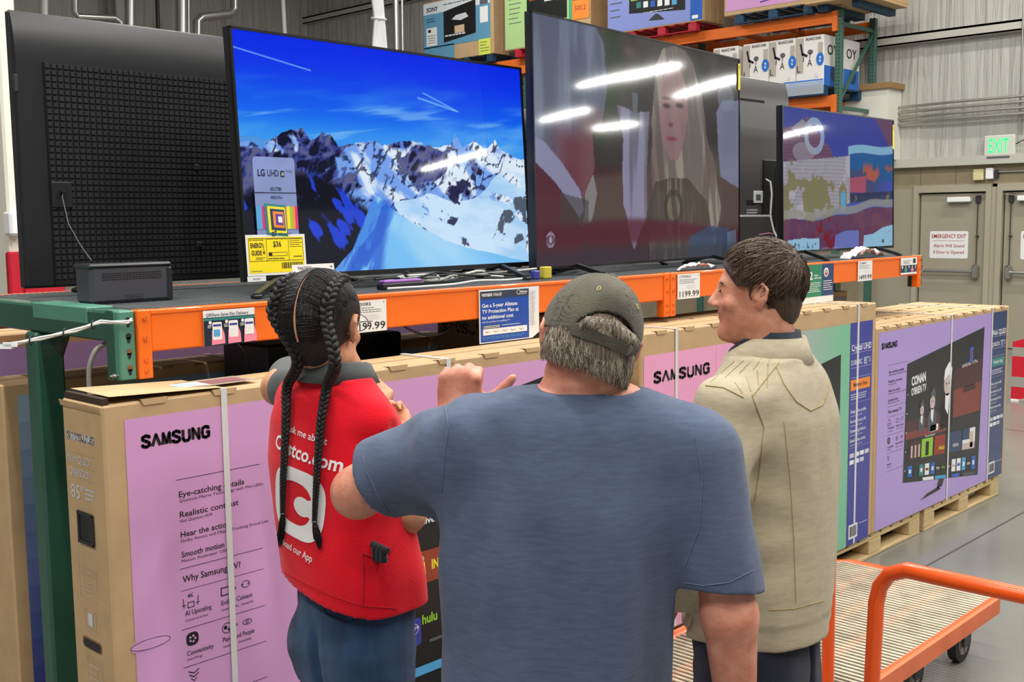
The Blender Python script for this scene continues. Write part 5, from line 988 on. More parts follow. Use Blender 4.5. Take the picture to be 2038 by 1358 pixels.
# top level
ZC = 4.572
pallet_y(7.62, 8.84, ZC, 'pal_blue', 'blue pallet under the lilac carton at the top right'); pallet_y(9.5, 10.75, ZC, 'pal_red', 'red pallet under the blue television carton on the tall rack'); pallet_y(11.9, 13.16, ZC, 'pal_red', 'red pallet under the green television carton on the tall rack'); pallet_y(13.7, 15.0, ZC, 'pal_blue', 'pallet under the blue and white carton on the tall rack')
def top_box(y0, y1, z0, z1, draw, lab, n=3, dx=.2):
    for k in range(n):
        x0 = 14.0+k*dx; t = thing('television_carton', lab if k == 0 else 'brown sided carton standing behind the %s' % lab.split(' on the')[0].split(' at the')[0], 'box', (x0+dx/2, (y0+y1)/2, z0), 'cartons on top of the tall rack')
        mb = MB(); mb.bbox((x0, y0, z0), (x0+dx-.006, y1, z1), 'kraft_brown' if 0 else 'kraft', .006); mb.build('carton_body', t)
        mb = MB(); F = Face2D(mb, (x0+.02, y0-.002, z0)); F.frame(.04, .12, .12, .3, .006, 'tan_ink'); F.frame(.04, .5, .12, .62, .006, 'tan_ink'); mb.build('end_print', t)
        if k == 0: mb = MB(); F = Face2D(mb, (x0-.003, y1, z0), (0, -1, 0)); F.lift(.001); draw(F, y1-y0, z1-z0); mb.build('printed_panel', t)
def d_lilac(F, W, H):
    F.rect(.03, .06, W-.02, H-.03, 'lilac'); F.lift(.002); F.line(W*.45, .12, W*.9, .2, .02, 'violet_p'); F.poly([(W*.3, .35), (W*.95, .25), (W*.95, H*.9), (W*.3, H*.8)], 'black_pic'); F.poly([(W*.55, .15), (W*.68, .17), (W*.64, .3), (W*.6, .3)], 'dark_plastic')
top_box(7.70, 9.02, ZC+.13, 5.75, d_lilac, 'lilac television carton at the top right of the tall rack')
def d_blue(F, W, H):
    F.rect(.0, .02, W*.88, H-.03, mat('periwinkle', (136, 148, 212), .4)); F.rect(W*.88, .02, W, H-.03, 'blue_p'); F.lift(.002); F.fine(W*.03, .2, W*.17, H*.9, 8, 'grey_ink', .2); F.poly([(W*.24, .27), (W*.83, .19), (W*.83, H*.95), (W*.24, H*.8)], 'black_pic'); F.lift(.002)
    F.rect(W*.26, .45, W*.8, .62, 'lime'); 
    for k in range(6): F.rect(W*(.32+.075*k), .33-.008*k, W*(.37+.075*k), .42-.008*k, ('teal_p', 'white', 'blue_p', 'white', 'white', 'sky_p')[k])
    F.fine(W*.4, .235, W*.8, .255, 1, 'white'); F.poly([(W*.45, .12), (W*.62, .10), (W*.55, .2), (W*.52, .2)], 'dark_plastic'); F.rect(W*.9, .04, W*.96, .09, 'white')
top_box(9.39, 11.15, ZC+.13, 5.85, d_blue, 'blue television carton on the red pallet, right of the orange notes')
def d_green(F, W, H):
    F.rect(.0, .02, W*.76, H-.03, mat('palegreen', (172, 206, 140), .4)); F.rect(W*.76, .02, W*.8, H-.02, 'green_p'); F.lift(.002); F.fine(W*.05, H*.35, W*.2, H*.9, 8, 'grey_ink', .2); F.poly([(W*.27, .45), (W*.74, .38), (W*.74, H*.95), (W*.27, H*.9)], 'black_pic'); F.lift(.002); F.rect(W*.3, .75, W*.45, .95, 'rust'); F.rect(W*.48, .7, W*.6, H*.9, 'lt_ink'); F.rect(W*.62, .68, W*.73, .85, 'hs2')
    F.rect(W*.80, .32, W*.99, .62, 'orange_p'); F.rect(W*.80, .63, W*.99, .95, 'orange_p'); F.lift(.002); F.text('2 DAY', W*.82, .72, .1, 'red_ink', W*.14); F.text('500.2', W*.83, .46, .08, 'red_ink', W*.12)
top_box(11.50, 13.38, ZC+.13, 5.85, d_green, 'pale green television carton with orange handwritten notes on the tall rack')
def d_sony(F, W, H):
    F.rect(.0, .26, W*.96, H*.80, mat('sony_blue', (96, 152, 184), .4)); F.rect(0, H*.80, W*.96, H*1.0-.02, mat('sony_white', (214, 220, 224), .4)); F.rect(0, .03, W*.45, .28, 'sony_blue'); F.lift(.002); F.text('SONY', W*.05, H*.84, .075, 'ink', W*.17, .03); F.fine(W*.05, H*.66, W*.2, H*.74, 2, 'navy', .4); F.rect(W*.04, .3, W*.2, .62, 'paper'); F.poly([(W*.30, .32), (W*.76, .40), (W*.76, H*.90), (W*.30, H*.80)], 'black_pic')
    F.rect(W*.82, .55, W*.93, .82, 'paper'); F.rect(W*.82, .86, W*.93, 1.05, 'grey_ink'); F.lift(.002); F.fine(W*.06, .33, W*.18, .5, 4, 'grey_ink', .3); F.rect(W*.07, .54, W*.11, .59, 'ink'); F.poly([(W*.42, .7), (W*.48, .76), (W*.62, .78), (W*.66, .7), (W*.55, .66)], 'lt_ink'); F.rect(W*.46, .45, W*.6, .58, 'tan_ink'); F.fine(W*.32, .40, W*.72, .46, 1, 'lt_ink'); F.fine(W*.3, H*.9, W*.9, H*.93, 1, 'grey_ink')
    F.rect(W*.80, -.0, W*.96, .27, mat('note_yellow', (214, 226, 90), .6)); F.lift(.002); F.fine(W*.82, .04, W*.94, .24, 4, 'grey_ink', .25)
top_box(13.66, 15.44, ZC+.13, 5.78, d_sony, 'blue and white television carton with yellow note on the tall rack', 2)
mb = MB(); mb.bbox((13.85, 6.78, 4.66), (15.1, 7.66, 4.70), 'kraft', .005); mb.bbox((13.85, 6.78, 4.70), (13.87, 7.66, 4.78), 'kraft', .003); mb.bbox((13.85, 6.78, 4.70), (15.1, 6.80, 4.78), 'kraft', .003); mb.build('cardboard_tray', None, 'flat brown cardboard tray on the top right end of the tall rack', 'box')
mb = MB(); mb.bbox((14.0, 6.95, 4.571), (15.1, 7.05, 4.66), 'pal_blue', .004); mb.bbox((14.0, 7.4, 4.571), (15.1, 7.55, 4.66), 'pal_blue', .004); mb.build('pallet', None, 'dark pallet end under the flat cardboard tray on the tall rack', 'pallet')
# ================================================================ figures: implicit surfaces meshed into single skins
from mathutils.bvhtree import BVHTree
def hash3(a, b, c, s):
    n = (a*374761393+b*668265263+c*2147483647+s*1442695041) & 0xffffffff; n = ((n ^ (n >> 13))*1274126177) & 0xffffffff
    return ((n ^ (n >> 16)) & 0xffff)/32767.5-1
def n3(p, sc, s=0):
    q = p*np.array(sc); i = np.floor(q).astype(np.int64); f = q-i; f = f*f*(3-2*f); r = 0
    for dx in (0, 1):
        for dy in (0, 1):
            for dz in (0, 1):
                r = r+hash3(i[:, 0]+dx, i[:, 1]+dy, i[:, 2]+dz, s)*(f[:, 0] if dx else 1-f[:, 0])*(f[:, 1] if dy else 1-f[:, 1])*(f[:, 2] if dz else 1-f[:, 2])
    return r
def smin(a, b, k): h = np.clip(.5+.5*(b-a)/k, 0, 1); return b*(1-h)+a*h-k*h*(1-h)
def smax(a, b, k): return -smin(-a, -b, k)
def cone(p, a, b, ra, rb):
    a = V(*a); b = V(*b); d = b-a; t = np.clip(((p-a)@d)/(d@d+1e-12), 0, 1); return np.linalg.norm(p-a-t[:, None]*d, axis=1)-(ra+(rb-ra)*t)
def ell(p, c, r, ax=None):
    q = p-V(*c)
    if ax is not None: q = q@np.array(ax).T
    q = q/V(*r); L = np.linalg.norm(q, axis=1); return (L-1)*min(r)*.5+(L-1)*np.median(r)*.5
def tube_field(p, tab, ex=2.3):
    """stack of superellipses; rows z, cx, cy, a, b"""
    T = np.array(sorted(tab)); z = p[:, 2]; zz = np.linspace(T[0, 0], T[-1, 0], 160); C = [np.interp(zz, T[:, 0], T[:, k]) for k in range(1, 5)]
    ker = np.ones(9)/9; C = [np.convolve(np.pad(c, 4, mode='edge'), ker, 'valid') for c in C]
    cx, cy, a, b = [np.interp(z, zz, c) for c in C]
    r = (np.abs((p[:, 0]-cx)/a)**ex+np.abs((p[:, 1]-cy)/b)**ex)**(1/ex); d = (r-1)*np.minimum(a, b)
    return np.maximum(d, np.maximum(T[0, 0]-z, z-T[-1, 0]))
def mesh_field(fn, lo, hi, h):
    lo = V(*lo); n = np.ceil((V(*hi)-lo)/h).astype(int)+1; B = 10; nb = (n+B-1)//B; n = nb*B
    F = np.empty(tuple(n), np.float32); ax = [lo[k]+h*np.arange(n[k]) for k in range(3)]
    bc = [lo[k]+h*(np.arange(nb[k])*B+(B-1)/2) for k in range(3)]; G = np.stack(np.meshgrid(*bc, indexing='ij'), -1).reshape(-1, 3); fc = fn(G); act = np.abs(fc) < h*B*1.25
    F5 = F.reshape(nb[0], B, nb[1], B, nb[2], B); F5[:] = fc.reshape(nb[0], 1, nb[1], 1, nb[2], 1)
    o = np.stack(np.meshgrid(*[h*np.arange(B)]*3, indexing='ij'), -1).reshape(1, -1, 3); idx = np.argwhere(act.reshape(tuple(nb)))
    for s in range(0, len(idx), 400):
        I = idx[s:s+400]; P = (lo+I*h*B)[:, None, :]+o; v = fn(P.reshape(-1, 3)).reshape(len(I), B, B, B)
        for k, (i, j, l) in enumerate(I): F5[i, :, j, :, l, :] = v[k]
    ins = F < 0; c = ins[:-1, :-1, :-1].astype(np.int8)
    for dx, dy, dz in ((1, 0, 0), (0, 1, 0), (0, 0, 1), (1, 1, 0), (1, 0, 1), (0, 1, 1), (1, 1, 1)): c = c+ins[dx:n[0]-1+dx, dy:n[1]-1+dy, dz:n[2]-1+dz]
    cells = np.argwhere((c > 0) & (c < 8)); vid = -np.ones(tuple(n-1), np.int64); vid[tuple(cells.T)] = np.arange(len(cells))
    acc = np.zeros((len(cells), 3)); cnt = np.zeros(len(cells)); co = [(x, y, z) for x in (0, 1) for y in (0, 1) for z in (0, 1)]
    for a in co:
        for k in range(3):
            if a[k]: continue
            b = list(a); b[k] = 1; fa = F[tuple((cells+a).T)].astype(float); fb = F[tuple((cells+b).T)].astype(float); m = (fa < 0) != (fb < 0); t = np.where(m, fa/(fa-fb+1e-12), 0); q = cells+V(*a); q[:, k] += t; acc += q*m[:, None]; cnt += m
    verts = lo+h*acc/cnt[:, None]; quads = []
    for k in range(3):
        k1, k2 = (k+1) % 3, (k+2) % 3; sl = [slice(1, -1)]*3; sl[k] = slice(0, -1); sl2 = list(sl); sl2[k] = slice(1, None)
        A_ = ins[tuple(sl)]; B_ = ins[tuple(sl2)]; m = A_ != B_; e = np.argwhere(m)+1; e[:, k] -= 1; s_ = A_[m]
        def vv(d1, d2): q = e.copy(); q[:, k1] -= d1; q[:, k2] -= d2; ok = (q < (n-1)).all(1); q = np.minimum(q, n-2); r_ = vid[tuple(q.T)]; return np.where(ok, r_, -1)
        q = np.stack([vv(1, 1), vv(0, 1), vv(0, 0), vv(1, 0)], 1); ok = (q >= 0).all(1); q[~s_] = q[~s_][:, ::-1]; quads.append(q[ok])
    return verts, np.concatenate(quads)
F0 = V(math.sin(yaw), math.cos(yaw), 0); R0 = V(math.cos(yaw), -math.sin(yaw), 0)
class Person:
    def __init__(s, px, d, th):
        o = at(px, 700, d); s.o = V(o[0], o[1], 0); t = math.radians(th); s.f = math.cos(t)*F0+math.sin(t)*R0; s.r = math.cos(t)*R0-math.sin(t)*F0; s.A = np.array([s.r, s.f, (0, 0, 1.)]); s.d = d
    def L(s, px, py, d=None): return s.A@(at(px, py, d or s.d)-s.o)
    def W(s, v): return np.asarray(v)@s.A+s.o
    def span(s, py, xl, xr, d=None):   # local z and the half width between two outlines
        a, b = s.L(xl, py, d), s.L(xr, py, d); return (a[2]+b[2])/2, (a[0]+b[0])/2, abs(b[0]-a[0])/2
def add_mesh(name, per, fn, lo, hi, h, m, parent, label=None, smooth=2):
    v, f = mesh_field(fn, lo, hi, h)
    if smooth:   # relax a little
        for _ in range(smooth):
            e = np.concatenate([f[:, [0, 1]], f[:, [1, 2]], f[:, [2, 3]], f[:, [3, 0]]]); s = np.zeros_like(v); c = np.zeros(len(v)); np.add.at(s, e[:, 0], v[e[:, 1]]); np.add.at(s, e[:, 1], v[e[:, 0]]); np.add.at(c, e[:, 0], 1); np.add.at(c, e[:, 1], 1); v = v*.5+.5*s/np.maximum(c, 1)[:, None]
    Wv = per.W(v); o = link(name, Wv, f.tolist(), parent, [m], smooth=True, label=label); return o, Wv, f
def head_axes(th, tilt=0, nod=0):
    """rows right, forward, up of a head turned th, tilted to its right by tilt, nodding down by nod"""
    t = math.radians(th); f = math.cos(t)*F0+math.sin(t)*R0; r = math.cos(t)*R0-math.sin(t)*F0; u = V(0, 0, 1)
    a = math.radians(tilt); r, u = math.cos(a)*r-math.sin(a)*u, math.cos(a)*u+math.sin(a)*r; b = math.radians(nod); f, u = math.cos(b)*f-math.sin(b)*u, math.cos(b)*u+math.sin(b)*f
    return np.array([r, f, u])
def head_field(q, s=1.):
    """q in head coordinates (ear level origin), metres"""
    q = q/s; d = ell(q, (0, -.012, .036), (.077, .098, .088)); d = smin(d, ell(q, (0, .028, -.03), (.060, .066, .080)), .03)
    d = smin(d, cone(q, (-.045, .0, -.062), (0, .066, -.094), .024, .022), .025); d = smin(d, cone(q, (.045, .0, -.062), (0, .066, -.094), .024, .022), .025)
    d = smin(d, ell(q, (0, .078, -.100), (.018, .016, .015)), .014)
    d = smin(d, cone(q, (-.028, .080, .030), (.028, .080, .030), .011, .011), .014)
    for sx in (-1, 1):
        d = smax(d, -ell(q, (sx*.031, .103, .010), (.018, .014, .012)), .012); d = smin(d, ell(q, (sx*.031, .079, .009), (.014, .012, .011)), .005); d = smin(d, ell(q, (sx*.040, .070, -.022), (.020, .018, .016)), .02)
    d = smin(d, cone(q, (0, .088, .018), (0, .112, -.020), .0075, .0115), .012)
    for sx in (-1, 1): d = smin(d, ell(q, (sx*.011, .103, -.025), (.008, .010, .007)), .006)
    d = smin(d, ell(q, (0, .088, -.046), (.024, .011, .006)), .005); d = smin(d, ell(q, (0, .086, -.058), (.021, .011, .0065)), .005); d = smax(d, -ell(q, (0, .101, -.0518), (.022, .008, .0018)), .003)
    for sx in (-1, 1):
        E = [V(sx*.074, .008, .002), V(sx*.080, .006, .022), V(sx*.089, -.010, .032), V(sx*.093, -.022, .018), V(sx*.089, -.018, -.006), V(sx*.080, -.004, -.026), V(sx*.075, .006, -.024)]
        e = ell(q, (sx*.081, -.006, .003), (.0075, .017, .028))
        for a, b in zip(E[:-1], E[1:]): e = smin(e, cone(q, a, b, .0052, .0052), .004)
        e = smax(e, -ell(q, (sx*.093, -.004, .006), (.009, .008, .013)), .005); e = smin(e, cone(q, (sx*.078, .010, .0), (sx*.082, .009, -.008), .005, .004), .004)
        d = smin(d, e, .007)
    return d*s
def hand_field(p, wrist, M, curl, thumb=(.9, .3), s=1., side=1, spread=.0):
    """M rows: x across the palm towards the thumb, y along the fingers, z out of the back of the hand; curl per finger in degrees"""
    q = ((p-V(*wrist))@np.array(M).T)/s
    d = ell(q, (0, .048, 0), (.041, .052, .0165)); d = smin(d, cone(q, (-.005, -.02, 0), (0, .02, 0), .024, .024), .02); d = smin(d, ell(q, (.024, .034, -.006), (.020, .032, .017)), .012)
    for k, (x, L) in enumerate(((.030, .078), (.010, .088), (-.011, .082), (-.030, .064))):
        c = math.radians(curl[k] if hasattr(curl, '__len__') else curl); a = V(x, .082-.004*abs(k-1), .002); ang = 0; P = [a]; sx = (1.5-k)*spread
        for j, fr in enumerate((.45, .30, .25)): ang += c*(.85, 1., .75)[j]; a = a+L*fr*V(sx, math.cos(ang), -math.sin(ang)); P.append(a)
        r = (.0098, .0090, .0082, .0068) if k < 3 else (.0085, .0078, .0070, .0060)
        fd = cone(q, P[0]-V(0, .02, 0), P[0], .009, r[0])
        for j in range(3): fd = smin(fd, cone(q, P[j], P[j+1], r[j], r[j+1]), .003)
        fd = smin(fd, ell(q, P[0]+V(0, 0, .003), (.0095, .011, .009)), .005); d = smin(d, fd, .0045)
    t0 = V(.030, .022, -.006); a1, a2 = thumb; t1 = t0+.042*V(math.sin(a1), math.cos(a1), -a2*.5); t2 = t1+.030*V(math.sin(a1*.8), math.cos(a1*.8), -a2); t3 = t2+.022*V(math.sin(a1*.65), math.cos(a1*.65), -a2)
    t = smin(cone(q, t0, t1, .0155, .0112), cone(q, t1, t2, .0112, .0102), .004); t = smin(t, cone(q, t2, t3, .0105, .0082), .003); d = smin(d, t, .010)
    return d*s
def leg_field(p, hip, knee, ank, rt=.095, rk=.062, ra=.05): return smin(cone(p, hip, knee, rt, rk), cone(p, knee, ank, rk, ra), .03)
def strands(mb, paths, r, m):
    vs = []; fs = []
    for P in paths:
        P = np.array(P); n = len(P); t = np.gradient(P, axis=0); t /= np.linalg.norm(t, axis=1)[:, None]+1e-9; ref = V(.3, .5, .81); a = np.cross(t, ref); a /= np.linalg.norm(a, axis=1)[:, None]+1e-9; b = np.cross(t, a); o = len(vs)
        for i in range(n):
            rr_ = r*(1-.75*(i/(n-1))**3)
            for k in range(3): an = 2.094*k; vs.append(P[i]+rr_*(math.cos(an)*a[i]+math.sin(an)*b[i]))
        for i in range(n-1):
            for k in range(3): fs.append((o+i*3+k, o+i*3+(k+1) % 3, o+i*3+3+(k+1) % 3, o+i*3+3+k))
    mb.add(vs, fs, m, smooth=True)
def skin(name, rgb, var=.12):
    m = mat(name, rgb, .48, spec=.4, var=var, vscale=30, bump=.12, bscale=160, dark=tuple(int(c*k) for c, k in zip(rgb, (.90, .78, .74))))
    b = m.node_tree.nodes['Principled BSDF']; b.inputs['Subsurface Weight'].default_value = .12; b.inputs['Subsurface Radius'].default_value = (.012, .005, .003); b.inputs['Subsurface Scale'].default_value = 1.; return m
skin('skin_w', (212, 160, 124)); skin('skin_m', (214, 150, 126)); skin('skin_j', (214, 158, 130))
def cloth(name, rgb, var=.12, vscale=30, stretch=(1, 1, 1), bump=.25, bscale=500, rough=.85, sheen=.15, dark=None): return mat(name, rgb, rough, spec=.2, var=var, vscale=vscale, stretch=stretch, bump=bump, bscale=bscale, sheen=sheen, dark=dark)
cloth('tee', (82, 93, 117), .16, 60, (.5, .5, 3)); cloth('vest', (222, 8, 34), .06, 12, bscale=300); cloth('grey_polo', (84, 88, 88), .1); cloth('denim', (52, 78, 112), .35, 9, (1.6, 1.6, .5), .4, 700, dark=(24, 40, 66)); cloth('denim_dark', (30, 36, 52), .3, 9, (1.6, 1.6, .5), .4, 700); cloth('jacket', (180, 168, 142), .12, 50, (.6, .6, 2.5), .35, 400); cloth('navy_fleece', (40, 46, 58), .3, 60); cloth('cap_cloth', (98, 92, 78), .32, 9, bump=.4, bscale=350, dark=(58, 56, 48)); cloth('stitch', (172, 152, 104), .2, 60); cloth('blue_stitch', (94, 107, 134), .1); cloth('shoe', (40, 40, 42), .1); cloth('glove', (38, 40, 42), .2)
def hair_mat(n, a, b, sc=(260, 260, 12)):
    m = mat(n, a, .42, spec=.5, var=.5, vscale=1, stretch=sc, bump=.6, bscale=1.4, dark=b); return m
hair_mat('hair_black', (30, 25, 24), (9, 8, 8)); hair_mat('hair_grey', (196, 184, 166), (110, 96, 82)); hair_mat('hair_grey_dark', (132, 116, 100), (78, 66, 56)); hair_mat('hair_brown', (84, 62, 46), (40, 28, 20)); hair_mat('hair_brown_l', (120, 92, 66), (64, 46, 34))
def bvh(v, f): return BVHTree.FromPolygons([tuple(q) for q in v], [tuple(int(i) for i in q) for q in f])
def drop(B, o, d):
    h = B.ray_cast(Vector(o), Vector(d)); return (V(*h[0]), V(*h[1])) if h[0] is not None else (None, None)
def px_drop(B, px, py, off=.002):
    o = V(0, 0, CH); d = at(px, py, 1.)-o; d /= np.linalg.norm(d); p, n = drop(B, o, d)
    if p is None: return None
    if n@d > 0: n = -n
    return p+n*off
def seam(name, B, pts, parent, m='stitch', r=.0016, off=.0008, label=None, dash=False):
    mb = MB(); Q = []
    for (a, b), (c, d) in zip(pts[:-1], pts[1:]):
        k = max(2, int(math.hypot(c-a, d-b)/8))
        for i in range(k): Q.append((a+(c-a)*i/k, b+(d-b)*i/k))
    Q.append(pts[-1]); S = [px_drop(B, x, y, off) for x, y in Q]; run = []
    for q in S+[None]:
        if q is not None and (not run or np.linalg.norm(q-run[-1]) < .05): run.append(q)
        else:
            if len(run) > 2: mb.tube(run, r, m, 5)
            run = [q] if q is not None else []
    if mb.v: return mb.build(name, parent, label=label)
# ---------------------------------------------------------------- man in the blue T-shirt
M = Person(1150, 2.03, 0)
man = thing('person', 'man seen from behind in a blue T-shirt and dark olive cap, left hand raised', 'person', tuple(M.o))
L = M.L; Hc = L(1170, 688, 2.03); HA = head_axes(-5, 11, 6)@M.A.T   # rows in local frame
def hq(p, c, A): return (p-c)@A.T
T = []
for py, xl, xr, b in ((775, 1040, 1275, .085), (800, 955, 1335, .098), (840, 905, 1385, .115), (900, 892, 1415, .135), (1000, 872, 1408, .15), (1100, 868, 1378, .155), (1180, 869, 1362, .158), (1260, 872, 1352, .16), (1358, 868, 1340, .162)):
    z, cx, a = M.span(py, xl, xr); T.append((z, cx, .0, a, b))
zl = T[-1][0]; T.append((zl-.12, T[-1][1], .0, T[-1][3]+.003, .165)); T.append((.80, T[-1][1], .0, T[-1][3]+.004, .165)); TS = sorted(T)
sr, er, wr = L(1398, 905, 2.02), L(1452, 1225, 2.0), L(1470, 1470, 2.06); sl_, el, wl = L(915, 880, 2.05), L(712, 980, 2.17), L(908, 833, 2.28)
def m_arm(p, g=0.):
    d = smin(cone(p, sr, er, .058+g, .047+g), cone(p, er, wr, .050+g, .032+g), .02); d2 = smin(cone(p, sl_, el, .058+g, .048+g), cone(p, el, wl, .050+g, .031+g), .02); return np.minimum(d, d2)
hm = L(925, 786, 2.32); vY = (L(915, 763, 2.27)-wl); vY /= np.linalg.norm(vY); vX = L(1022, 768, 2.27)-L(945, 786, 2.28); vX -= vY*(vX@vY); vX /= np.linalg.norm(vX); vZ = np.cross(vX, vY)
if vZ[1] > 0: pass
HM = (vX, vY, vZ)
def m_skin(p):
    d = head_field(hq(p, Hc, HA), 1.0); nb = L(1165, 800, 2.04); d = smin(d, cone(p, Hc+HA.T@V(0, -.022, -.05), nb+V(0, -.005, 0), .066, .077), .02)
    d = smin(d, ell(p, nb+V(0, -.02, -.03), (.15, .07, .05)), .04); d = smin(d, m_arm(p), .03); tz = [(z, cx, cy, a*.84, b*.80) for z, cx, cy, a, b in TS]; d = smin(d, tube_field(p, tz), .03)
    d = smin(d, hand_field(p, wl, HM, (86, 88, 88, 86), (.92, -.1), 1.12), .015)
    d = smin(d, hand_field(p, wr, (V(0, 1, 0), V(0, .12, -1), V(1, 0, .0)), 28, (.5, .3), 1.0), .015)
    fold = L(1165, 768, 2.0); return d-.0015*np.sin((p[:, 2]-fold[2])*260)*np.exp(-((p[:, 2]-fold[2])/.03)**2)*(p[:, 1] < 0)
lo_, hi_ = (-.52, -.26, .72), (.46, .46, 1.80)
add_mesh('body', M, m_skin, lo_, hi_, .0055, 'skin_m', man, 'bare skin of head, neck, arms and hands')
def m_shirt(p):
    d = tube_field(p, TS, 2.4); hemL = L(752, 978, 2.14); ux = el-sl_; ux /= np.linalg.norm(ux); hl = sl_+ux*.205
    d = smin(d, cone(p, sl_+V(.02, 0, 0), hl, .082, .084), .07); ur = er-sr; ur /= np.linalg.norm(ur); hr = sr+ur*.245; d = smin(d, cone(p, sr, hr, .080, .073), .05)
    nk = L(1165, 795, 2.03); d = smin(d, ell(p, nk+V(0, .0, -.045), (.19, .09, .062)), .05)
    w = .009*n3(p, (6.5, 6.5, 2.4), 1)+.005*n3(p, (14, 14, 5), 2)+.003*n3(p, (26, 26, 12), 9); w += .005*np.sin(p[:, 0]*32+6*n3(p, (3, 3, 2), 3))*np.clip((1.45-p[:, 2])*2, 0, .9)*1.1
    dl = np.abs((p-sl_)@V(*np.cross(ux, (0, 1, 0)))); w += .004*np.sin((p-sl_)@ux*70+8*n3(p, (5, 5, 5), 4))*np.exp(-(np.linalg.norm(p-(sl_+ux*.05), axis=1)/.14)**2)
    d = d-w; inner = d+.010
    # openings: neck, sleeve hems, bottom hem
    neck = cone(p, nk+V(.012, .012, -.05), nk+V(.018, .012, .10), .086, .090)
    d = np.maximum(d, -neck)
    d = np.maximum(d, np.where(((p-sl_)@ux > 0) & (p[:, 0] < -.22), (p-hl)@ux, -1)); d = np.maximum(d, np.where((p[:, 0] > .17) & ((p-sr)@ur > .05), (p-hr)@(ur*.97+V(-.20, 0, .0)), -1)); return smax(d, -inner, .002)
sh, sv, sf = add_mesh('t_shirt', M, m_shirt, (-.50, -.26, .79), (.46, .34, 1.62), .0048, 'tee', man, 'faded blue T-shirt', 1)
SB = bvh(sv, sf)
seam('sleeve_hem_stitch', SB, [(722, 905), (730, 940), (752, 985), (778, 1030)], man, 'blue_stitch', .001); seam('sleeve_hem_stitch', SB, [(1362, 1160), (1400, 1166), (1450, 1160), (1498, 1136)], man, 'blue_stitch', .001)
seam('shoulder_seam', SB, [(885, 800), (893, 850), (885, 910), (878, 980)], man, 'blue_stitch', .001); seam('shoulder_seam', SB, [(1385, 870), (1398, 950), (1392, 1050), (1362, 1130)], man, 'blue_stitch', .001)
def jeans(per, name, hipz, T_, legs, m, parent, hh=.008, zmin=.06):
    def fn(p):
        d = tube_field(p, T_, 2.3)
        for hp, kn, an, rt, rk, ra in legs: d = smin(d, smin(leg_field(p, hp, kn, an, rt, rk, ra), ell(p, hp+V(0, -.038, .070), (rt*.82, .075, .09)), .03), .016)
        d = d-.004*n3(p, (9, 9, 22), 7)-.002*n3(p, (20, 20, 40), 8); xm = np.mean([l[0][0] for l in legs]); zh = legs[0][0][2]; d = d+.020*np.exp(-((p[:, 0]-xm)/.011)**2)*np.clip((zh+.16-p[:, 2])/.10, 0, 1); return np.maximum(d, zmin-p[:, 2])
    a = [q for l in legs for q in l[:3]]; xs = [q[0] for q in a]; ys = [q[1] for q in a]
    return add_mesh(name, per, fn, (min(xs)-.16, min(ys)-.2, zmin-.02), (max(xs)+.16, max(ys)+.22, hipz+.03), hh, m, parent, None, 1)
def shoes(per, feet, parent):
    for x, y in feet: add_mesh('shoe', per, lambda p, x=x, y=y: np.maximum(smin(ell(p, (x, y+.05, .035), (.048, .145, .045)), ell(p, (x, y-.02, .07), (.042, .06, .06)), .02), .002-p[:, 2]), (x-.08, y-.14, -.01), (x+.08, y+.23, .15), .008, 'shoe', parent, None, 1)
c0 = TS[0][1]
jeans(M, 'jeans', .95, [(.78, c0, 0, .19, .135), (.95, c0, 0, .20, .14)], [(V(c0-.10, 0, .80), V(c0-.11, .01, .46), V(c0-.12, .0, .06), .10, .068, .055), (V(c0+.10, 0, .80), V(c0+.11, .01, .46), V(c0+.12, .0, .06), .10, .068, .055)], 'denim_dark', man); shoes(M, ((c0-.12, 0), (c0+.12, 0)), man)
# cap
CA = head_axes(-11, 22, 3)@M.A.T; Cc = Hc+HA.T@V(0, -.008, .022)
def capq(p): return (p-Cc)@CA.T
def m_cap(p):
    q = capq(p); o = ell(q, (0, 0, .006), (.089, .113, .108)); band = q[:, 2]+.017
    o = o-.0016*n3(p, (14, 14, 14), 11)-.0012*np.exp(-(q[:, 0]/.0035)**2)*(q[:, 1] < .1)
    ph = np.arctan2(q[:, 0], -q[:, 1])
    for a in (1.05, -1.05, 2.1, -2.1): o = o-.0012*np.exp(-((ph-a)/.035)**2)
    i = ell(q, (0, 0, .006), (.0845, .1085, .1035)); d = smax(o, -i, .0015); d = np.maximum(d, -band+0*.0)
    # gap over the strap at the back
    g = ((q[:, 0]/.056)**2+((q[:, 2]+.006)/.046)**2)**.5-1; hole = np.maximum(g*.05, np.maximum(q[:, 1]+.03, -(q[:, 2]-.003))); d = np.maximum(d, -hole)
    return d
ly = 'cap'
add_mesh('cap', M, m_cap, tuple(Cc-.15), tuple(Cc+.16), .0032, 'cap_cloth', man, 'worn dark olive baseball cap', 1)
def cap_pt(a, z, r=1.0):   # a from the back, turning to the right
    k = math.sqrt(max(0, 1-((z-.006)/.108)**2)); return M.W(Cc+CA.T@V(math.sin(a)*.089*k*r, -math.cos(a)*.113*k*r, z))
capo = [c for c in man.children if c.name.startswith('cap')][0]
mb = MB(); n = 22
vs = []; 
for k in range(n+1):
    a = -.72+1.44*k/n
    for z in (-.018, .001):
        for r_ in (1.02, 1.055): vs.append(cap_pt(a, z, r_))
fs = []
for k in range(n): o = k*4; fs += [(o, o+4, o+6, o+2), (o+1, o+3, o+7, o+5), (o+2, o+6, o+7, o+3), (o, o+1, o+5, o+4)]
mb.add(vs, fs+[(0, 2, 3, 1), (n*4, n*4+1, n*4+3, n*4+2)], 'cap_cloth'); WORG[capo.name] = M.o; mb.build('strap', capo); mb = MB()
mb.tube([cap_pt(a, -.009, 1.065) for a in (.46, .48)], .011, 'cap_cloth', 6); mb.build('strap_slider', capo)
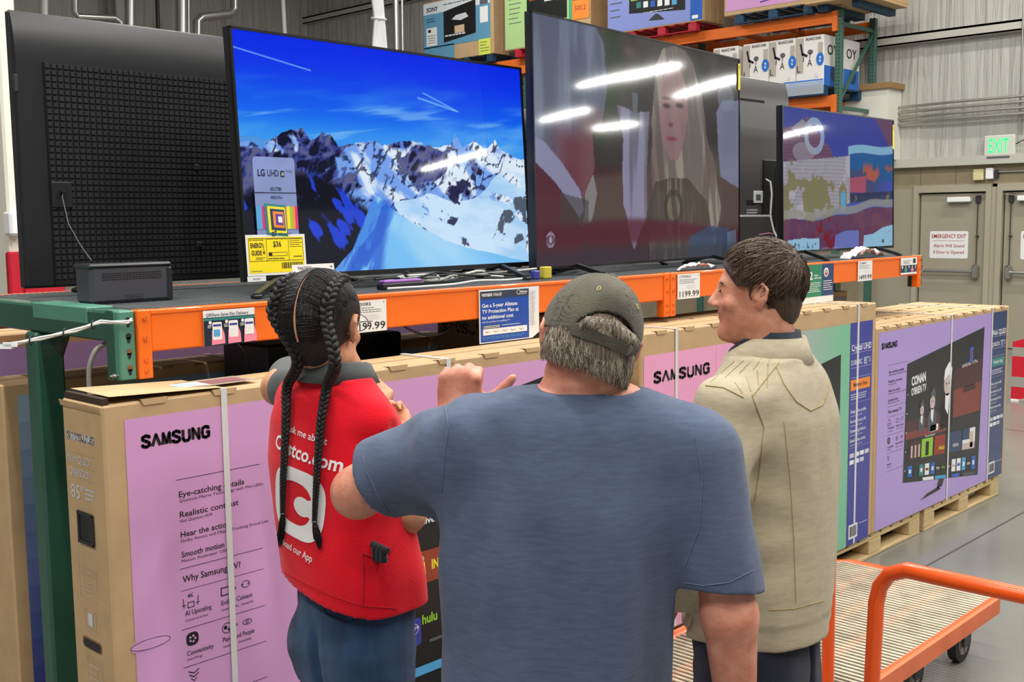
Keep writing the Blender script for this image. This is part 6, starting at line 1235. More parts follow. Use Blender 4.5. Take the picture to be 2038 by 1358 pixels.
mb = MB(); c = M.W(Cc+CA.T@V(0, 0, .113)); mb.tube([c-V(0, 0, .006), c, c+V(0, 0, .004)], [.011, .010, .003], 'cap_cloth', 12); mb.build('top_button', capo)
for a, z in ((-.55, .075), (.62, .07)): 
    mb = MB(); mb.tube([cap_pt(a+.035*math.cos(t), z+.0045*math.sin(t), 1.01) for t in np.linspace(0, 6.28, 11)[:-1]], .0013, 'stitch', 5, closed=True); mb.build('eyelet', capo)
mb = MB(); n = 18; vs = []
for k in range(n+1):
    a = -1.05+2.1*k/n; x = math.sin(a)*.082; y = math.cos(a)*.10; ext = .075*math.cos(a*.75)**.8; drp = -.020*(x/.088)**2-.005
    for j, t in enumerate((0, .5, 1.)):
        for dz in (0, -.0035): vs.append(M.W(Cc+CA.T@V(x*(1+.05*t), y+ext*t, -.012+drp*t*1.6+dz)))
fs = []
for k in range(n):
    for j in range(2): o = k*6+j*2; fs += [(o, o+2, o+8, o+6), (o+1, o+7, o+9, o+3)]
    o = k*6; fs += [(o+4, o+5, o+11, o+10)]
mb.add(vs, fs, 'cap_cloth', True); mb.build('visor', capo)
# grey hair
def ell_pt(per, c, A, dirn, rad, off, cen=(0, -.012, .036)):
    dn = V(*dirn)/np.linalg.norm(dirn); k = 1/np.linalg.norm(dn/V(*rad)); return per.W(c+A.T@(V(*cen)+dn*(k+off)))
hr_ = random.Random(11)
def m_hairvol(p):
    q = hq(p, Hc, HA); o = smin(ell(q, (0, -.014, .030), (.080, .100, .090)), cone(q, (0, -.060, -.02), (0, -.058, -.05), .052, .046), .04); o = o-.003*n3(p, (60, 60, 14), 5)
    o = np.maximum(o, q[:, 1]-.012-.35*np.abs(q[:, 2])*(q[:, 2] < 0)*0-.0); o = np.maximum(o, -(q[:, 2]+.034)+.006*np.sin(q[:, 0]*60)); o = np.maximum(o, -ell(q, (.088, .0, .0), (.022, .026, .042))); o = np.maximum(o, -ell(q, (-.088, .0, .0), (.022, .026, .042))); return np.maximum(o, q[:, 2]-.060)
ho, hv, hf = add_mesh('hair', M, m_hairvol, tuple(Hc-.17), tuple(Hc+.15), .005, 'hair_grey_dark', man, 'straight grey hair below the cap', 1)
P_ = []
for i in range(2600):
    a = hr_.uniform(-1.75, 1.75); z0 = hr_.uniform(-.010, .022)-.012*math.sin(a); zl_ = -.040+hr_.uniform(-.018, .012)-.016*math.sin(a); sw = hr_.uniform(-.10, .22); pts = []; lift = hr_.uniform(.0, .007)
    if abs(a) > 1.25: zl_ = max(zl_, -.030-hr_.random()*.02)
    for k in range(8):
        t = k/7; z = z0+(zl_-z0)*t; aa = a+sw*t*t+.03*math.sin(t*5+i); rr_ = .100-.020*max(0, -z/.08)**1.3; k2 = (.088 if True else 0)
        pts.append(M.W(Hc+HA.T@V(math.sin(aa)*(.081-.010*max(0, -z/.08)), -.014-math.cos(aa)*(.099-.006*max(0, -z/.08)), z)+HA.T@V(math.sin(aa), -math.cos(aa), 0)*(lift*t+.002)))
    P_.append(pts)
mb = MB(); strands(mb, P_[:1500], .0011, 'hair_grey'); strands(mb, P_[1500:], .0011, 'hair_grey_dark')
Q_ = []
for i in range(420):   # tuft in the opening of the cap
    x = hr_.uniform(-.048, .048); z0 = .036-abs(x)*.35; pts = []; sw = hr_.uniform(-.012, .02)
    for k in range(6): t = k/5; pts.append(M.W(Cc+CA.T@V(x+sw*t, -.1015-.007*math.sin(t*2.6)-hr_.random()*.001+.05*x*x, z0-(z0-.004+hr_.random()*.010)*t)))
    Q_.append(pts)
strands(mb, Q_[:250], .0011, 'hair_grey'); strands(mb, Q_[250:], .0011, 'hair_grey_dark'); WORG[ho.name] = M.o; mb.build('strands', ho)
# ---------------------------------------------------------------- woman in the red vest
Wm = Person(672, 2.45, 40); wo = thing('person', 'woman seen from behind in a red vest with two long black braids', 'person', tuple(Wm.o)); L = Wm.L
hcW = L(641, 652, 2.42); WA = head_axes(19, 2, 4)@Wm.A.T
cB = L(660, 900, 2.45)[0]; cH = L(668, 1160, 2.45)[0]; zS = L(650, 775, 2.45)[2]
WT = [(zS+.03, cB-.005, -.01, .085, .055), (zS, cB-.005, -.015, .120, .066), (zS-.06, cB-.004, -.010, .156, .096), (zS-.16, cB-.005, 0, .165, .122), (zS-.28, cB-.0, 0, .156, .118), (zS-.40, cH, .0, .162, .124), (zS-.50, cH, .0, .168, .130), (zS-.60, cH, .0, .168, .130)]
slW, elW, wlW = L(556, 772, 2.58), L(588, 738, 2.82), L(722, 752, 2.70); srW, erW, wrW = L(752, 856, 2.46), L(812, 1026, 2.44), L(800, 872, 2.55)
def frame3(y, x): y = y/np.linalg.norm(y); x = x-y*(x@y); x = x/np.linalg.norm(x); return (x, y, np.cross(x, y))
hl1 = frame3(L(782, 812, 2.66)-L(735, 765, 2.69), L(735, 800, 2.62)-L(770, 765, 2.70)); hr1 = frame3(L(786, 842, 2.60)-L(800, 885, 2.55), L(770, 850, 2.58)-L(800, 850, 2.56))
def w_skin(p):
    d = head_field(hq(p, hcW, WA), .97); nb = V(cB, .0, zS+.02); d = smin(d, cone(p, hcW+WA.T@V(0, -.012, -.045), nb+V(0, .0, .02), .048, .053), .02); d = smin(d, ell(p, nb+V(0, -.01, -.03), (.085, .05, .035)), .03)
    a = smin(cone(p, slW, elW, .044, .037), cone(p, elW, wlW, .039, .025), .015); b = smin(cone(p, srW, erW, .046, .038), cone(p, erW, wrW, .038, .025), .015); d = smin(d, np.minimum(a, b), .02)
    d = smin(d, tube_field(p, [(z, x, y, u*.70, v*.64) for z, x, y, u, v in WT]), .02)
    d = smin(d, hand_field(p, wlW, hl1, (38, 46, 60, 66), (.25, .5), .95, spread=.03), .012); return smin(d, hand_field(p, wrW, hr1, (50, 60, 70, 75), (.4, .4), .92), .012)
add_mesh('body', Wm, w_skin, (-.32, -.30, .95), (.36, .62, 1.76), .0052, 'skin_w', wo, 'bare skin of head, neck, arms and hands')
def w_polo(p):
    d = tube_field(p, [(z, x, y, u*.92, v*.90) for z, x, y, u, v in WT]); ul = (elW-slW)/np.linalg.norm(elW-slW); ur = (erW-srW)/np.linalg.norm(erW-srW)
    d = smin(d, cone(p, slW+V(.03, 0, 0), slW+ul*.15, .048, .052), .04); d = smin(d, cone(p, srW-V(.03, 0, 0), srW+ur*.12, .048, .052), .04); nb = V(cB, .0, zS+.02)
    d = smin(d, cone(p, nb+V(0, .0, -.03), nb+V(-.002, .006, .048), .070, .060), .02); d = d-.003*n3(p, (12, 12, 12), 3); inner = d+.010
    d = np.maximum(d, -cone(p, nb+V(0, .010, .02), nb+V(0, .016, .14), .057, .074)); d = np.maximum(d, np.where(p[:, 0] < -.1, (p-slW-ul*.16)@ul, -1)); d = np.maximum(d, np.where((p[:, 0] > .12) & ((p-srW)@ur > .02), (p-srW-ur*.088)@ur, -1)); d = np.maximum(d, zS-.40-p[:, 2]); return smax(d, -inner, .002)
add_mesh('polo_shirt', Wm, w_polo, (-.33, -.26, zS-.5), (.36, .45, zS+.12), .0052, 'grey_polo', wo, 'dark grey collared shirt', 1)
def w_vest(p):
    d = tube_field(p, [(z, x, y, u+.004, v+.006) for z, x, y, u, v in WT], 2.5); sp = [V(cB-.150, .005, zS-.02), V(cB+.128, -.02, zS-.050)]
    d = smin(d, cone(p, sp[0], sp[1], .048, .042), .04); w = .004*n3(p, (6, 6, 4), 21)+.0035*n3(p, (14, 14, 6), 22)+.005*np.sin(p[:, 0]*30+4*n3(p, (3, 3, 2), 23))*np.clip((zS-.25-p[:, 2])*3, 0, 1); d = d-w; inner = d+.009
    nb = V(cB, .0, zS+.02); d = np.maximum(d, -cone(p, nb+V(0, .012, -.045), nb+V(0, .012, .12), .077, .084))
    for s, x_, r in ((-1, .200, .068), (1, .226, .062)): d = np.maximum(d, -(cone(p, V(cB+s*x_, .01, zS-.075), V(cB+s*(x_+.1), .01, zS-.10), r, r+.02)))
    hem = zS-.430-.040*np.clip(p[:, 0]/.18, -1, 1); d = np.maximum(d, hem-p[:, 2]); d = np.maximum(d, np.where((p[:, 1] > .05) & (np.abs(p[:, 0]-cB) < .012), .01, -1)); return smax(d, -inner, .002)
vo, vv, vf = add_mesh('vest', Wm, w_vest, (-.28, -.24, zS-.52), (.30, .24, zS+.08), .0048, 'vest', wo, 'bright red sleeveless vest', 1)
VB = bvh(vv, vf); WORG[vo.name] = Wm.o
c_ = cH+.012; jeans(Wm, 'jeans', zS-.36, [(zS-.66, c_, -.005, .138, .110), (zS-.56, c_, -.01, .144, .116), (zS-.46, c_, 0, .140, .110), (zS-.38, c_, 0, .134, .104)], [(V(c_-.070, -.01, .80), V(c_-.09, .03, .47), V(c_-.09, -.01, .06), .078, .058, .048), (V(c_+.070, -.01, .80), V(c_+.09, .0, .47), V(c_+.09, -.03, .06), .078, .058, .048)], 'denim', wo, .0065); shoes(Wm, ((c_-.09, 0), (c_+.09, -.02)), wo)
jo = [c for c in wo.children if c.name.startswith('jeans')][0]; JB = bvh([jo.matrix_world @ v.co + Vector(Wm.o) for v in jo.data.vertices], [p.vertices for p in jo.data.polygons]); WORG[jo.name] = Wm.o
seam('pocket_stitch', JB, [(642, 1200), (650, 1222), (690, 1240), (728, 1228)], jo, 'denim_dark', .001)
for pts in ([(520, 800), (519, 900), (530, 1000), (542, 1090), (548, 1128)],): seam('side_seam', VB, pts, vo, mat('vest_dark', (170, 10, 28), .8), .0012)
seam('hem_stitch', VB, [(552, 1132), (600, 1158), (660, 1186), (720, 1206), (790, 1212)], vo, 'vest_dark', .001); seam('pocket_edge', VB, [(722, 1102), (724, 1150), (722, 1208)], vo, 'vest_dark', .0014); seam('pocket_edge', VB, [(722, 1102), (748, 1112), (775, 1100), (783, 1085)], vo, 'vest_dark', .0018)
# print on the back, laid onto the cloth
def decal(name, B, parent, per, items, m, P0, P1, off=.0018, down=None):
    """items drawn in px-free metres on the plane through P0 (origin) with right vector to P1, then dropped on the cloth"""
    mb = MB(); o = P0; u = P1-P0; u /= np.linalg.norm(u); back = -per.f; v = down if down is not None else np.cross(back, u)*-1; v = v-u*(v@u); v /= np.linalg.norm(v)
    if v[2] < 0: v = -v
    n = np.cross(u, v); n = n if n@per.f < 0 else -n; tmp = MB(); F = Face2D(tmp, o, u, v); items(F, m); bm = bmesh.new(); me = bpy.data.meshes.new('t'); me.from_pydata(tmp.v, [], tmp.f); bm.from_mesh(me); bmesh.ops.triangulate(bm, faces=bm.faces)
    for _ in range(2):
        es = [e for e in bm.edges if e.calc_length() > .012]
        if es: bmesh.ops.subdivide_edges(bm, edges=es, cuts=1); bmesh.ops.triangulate(bm, faces=bm.faces)
    vs = []; 
    for q in bm.verts:
        c = V(*q.co); h, nn = drop(B, c+n*.4, -n); vs.append(h+n*off if h is not None else c)
    bm.verts.index_update(); fs = [[x.index for x in f.verts] for f in bm.faces]; bm.free(); bpy.data.meshes.remove(me); mb.add(vs, fs, m); return mb.build(name, parent)
mat('print_white', (236, 232, 230), .6)
def vest_print(F, m):
    F.text('Ask me about', .035, .262, .015, m, .125, .012); F.text('Costco.com', .0, .214, .030, m, .205, .022)
    out = []; inn = []
    def sup(cx, cy, a, b, ex, a0, a1, n=30): return [(cx+a*abs(math.cos(t))**ex*(1 if math.cos(t) > 0 else -1), cy+b*abs(math.sin(t))**ex*(1 if math.sin(t) > 0 else -1)) for t in np.linspace(a0, a1, n)]
    A_ = sup(.100, .115, .082, .078, .62, 0, 2*math.pi, 41); B_ = [(.100+x*1., .115+y*1.) for x, y in [(q[0]-.100, q[1]-.115) for q in sup(.094, .115, .052, .048, .8, 0, 2*math.pi, 41)]]
    for k in range(40): F.poly([B_[k], A_[k], A_[k+1], B_[k+1]], m)
    F.circ(.118, .113, .028, m, 20, ry=.022); F.poly([(.128, .130), (.15, .138), (.158, .088), (.130, .098)], m)
    F.text('Download our App', .012, .004, .0155, m, .155, .012)
pc = px_drop(VB, 592, 1000, 0); ud = Wm.r+V(0, 0, -.16); ud /= np.linalg.norm(ud); vd = V(0, 0, 1)-ud*ud[2]; vd /= np.linalg.norm(vd); p0 = pc-ud*.10-vd*.118
decal('back_print', VB, vo, Wm, vest_print, 'print_white', p0, p0+ud)
# gloves in the pocket
g0 = px_drop(VB, 750, 1098, .008); mb = MB()
for k in range(4): a = g0+Wm.r*(-.020+.012*k); mb.tube([a-V(0, 0, .02), a+V(0, 0, .006), a+V(0, 0, .014-.002*k)+Wm.r*.006, a+V(0, 0, .006)+Wm.r*.014], [.009, .0085, .008, .006], 'glove', 8)
mb.build('gloves', None, 'dark gloves stuffed into the pocket of the red vest', 'gloves')
# collar flap
mb = MB(); nbw = Wm.W(V(cB, .008, zS+.02)); vs = []; n = 26
for k in range(n+1):
    a = math.radians(-125+250*k/n); dr = -Wm.f*math.cos(a)+Wm.r*math.sin(a)
    for r_, z in ((.060, .050), (.072, .046), (.092, .004), (.084, .003)): vs.append(nbw+dr*(r_+.010*math.cos(a))+V(0, 0, z-.014*abs(math.sin(a/2))**2))
fs = [(k*4+j, k*4+(j+1) % 4, k*4+4+(j+1) % 4, k*4+4+j) for k in range(n) for j in range(4)]
mb.add(vs, fs, 'grey_polo', True); mb.build('collar', [c for c in wo.children if c.name.startswith('polo')][0] if WORG.setdefault([c for c in wo.children if c.name.startswith('polo')][0].name, Wm.o) is not None else None)
# black hair drawn to two braids
def w_hair(p):
    q = hq(p, hcW, WA); o = smin(ell(q, (0, -.014, .034), (.083, .106, .094)), ell(q, (0, -.046, -.034), (.050, .034, .05)), .03); part = np.exp(-(q[:, 0]/.0035)**2)*(q[:, 1] < .06); o = o+.0035*part
    o = np.maximum(o, q[:, 1]-.052-.5*np.clip(q[:, 2]-.02, -.1, .08)+.30*np.clip(-q[:, 2], 0, .1)); o = np.maximum(o, -ell(q, (.090, -.002, -.002), (.026, .026, .040))); return np.maximum(o, -ell(q, (-.090, -.002, -.002), (.026, .026, .040)))
ho, hv, hf = add_mesh('hair', Wm, w_hair, tuple(hcW-.16), tuple(hcW+.16), .0045, 'hair_black', wo, 'black hair parted in the middle', 1); WORG[ho.name] = Wm.o
def dpt(phi, beta, off=.0): # phi 90 = crown, 180 = straight back, 205 = nape
    ph = math.radians(phi); b = math.radians(beta); return ell_pt(Wm, hcW, WA, (math.sin(b), math.cos(ph)*math.cos(b), math.sin(ph)*math.cos(b)), (.083, .106, .094), off, (0, -.014, .034))
P_ = []
for i in range(1900):
    s = hr_.choice((-1, 1)); ph = hr_.uniform(55, 228); bb = 40 if s > 0 else 38; e = hr_.uniform(8, 20); arch = hr_.uniform(.4, 1.4)*.002; pts = []; of = hr_.uniform(.0, .0012)
    for k in range(9): t = k/8; pts.append(dpt(ph+e*t*t*(1 if ph < 180 else -.3), s*(1.2+(bb-1)*t), of+arch*math.sin(3.1*t)))
    P_.append(pts)
for i in range(700):   # from the hairline at the side back to the braid
    s = hr_.choice((-1, 1)); ph = hr_.uniform(60, 190); pts = []; of = hr_.uniform(0, .001)
    for k in range(7): t = k/6; pts.append(dpt(ph+14*t, s*(68-29*t) if ph < 150 else s*(60-21*t), of))
    P_.append(pts)
mb = MB(); strands(mb, P_, .0008, 'hair_black'); mb.build('strands', ho)
mb = MB(); mb.tube([dpt(p_, 0, -.0030 if p_ < 165 else -.0030+.009*(p_-165)/50) for p_ in range(60, 216, 5)], .0024, 'skin_w', 6); mb.build('parting', ho, label='pale line of scalp')
def spline(P_, n):
    P_ = [V(*p) for p in P_]; out = []
    for i in range(len(P_)-1):
        p0, p1, p2, p3 = P_[max(i-1, 0)], P_[i], P_[i+1], P_[min(i+2, len(P_)-1)]
        for k in range(n): s = k/n; out.append(.5*((2*p1)+(-p0+p2)*s+(2*p0-5*p1+4*p2-p3)*s*s+(-p0+3*p1-3*p2+p3)*s**3))
    out.append(P_[-1]); return np.array(out)
def braid(pts, w0, w1, nx):
    c = spline(pts, 24); seg = np.linalg.norm(np.diff(c, axis=0), axis=1); S = np.concatenate([[0], np.cumsum(seg)]); Lt = S[-1]; N = 420; s = np.linspace(0, Lt, N); c = np.stack([np.interp(s, S, c[:, k]) for k in range(3)], 1)
    t = np.gradient(c, axis=0); t /= np.linalg.norm(t, axis=1)[:, None]; vw = c-V(0, 0, CH); out = vw/np.linalg.norm(vw, axis=1)[:, None]; sd = np.cross(t, out); sd /= np.linalg.norm(sd, axis=1)[:, None]; nr = np.cross(sd, t)
    mb = MB(); w = np.interp(s/Lt, [0, .12, .35, 1], [w0*.55, w0, w0, w1]); ph = np.cumsum(1/(w*1.9))*(Lt/N)*2*math.pi/ (1.55)
    for j in range(3):
        a = ph+j*2*math.pi/3; P_ = c+sd*(w*.56*np.sin(a))[:, None]+nr*(w*.30*np.sin(2*a))[:, None]; mb.tube(list(P_), list(w*.42), 'hair_black', 9)
    return mb, c
def on_back(px, py, off): return px_drop(VB, px, py, off)
bl = [dpt(75, -36, .004), dpt(100, -38, .006), dpt(130, -39, .007), dpt(160, -40, .007), dpt(188, -40, .008), at(592, 715, 2.36)]
bl += [on_back(586, 775, .020), on_back(581, 830, .016), on_back(577, 900, .014), on_back(572, 960, .012), on_back(570, 1022, .010)]
br = [dpt(72, 34, .004), dpt(98, 37, .006), dpt(125, 38, .007), dpt(155, 38, .007), dpt(185, 36, .008), at(667, 722, 2.28)]
br += [on_back(661, 775, .022), on_back(650, 830, .018), on_back(642, 900, .015), on_back(636, 970, .012), on_back(632, 1038, .010)]
for B_, tail in ((bl, (562, 1085)), (br, (640, 1090))):
    B_ = [b for b in B_ if b is not None]; mb, c = braid(B_, .0150, .0060, 0); mb.build('braid', ho, label='long tight black braid'); e = c[-1]; mb = MB(); mb.tube([e+.0045*(math.cos(a)*R0+math.sin(a)*F0)+V(0, 0, .002) for a in np.linspace(0, 6.28, 9)[:-1]], .002, 'grey_ink', 5, closed=True); mb.build('hair_band', ho)
    tp = on_back(tail[0], tail[1], .006); P_ = []
    for i in range(60): j = V(hr_.uniform(-1, 1), hr_.uniform(-1, 1), 0); P_.append([e+j*.003, e*.7+tp*.3+j*.006+V(0, 0, -.002), e*.35+tp*.65+j*.007, tp+j*.003+V(0, 0, hr_.uniform(-.006, .01))])
    mb = MB(); strands(mb, P_, .0012, 'hair_black'); mb.build('braid_tail', ho)
# glasses
mb = MB(); 
for s in (1, -1): mb.tube([Wm.W(hcW+WA.T@V(s*.076, -.008, .012)), Wm.W(hcW+WA.T@V(s*.079, .03, .016)), Wm.W(hcW+WA.T@V(s*.074, .095, .016))], .0014, 'grey_ink', 6)
for s in (1, -1): mb.tube([Wm.W(hcW+WA.T@V(s*.034+.026*math.cos(t), .104, .010+.019*math.sin(t))) for t in np.linspace(0, 6.28, 17)[:-1]], .0012, 'grey_ink', 5, closed=True)
mb.build('glasses', wo)
mb = MB(); q = Wm.W(hcW+WA.T@V(.083, -.004, -.020)); mb.tube([q, q+V(0, 0, -.004)], .002, 'screw', 6); mb.build('earring', wo)
# white scrap in her fingers
c_ = at(789, 822, 2.60); mb = MB(); P_ = [c_+cR*x+cU*y+cF*z for x, y, z in ((-.008, -.014, 0), (.010, -.010, .004), (.016, .012, 0), (.020, .016, .006), (.006, .010, .008), (-.002, .0, .004), (.012, .002, -.004))]
mb.add(P_, [(0, 1, 2, 5), (5, 2, 3, 4), (0, 6, 2, 5), (0, 5, 2, 1), (4, 3, 2, 5)], 'crumple'); mb.tube([P_[0], P_[5], P_[4]], [.004, .006, .003], 'crumple', 6); mb.build('paper_scrap', None, 'small white scrap of paper held in the fingers of the woman with braids', 'paper')
# ---------------------------------------------------------------- man in the beige jacket
J = Person(1510, 2.62, -56); jm = thing('person', 'man in a beige jacket with short brown hair looking left at the televisions', 'person', tuple(J.o)); L = J.L
hcJ = L(1506, 586, 2.60); JS = .93; JA = head_axes(-80, 0, 0)@J.A.T
zJ = L(1560, 715, 2.62)[2]; cJ = L(1560, 830, 2.62)
def lx(py, xl, xr): return J.span(py, xl, xr)
ca, sa = math.cos(math.radians(56)), math.sin(math.radians(56))
bc = J.A@(at(1533, 900, 2.64)-J.o); bx, by = bc[0], bc[1]
bw = J.A@(at(1507, 1200, 2.64)-J.o)
JT = [(zJ+.01, bx, by, .12, .085), (zJ-.04, bx, by, .185, .115), (zJ-.13, bx, by, .212, .142), (zJ-.28, bx, by, .205, .150), (zJ-.45, (bx+bw[0])/2, (by+bw[1])/2, .195, .158), (zJ-.60, bw[0], bw[1], .198, .165), (zJ-.74, bw[0], bw[1], .200, .168)]
slJ, elJ, wlJ = L(1437, 818, 2.44), L(1420, 1060, 2.40), L(1335, 1190, 2.60); srJ = J.A@(J.W(slJ)-J.o); srJ = V(2*bx-slJ[0], slJ[1], slJ[2]); erJ = srJ+V(.02, .02, -.28); wrJ = erJ+V(-.12, .22, -.06)
def j_skin(p):
    d = head_field(hq(p, hcJ, JA), JS); nb = V(bx, by+.01, zJ+.02); d = smin(d, cone(p, hcJ+JA.T@V(0, -.02, -.045), nb, .062, .068), .025); d = smin(d, tube_field(p, [(z, x, y, u*.78, v*.76) for z, x, y, u, v in JT]), .03)
    d = smin(d, cone(p, elJ, wlJ, .036, .028), .02); d = smin(d, cone(p, erJ, wrJ, .036, .028), .02)
    a = frame3(wlJ-elJ, V(0, .3, 1)); b = frame3(wrJ-erJ, V(0, .3, 1)); d = smin(d, hand_field(p, wlJ, a, 40, (.5, .3)), .012); return smin(d, hand_field(p, wrJ, b, 40, (.5, .3)), .012)
add_mesh('body', J, j_skin, (-.36, -.24, .85), (.36, .58, 1.86), .0055, 'skin_j', jm, 'bare skin of head, neck and hands')
def j_jacket(p):
    d = tube_field(p, JT, 2.4); d = smin(d, cone(p, slJ+V(.02, 0, -.005), elJ, .076, .064), .045); d = smin(d, cone(p, elJ, elJ+(wlJ-elJ)*.85, .064, .050), .02); d = smin(d, cone(p, srJ-V(.02, 0, .005), erJ, .076, .062), .045); d = smin(d, cone(p, erJ, erJ+(wrJ-erJ)*.85, .062, .048), .02)
    nb = V(bx, by+.01, zJ+.0); d = smin(d, ell(p, nb+V(0, 0, -.045), (.165, .082, .055)), .04)
    w = .004*n3(p, (7, 7, 5), 31)+.003*n3(p, (18, 18, 8), 32)+.006*np.sin(p[:, 0]*26+p[:, 1]*20+5*n3(p, (3, 3, 1.5), 33))*np.clip((zJ-.15-p[:, 2])*2.5, 0, 1); w += .004*np.sin((p-slJ)@V(.1, .2, -1)*60+6*n3(p, (5, 5, 5), 34))*np.exp(-((p[:, 0]-slJ[0])/.07)**2)
    d = d-w; hemz = zJ-.632; band = np.clip((hemz+.055-p[:, 2])/.006, 0, 1); d = d+.004*band*(p[:, 2] > hemz-.02); d = d+.003*np.exp(-((p[:, 2]-hemz-.055)/.003)**2); inner = d+.010
    d = np.maximum(d, -cone(p, nb+V(0, .014, -.03), nb+V(0, .02, .12), .076, .084)); d = np.maximum(d, hemz-p[:, 2]); return smax(d, -inner, .002)
jo_, jv, jf = add_mesh('jacket', J, j_jacket, (-.38, -.26, zJ-.70), (.38, .50, zJ+.09), .0052, 'jacket', jm, 'beige cotton jacket with contrast stitching', 1); WORG[jo_.name] = J.o; KB = bvh(jv, jf)
jeans(J, 'jeans', zJ-.60, [(zJ-.80, bw[0], bw[1]-.005, .180, .14), (zJ-.68, bw[0], bw[1], .176, .140), (zJ-.60, bw[0], bw[1], .172, .135)], [(V(bw[0]-.095, bw[1], .82), V(bw[0]-.10, bw[1]+.02, .48), V(bw[0]-.11, bw[1], .06), .10, .068, .055), (V(bw[0]+.095, bw[1], .82), V(bw[0]+.10, bw[1]+.02, .48), V(bw[0]+.11, bw[1], .06), .10, .068, .055)], 'denim_dark', jm); shoes(J, ((bw[0]-.11, bw[1]), (bw[0]+.11, bw[1])), jm)
def ring_collar(name, par, c, rows, m, a0=-180, a1=180, n=34, fr=None):
    mb = MB(); vs = []; k_ = len(rows)
    for k in range(n+1):
        a = math.radians(a0+(a1-a0)*k/n); dr = -J.f*math.cos(a)+J.r*math.sin(a); front = max(0, -math.cos(a))
        for r_, z in rows: vs.append(c+dr*(r_+.012*abs(math.cos(a))+.012*front)+V(0, 0, z-.055*front**1.3))
    mb.add(vs, [(k*k_+j, k*k_+(j+1) % k_, (k+1)*k_+(j+1) % k_, (k+1)*k_+j) for k in range(n) for j in range(k_)], m, True); mb.build(name, par)
nbJ = J.W(V(bx, by+.012, zJ+.0)); WORG[jo_.name] = J.o
ring_collar('inner_collar', jo_, nbJ, ((.062, -.02), (.058, .066), (.066, .070), (.078, .0)), 'navy_fleece'); ring_collar('collar', jo_, nbJ, ((.072, -.01), (.068, .054), (.078, .056), (.098, -.002), (.090, -.010)), 'jacket', -158, 158)
for i, pts in enumerate(([(1562, 700), (1548, 725), (1520, 760), (1497, 788)], [(1480, 792), (1440, 772), (1405, 768)], [(1497, 790), (1520, 850), (1512, 930), (1502, 1000)], [(1545, 730), (1560, 765), (1585, 800), (1612, 818), (1636, 806), (1648, 775), (1650, 740)], [(1408, 815), (1400, 870), (1385, 930), (1378, 990)], [(1530, 1215), (1580, 1212), (1640, 1196)], [(1560, 840), (1572, 950), (1580, 1080), (1584, 1200)])):
    seam('stitch_line', KB, pts, jo_, 'stitch', .0016 if i < 5 else .0011)
for k in range(9): seam('quilting_line', KB, [(1452+k*11, 768-k*6), (1470+k*8, 786-k*2)], jo_, 'stitch', .0007) if k % 2 else seam('quilting_line', KB, [(1415+k*14, 760-k*4), (1462+k*9, 720-k*1)], jo_, 'stitch', .0007)
# brown hair
def j_hair(p):
    q = hq(p, hcJ, JA)/.95; o = smin(ell(q, (0, -.014, .038), (.085, .108, .098)), ell(q, (0, -.060, -.030), (.060, .042, .058)), .035); o = o-.0035*n3(p, (34, 34, 34), 41)-.002*n3(p, (80, 80, 80), 42)
    lim = .066+.62*np.clip(q[:, 2]-.045, -.2, .05)-.10*np.clip(.045-q[:, 2], 0, .2); lim = np.where(q[:, 2] < .02, .022-.55*np.clip(.0-q[:, 2], 0, .1), lim); o = np.maximum(o, (q[:, 1]-lim)*.9)
    for s in (1, -1): o = np.maximum(o, -ell(q, (s*.090, .0, -.004), (.028, .024, .036)))
    return np.maximum(o, -(q[:, 2]+.078))*.95
ho, hv, hf = add_mesh('hair', J, j_hair, tuple(hcJ-.17), tuple(hcJ+.18), .0045, 'hair_brown', jm, 'short brown hair combed back', 1); WORG[ho.name] = J.o
P_ = []
def jpt(d_, off): return ell_pt(J, hcJ, JA, d_, (.0815, .1035, .094), off, (0, -.0133, .036))
crown = V(-.25, -.72, .52); crown /= np.linalg.norm(crown)
for i in range(3400):
    dr = V(hr_.gauss(0, 1), hr_.gauss(0, 1), hr_.gauss(0, 1)); dr /= np.linalg.norm(dr); q = dr*V(.086, .109, .099)+V(0, -.014, .038)
    if q[2] < -.045 or q[1] > (.062+.5*(q[2]-.045) if q[2] > .03 else .012-.3*max(0, -q[2])): continue
    if abs(q[0]) > .055 and abs(q[1]) < .026 and q[2] < .030: continue
    tn = dr-crown*(dr@crown); tn -= dr*(tn@dr); tn /= np.linalg.norm(tn)+1e-6; sw = np.cross(dr, tn)*hr_.uniform(-.3, .5); Ln = hr_.uniform(.22, .42); pts = []; of = hr_.uniform(.0, .004)
    if q[2] < .0: tn = tn*.3+V(0, .05, -1)*.9; tn -= dr*(tn@dr)
    for k in range(6): t = k/5; x = dr+(tn*Ln+sw*.2*t)*t; pts.append(jpt(x, of+.004*t*(1-.4*t)))
    P_.append(pts)
mb = MB(); strands(mb, P_[::2], .0010, 'hair_brown'); strands(mb, P_[1::3], .0010, 'hair_brown_l'); mb.build('strands', ho)
for s in (1, -1):
    mb = MB(); c = J.W(hcJ+JA.T@V(s*.0316, .08, .0095)); P_ = []
    mb.tube([J.W(hcJ+JS*JA.T@V(s*(.031+x), .0905-abs(x)*.3, .030+.002*math.cos(x*80))) for x in np.linspace(-.018, .018, 7)], .0022, 'hair_brown', 6); mb.build('eyebrow', jm)
    mb = MB(); mb.tube([J.W(hcJ+JS*JA.T@V(s*.031, .078+.0145*math.cos(t), .010+.0145*math.sin(t)*.3)) for t in (-1.2, -.6, 0, .6, 1.2)], .0018, 'ink', 6); mb.build('eye', jm)
mb = MB(); q = at(1515, 472, 2.66); mb.tube([on_y(1508, 468, 3.40), on_y(1530, 464, 3.36), on_y(1546, 467, 3.34), on_y(1550, 472, 3.34)], .003, 'pink_p', 6); mb.build('cable', None, 'short pink cable loop on the rack just above the jacket man\'s head', 'cable')
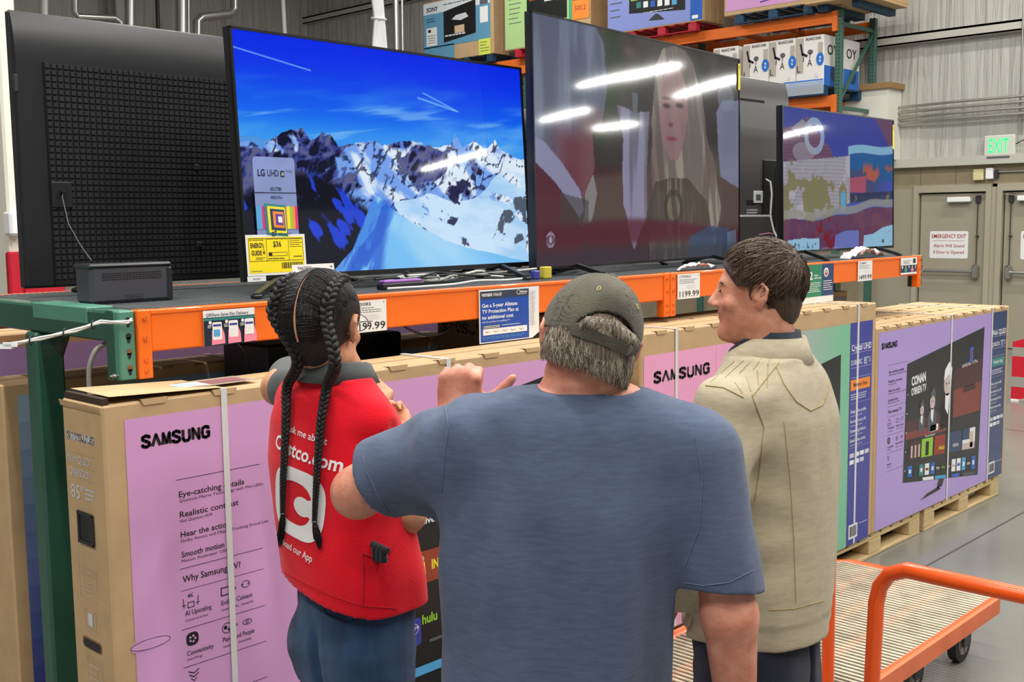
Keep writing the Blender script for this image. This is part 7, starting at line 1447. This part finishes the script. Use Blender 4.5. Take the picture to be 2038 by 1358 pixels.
# ================================================================ flatbed carts
mat('cart_orange', (240, 88, 20), .3, coat=.3, var=.04, vscale=6); mat('cart_edge', (226, 112, 66), .5, var=.15, vscale=8); mat('rod', (206, 196, 170), .35, metal=.4, var=.3, vscale=12); mat('rubber', (28, 28, 30), .6); mat('hub', (150, 146, 132), .45, metal=.4)
t = thing('flatbed_cart', 'orange flatbed cart with a deck of parallel rods in the lower right corner', 'cart', (3.7, 1.93, 0))
zd = .285; x0, x1, y0, y1 = 2.78, 4.52, 1.545, 2.30
mb = MB(); mb.tube([(x0, y0+.02, zd-.01), (x1-.09, y0+.02, zd-.01), (x1-.02, y0+.09, zd-.01), (x1-.02, y1-.09, zd-.01), (x1-.09, y1-.02, zd-.01), (x0, y1-.02, zd-.01)], .018, 'cart_orange', 8); mb.box((x0, y0-.004, zd-.055), (x1-.10, y0+.012, zd+.006), 'cart_edge'); mb.box((x0, y1-.012, zd-.055), (x1-.10, y1+.004, zd+.006), 'cart_edge'); mb.box((x0-.01, y0, zd-.055), (x0+.01, y1, zd+.006), 'cart_edge'); mb.build('deck_frame', t)
k = 0; x = x0+.03
while x < x1-.06: mb = MB(); mb.cyl((x, y0+.01, zd), (x, y1-.01, zd), .0058, 'rod', 6); mb.build('deck_rod', t); x += .027
for y in (y0+.22, y0+.38, y0+.54): mb = MB(); mb.box((x0, y-.018, zd-.035), (x1-.03, y+.018, zd-.0065), 'cart_edge'); mb.build('deck_beam', t)
for y, yy in ((y0+.02, 1), (y1-.02, -1)):
    mb = MB(); mb.cyl((x0+.26, y, zd-.03), (x0+.26, y, .88), .019, 'cart_orange', 12); mb.build('handle_post', t)
mb = MB(); mb.tube([(x0+.26, y0+.02, .88), (x0+.26, y0+.05, .93), (x0+.26, y0+.12, .95), (x0+.26, y1-.12, .95), (x0+.26, y1-.05, .93), (x0+.26, y1-.02, .88)], .019, 'cart_orange', 12); mb.build('handle_bar', t)
def caster(t, x, y, r=.075):
    mb = MB(); mb.cyl((x-.0, y-.018, r), (x, y+.018, r), r, 'rubber', 28); o = mb.build('wheel', t); WORG[o.name] = WORG[t.name]
    mb = MB(); mb.cyl((x, y-.020, r), (x, y+.020, r), r*.62, 'hub', 20); mb.cyl((x, y-.028, r), (x, y+.028, r), r*.2, 'hub', 12)
    for k in range(5): a = k*1.2566; mb.bar((x, y-.0215, r), (x+r*.56*math.cos(a), y-.0215, r+r*.56*math.sin(a)), .012, .004, 'screw', (0, 1, 0))
    mb.build('hub', o)
    mb = MB(); 
    for s in (-1, 1): mb.bbox((x-.03, y+s*.030-.003, r-.015), (x+.03, y+s*.030+.003, 2*r+.02), 'dark_plastic', .002)
    mb.bbox((x-.045, y-.045, 2*r+.012), (x+.045, y+.045, zd-.045), 'dark_plastic', .004); mb.build('fork', t)
for x, y in ((4.40, 1.69), (4.40, 2.18), (3.96, 1.70), (3.96, 2.18), (2.98, 1.66), (2.98, 2.18)): caster(t, x, y, .08)
t = thing('flatbed_cart', 'nearer flatbed cart, only its thick orange handle bar seen at the right edge', 'cart', (2.35, .86, 0))
hx = 2.66; ya, yb = 1.247, .48
mb = MB(); mb.tube([(hx-.03, ya, .20), (hx, ya, .50), (hx+.02, ya, .80), (hx+.022, ya-.008, .845), (hx+.02, ya-.035, .885), (hx+.012, ya-.085, .908), (hx, ya-.16, .910), (hx, yb+.12, .910), (hx, yb+.035, .885), (hx, yb, .82), (hx-.03, yb, .20)], .0205, 'cart_orange', 16); mb.build('handle', t)
mb = MB(); mb.box((2.0, yb-.02, .20), (hx, yb, .25), 'cart_edge'); mb.box((2.0, ya, .20), (hx, ya+.02, .25), 'cart_edge'); mb.box((hx-.02, yb, .20), (hx, ya, .25), 'cart_edge'); mb.box((2.0, yb, .20), (2.02, ya, .25), 'cart_edge'); mb.build('deck_frame', t)
x = 2.05
while x < hx-.04: mb = MB(); mb.cyl((x, yb, .245), (x, ya, .245), .0062, 'rod', 6); mb.build('deck_rod', t); x += .045
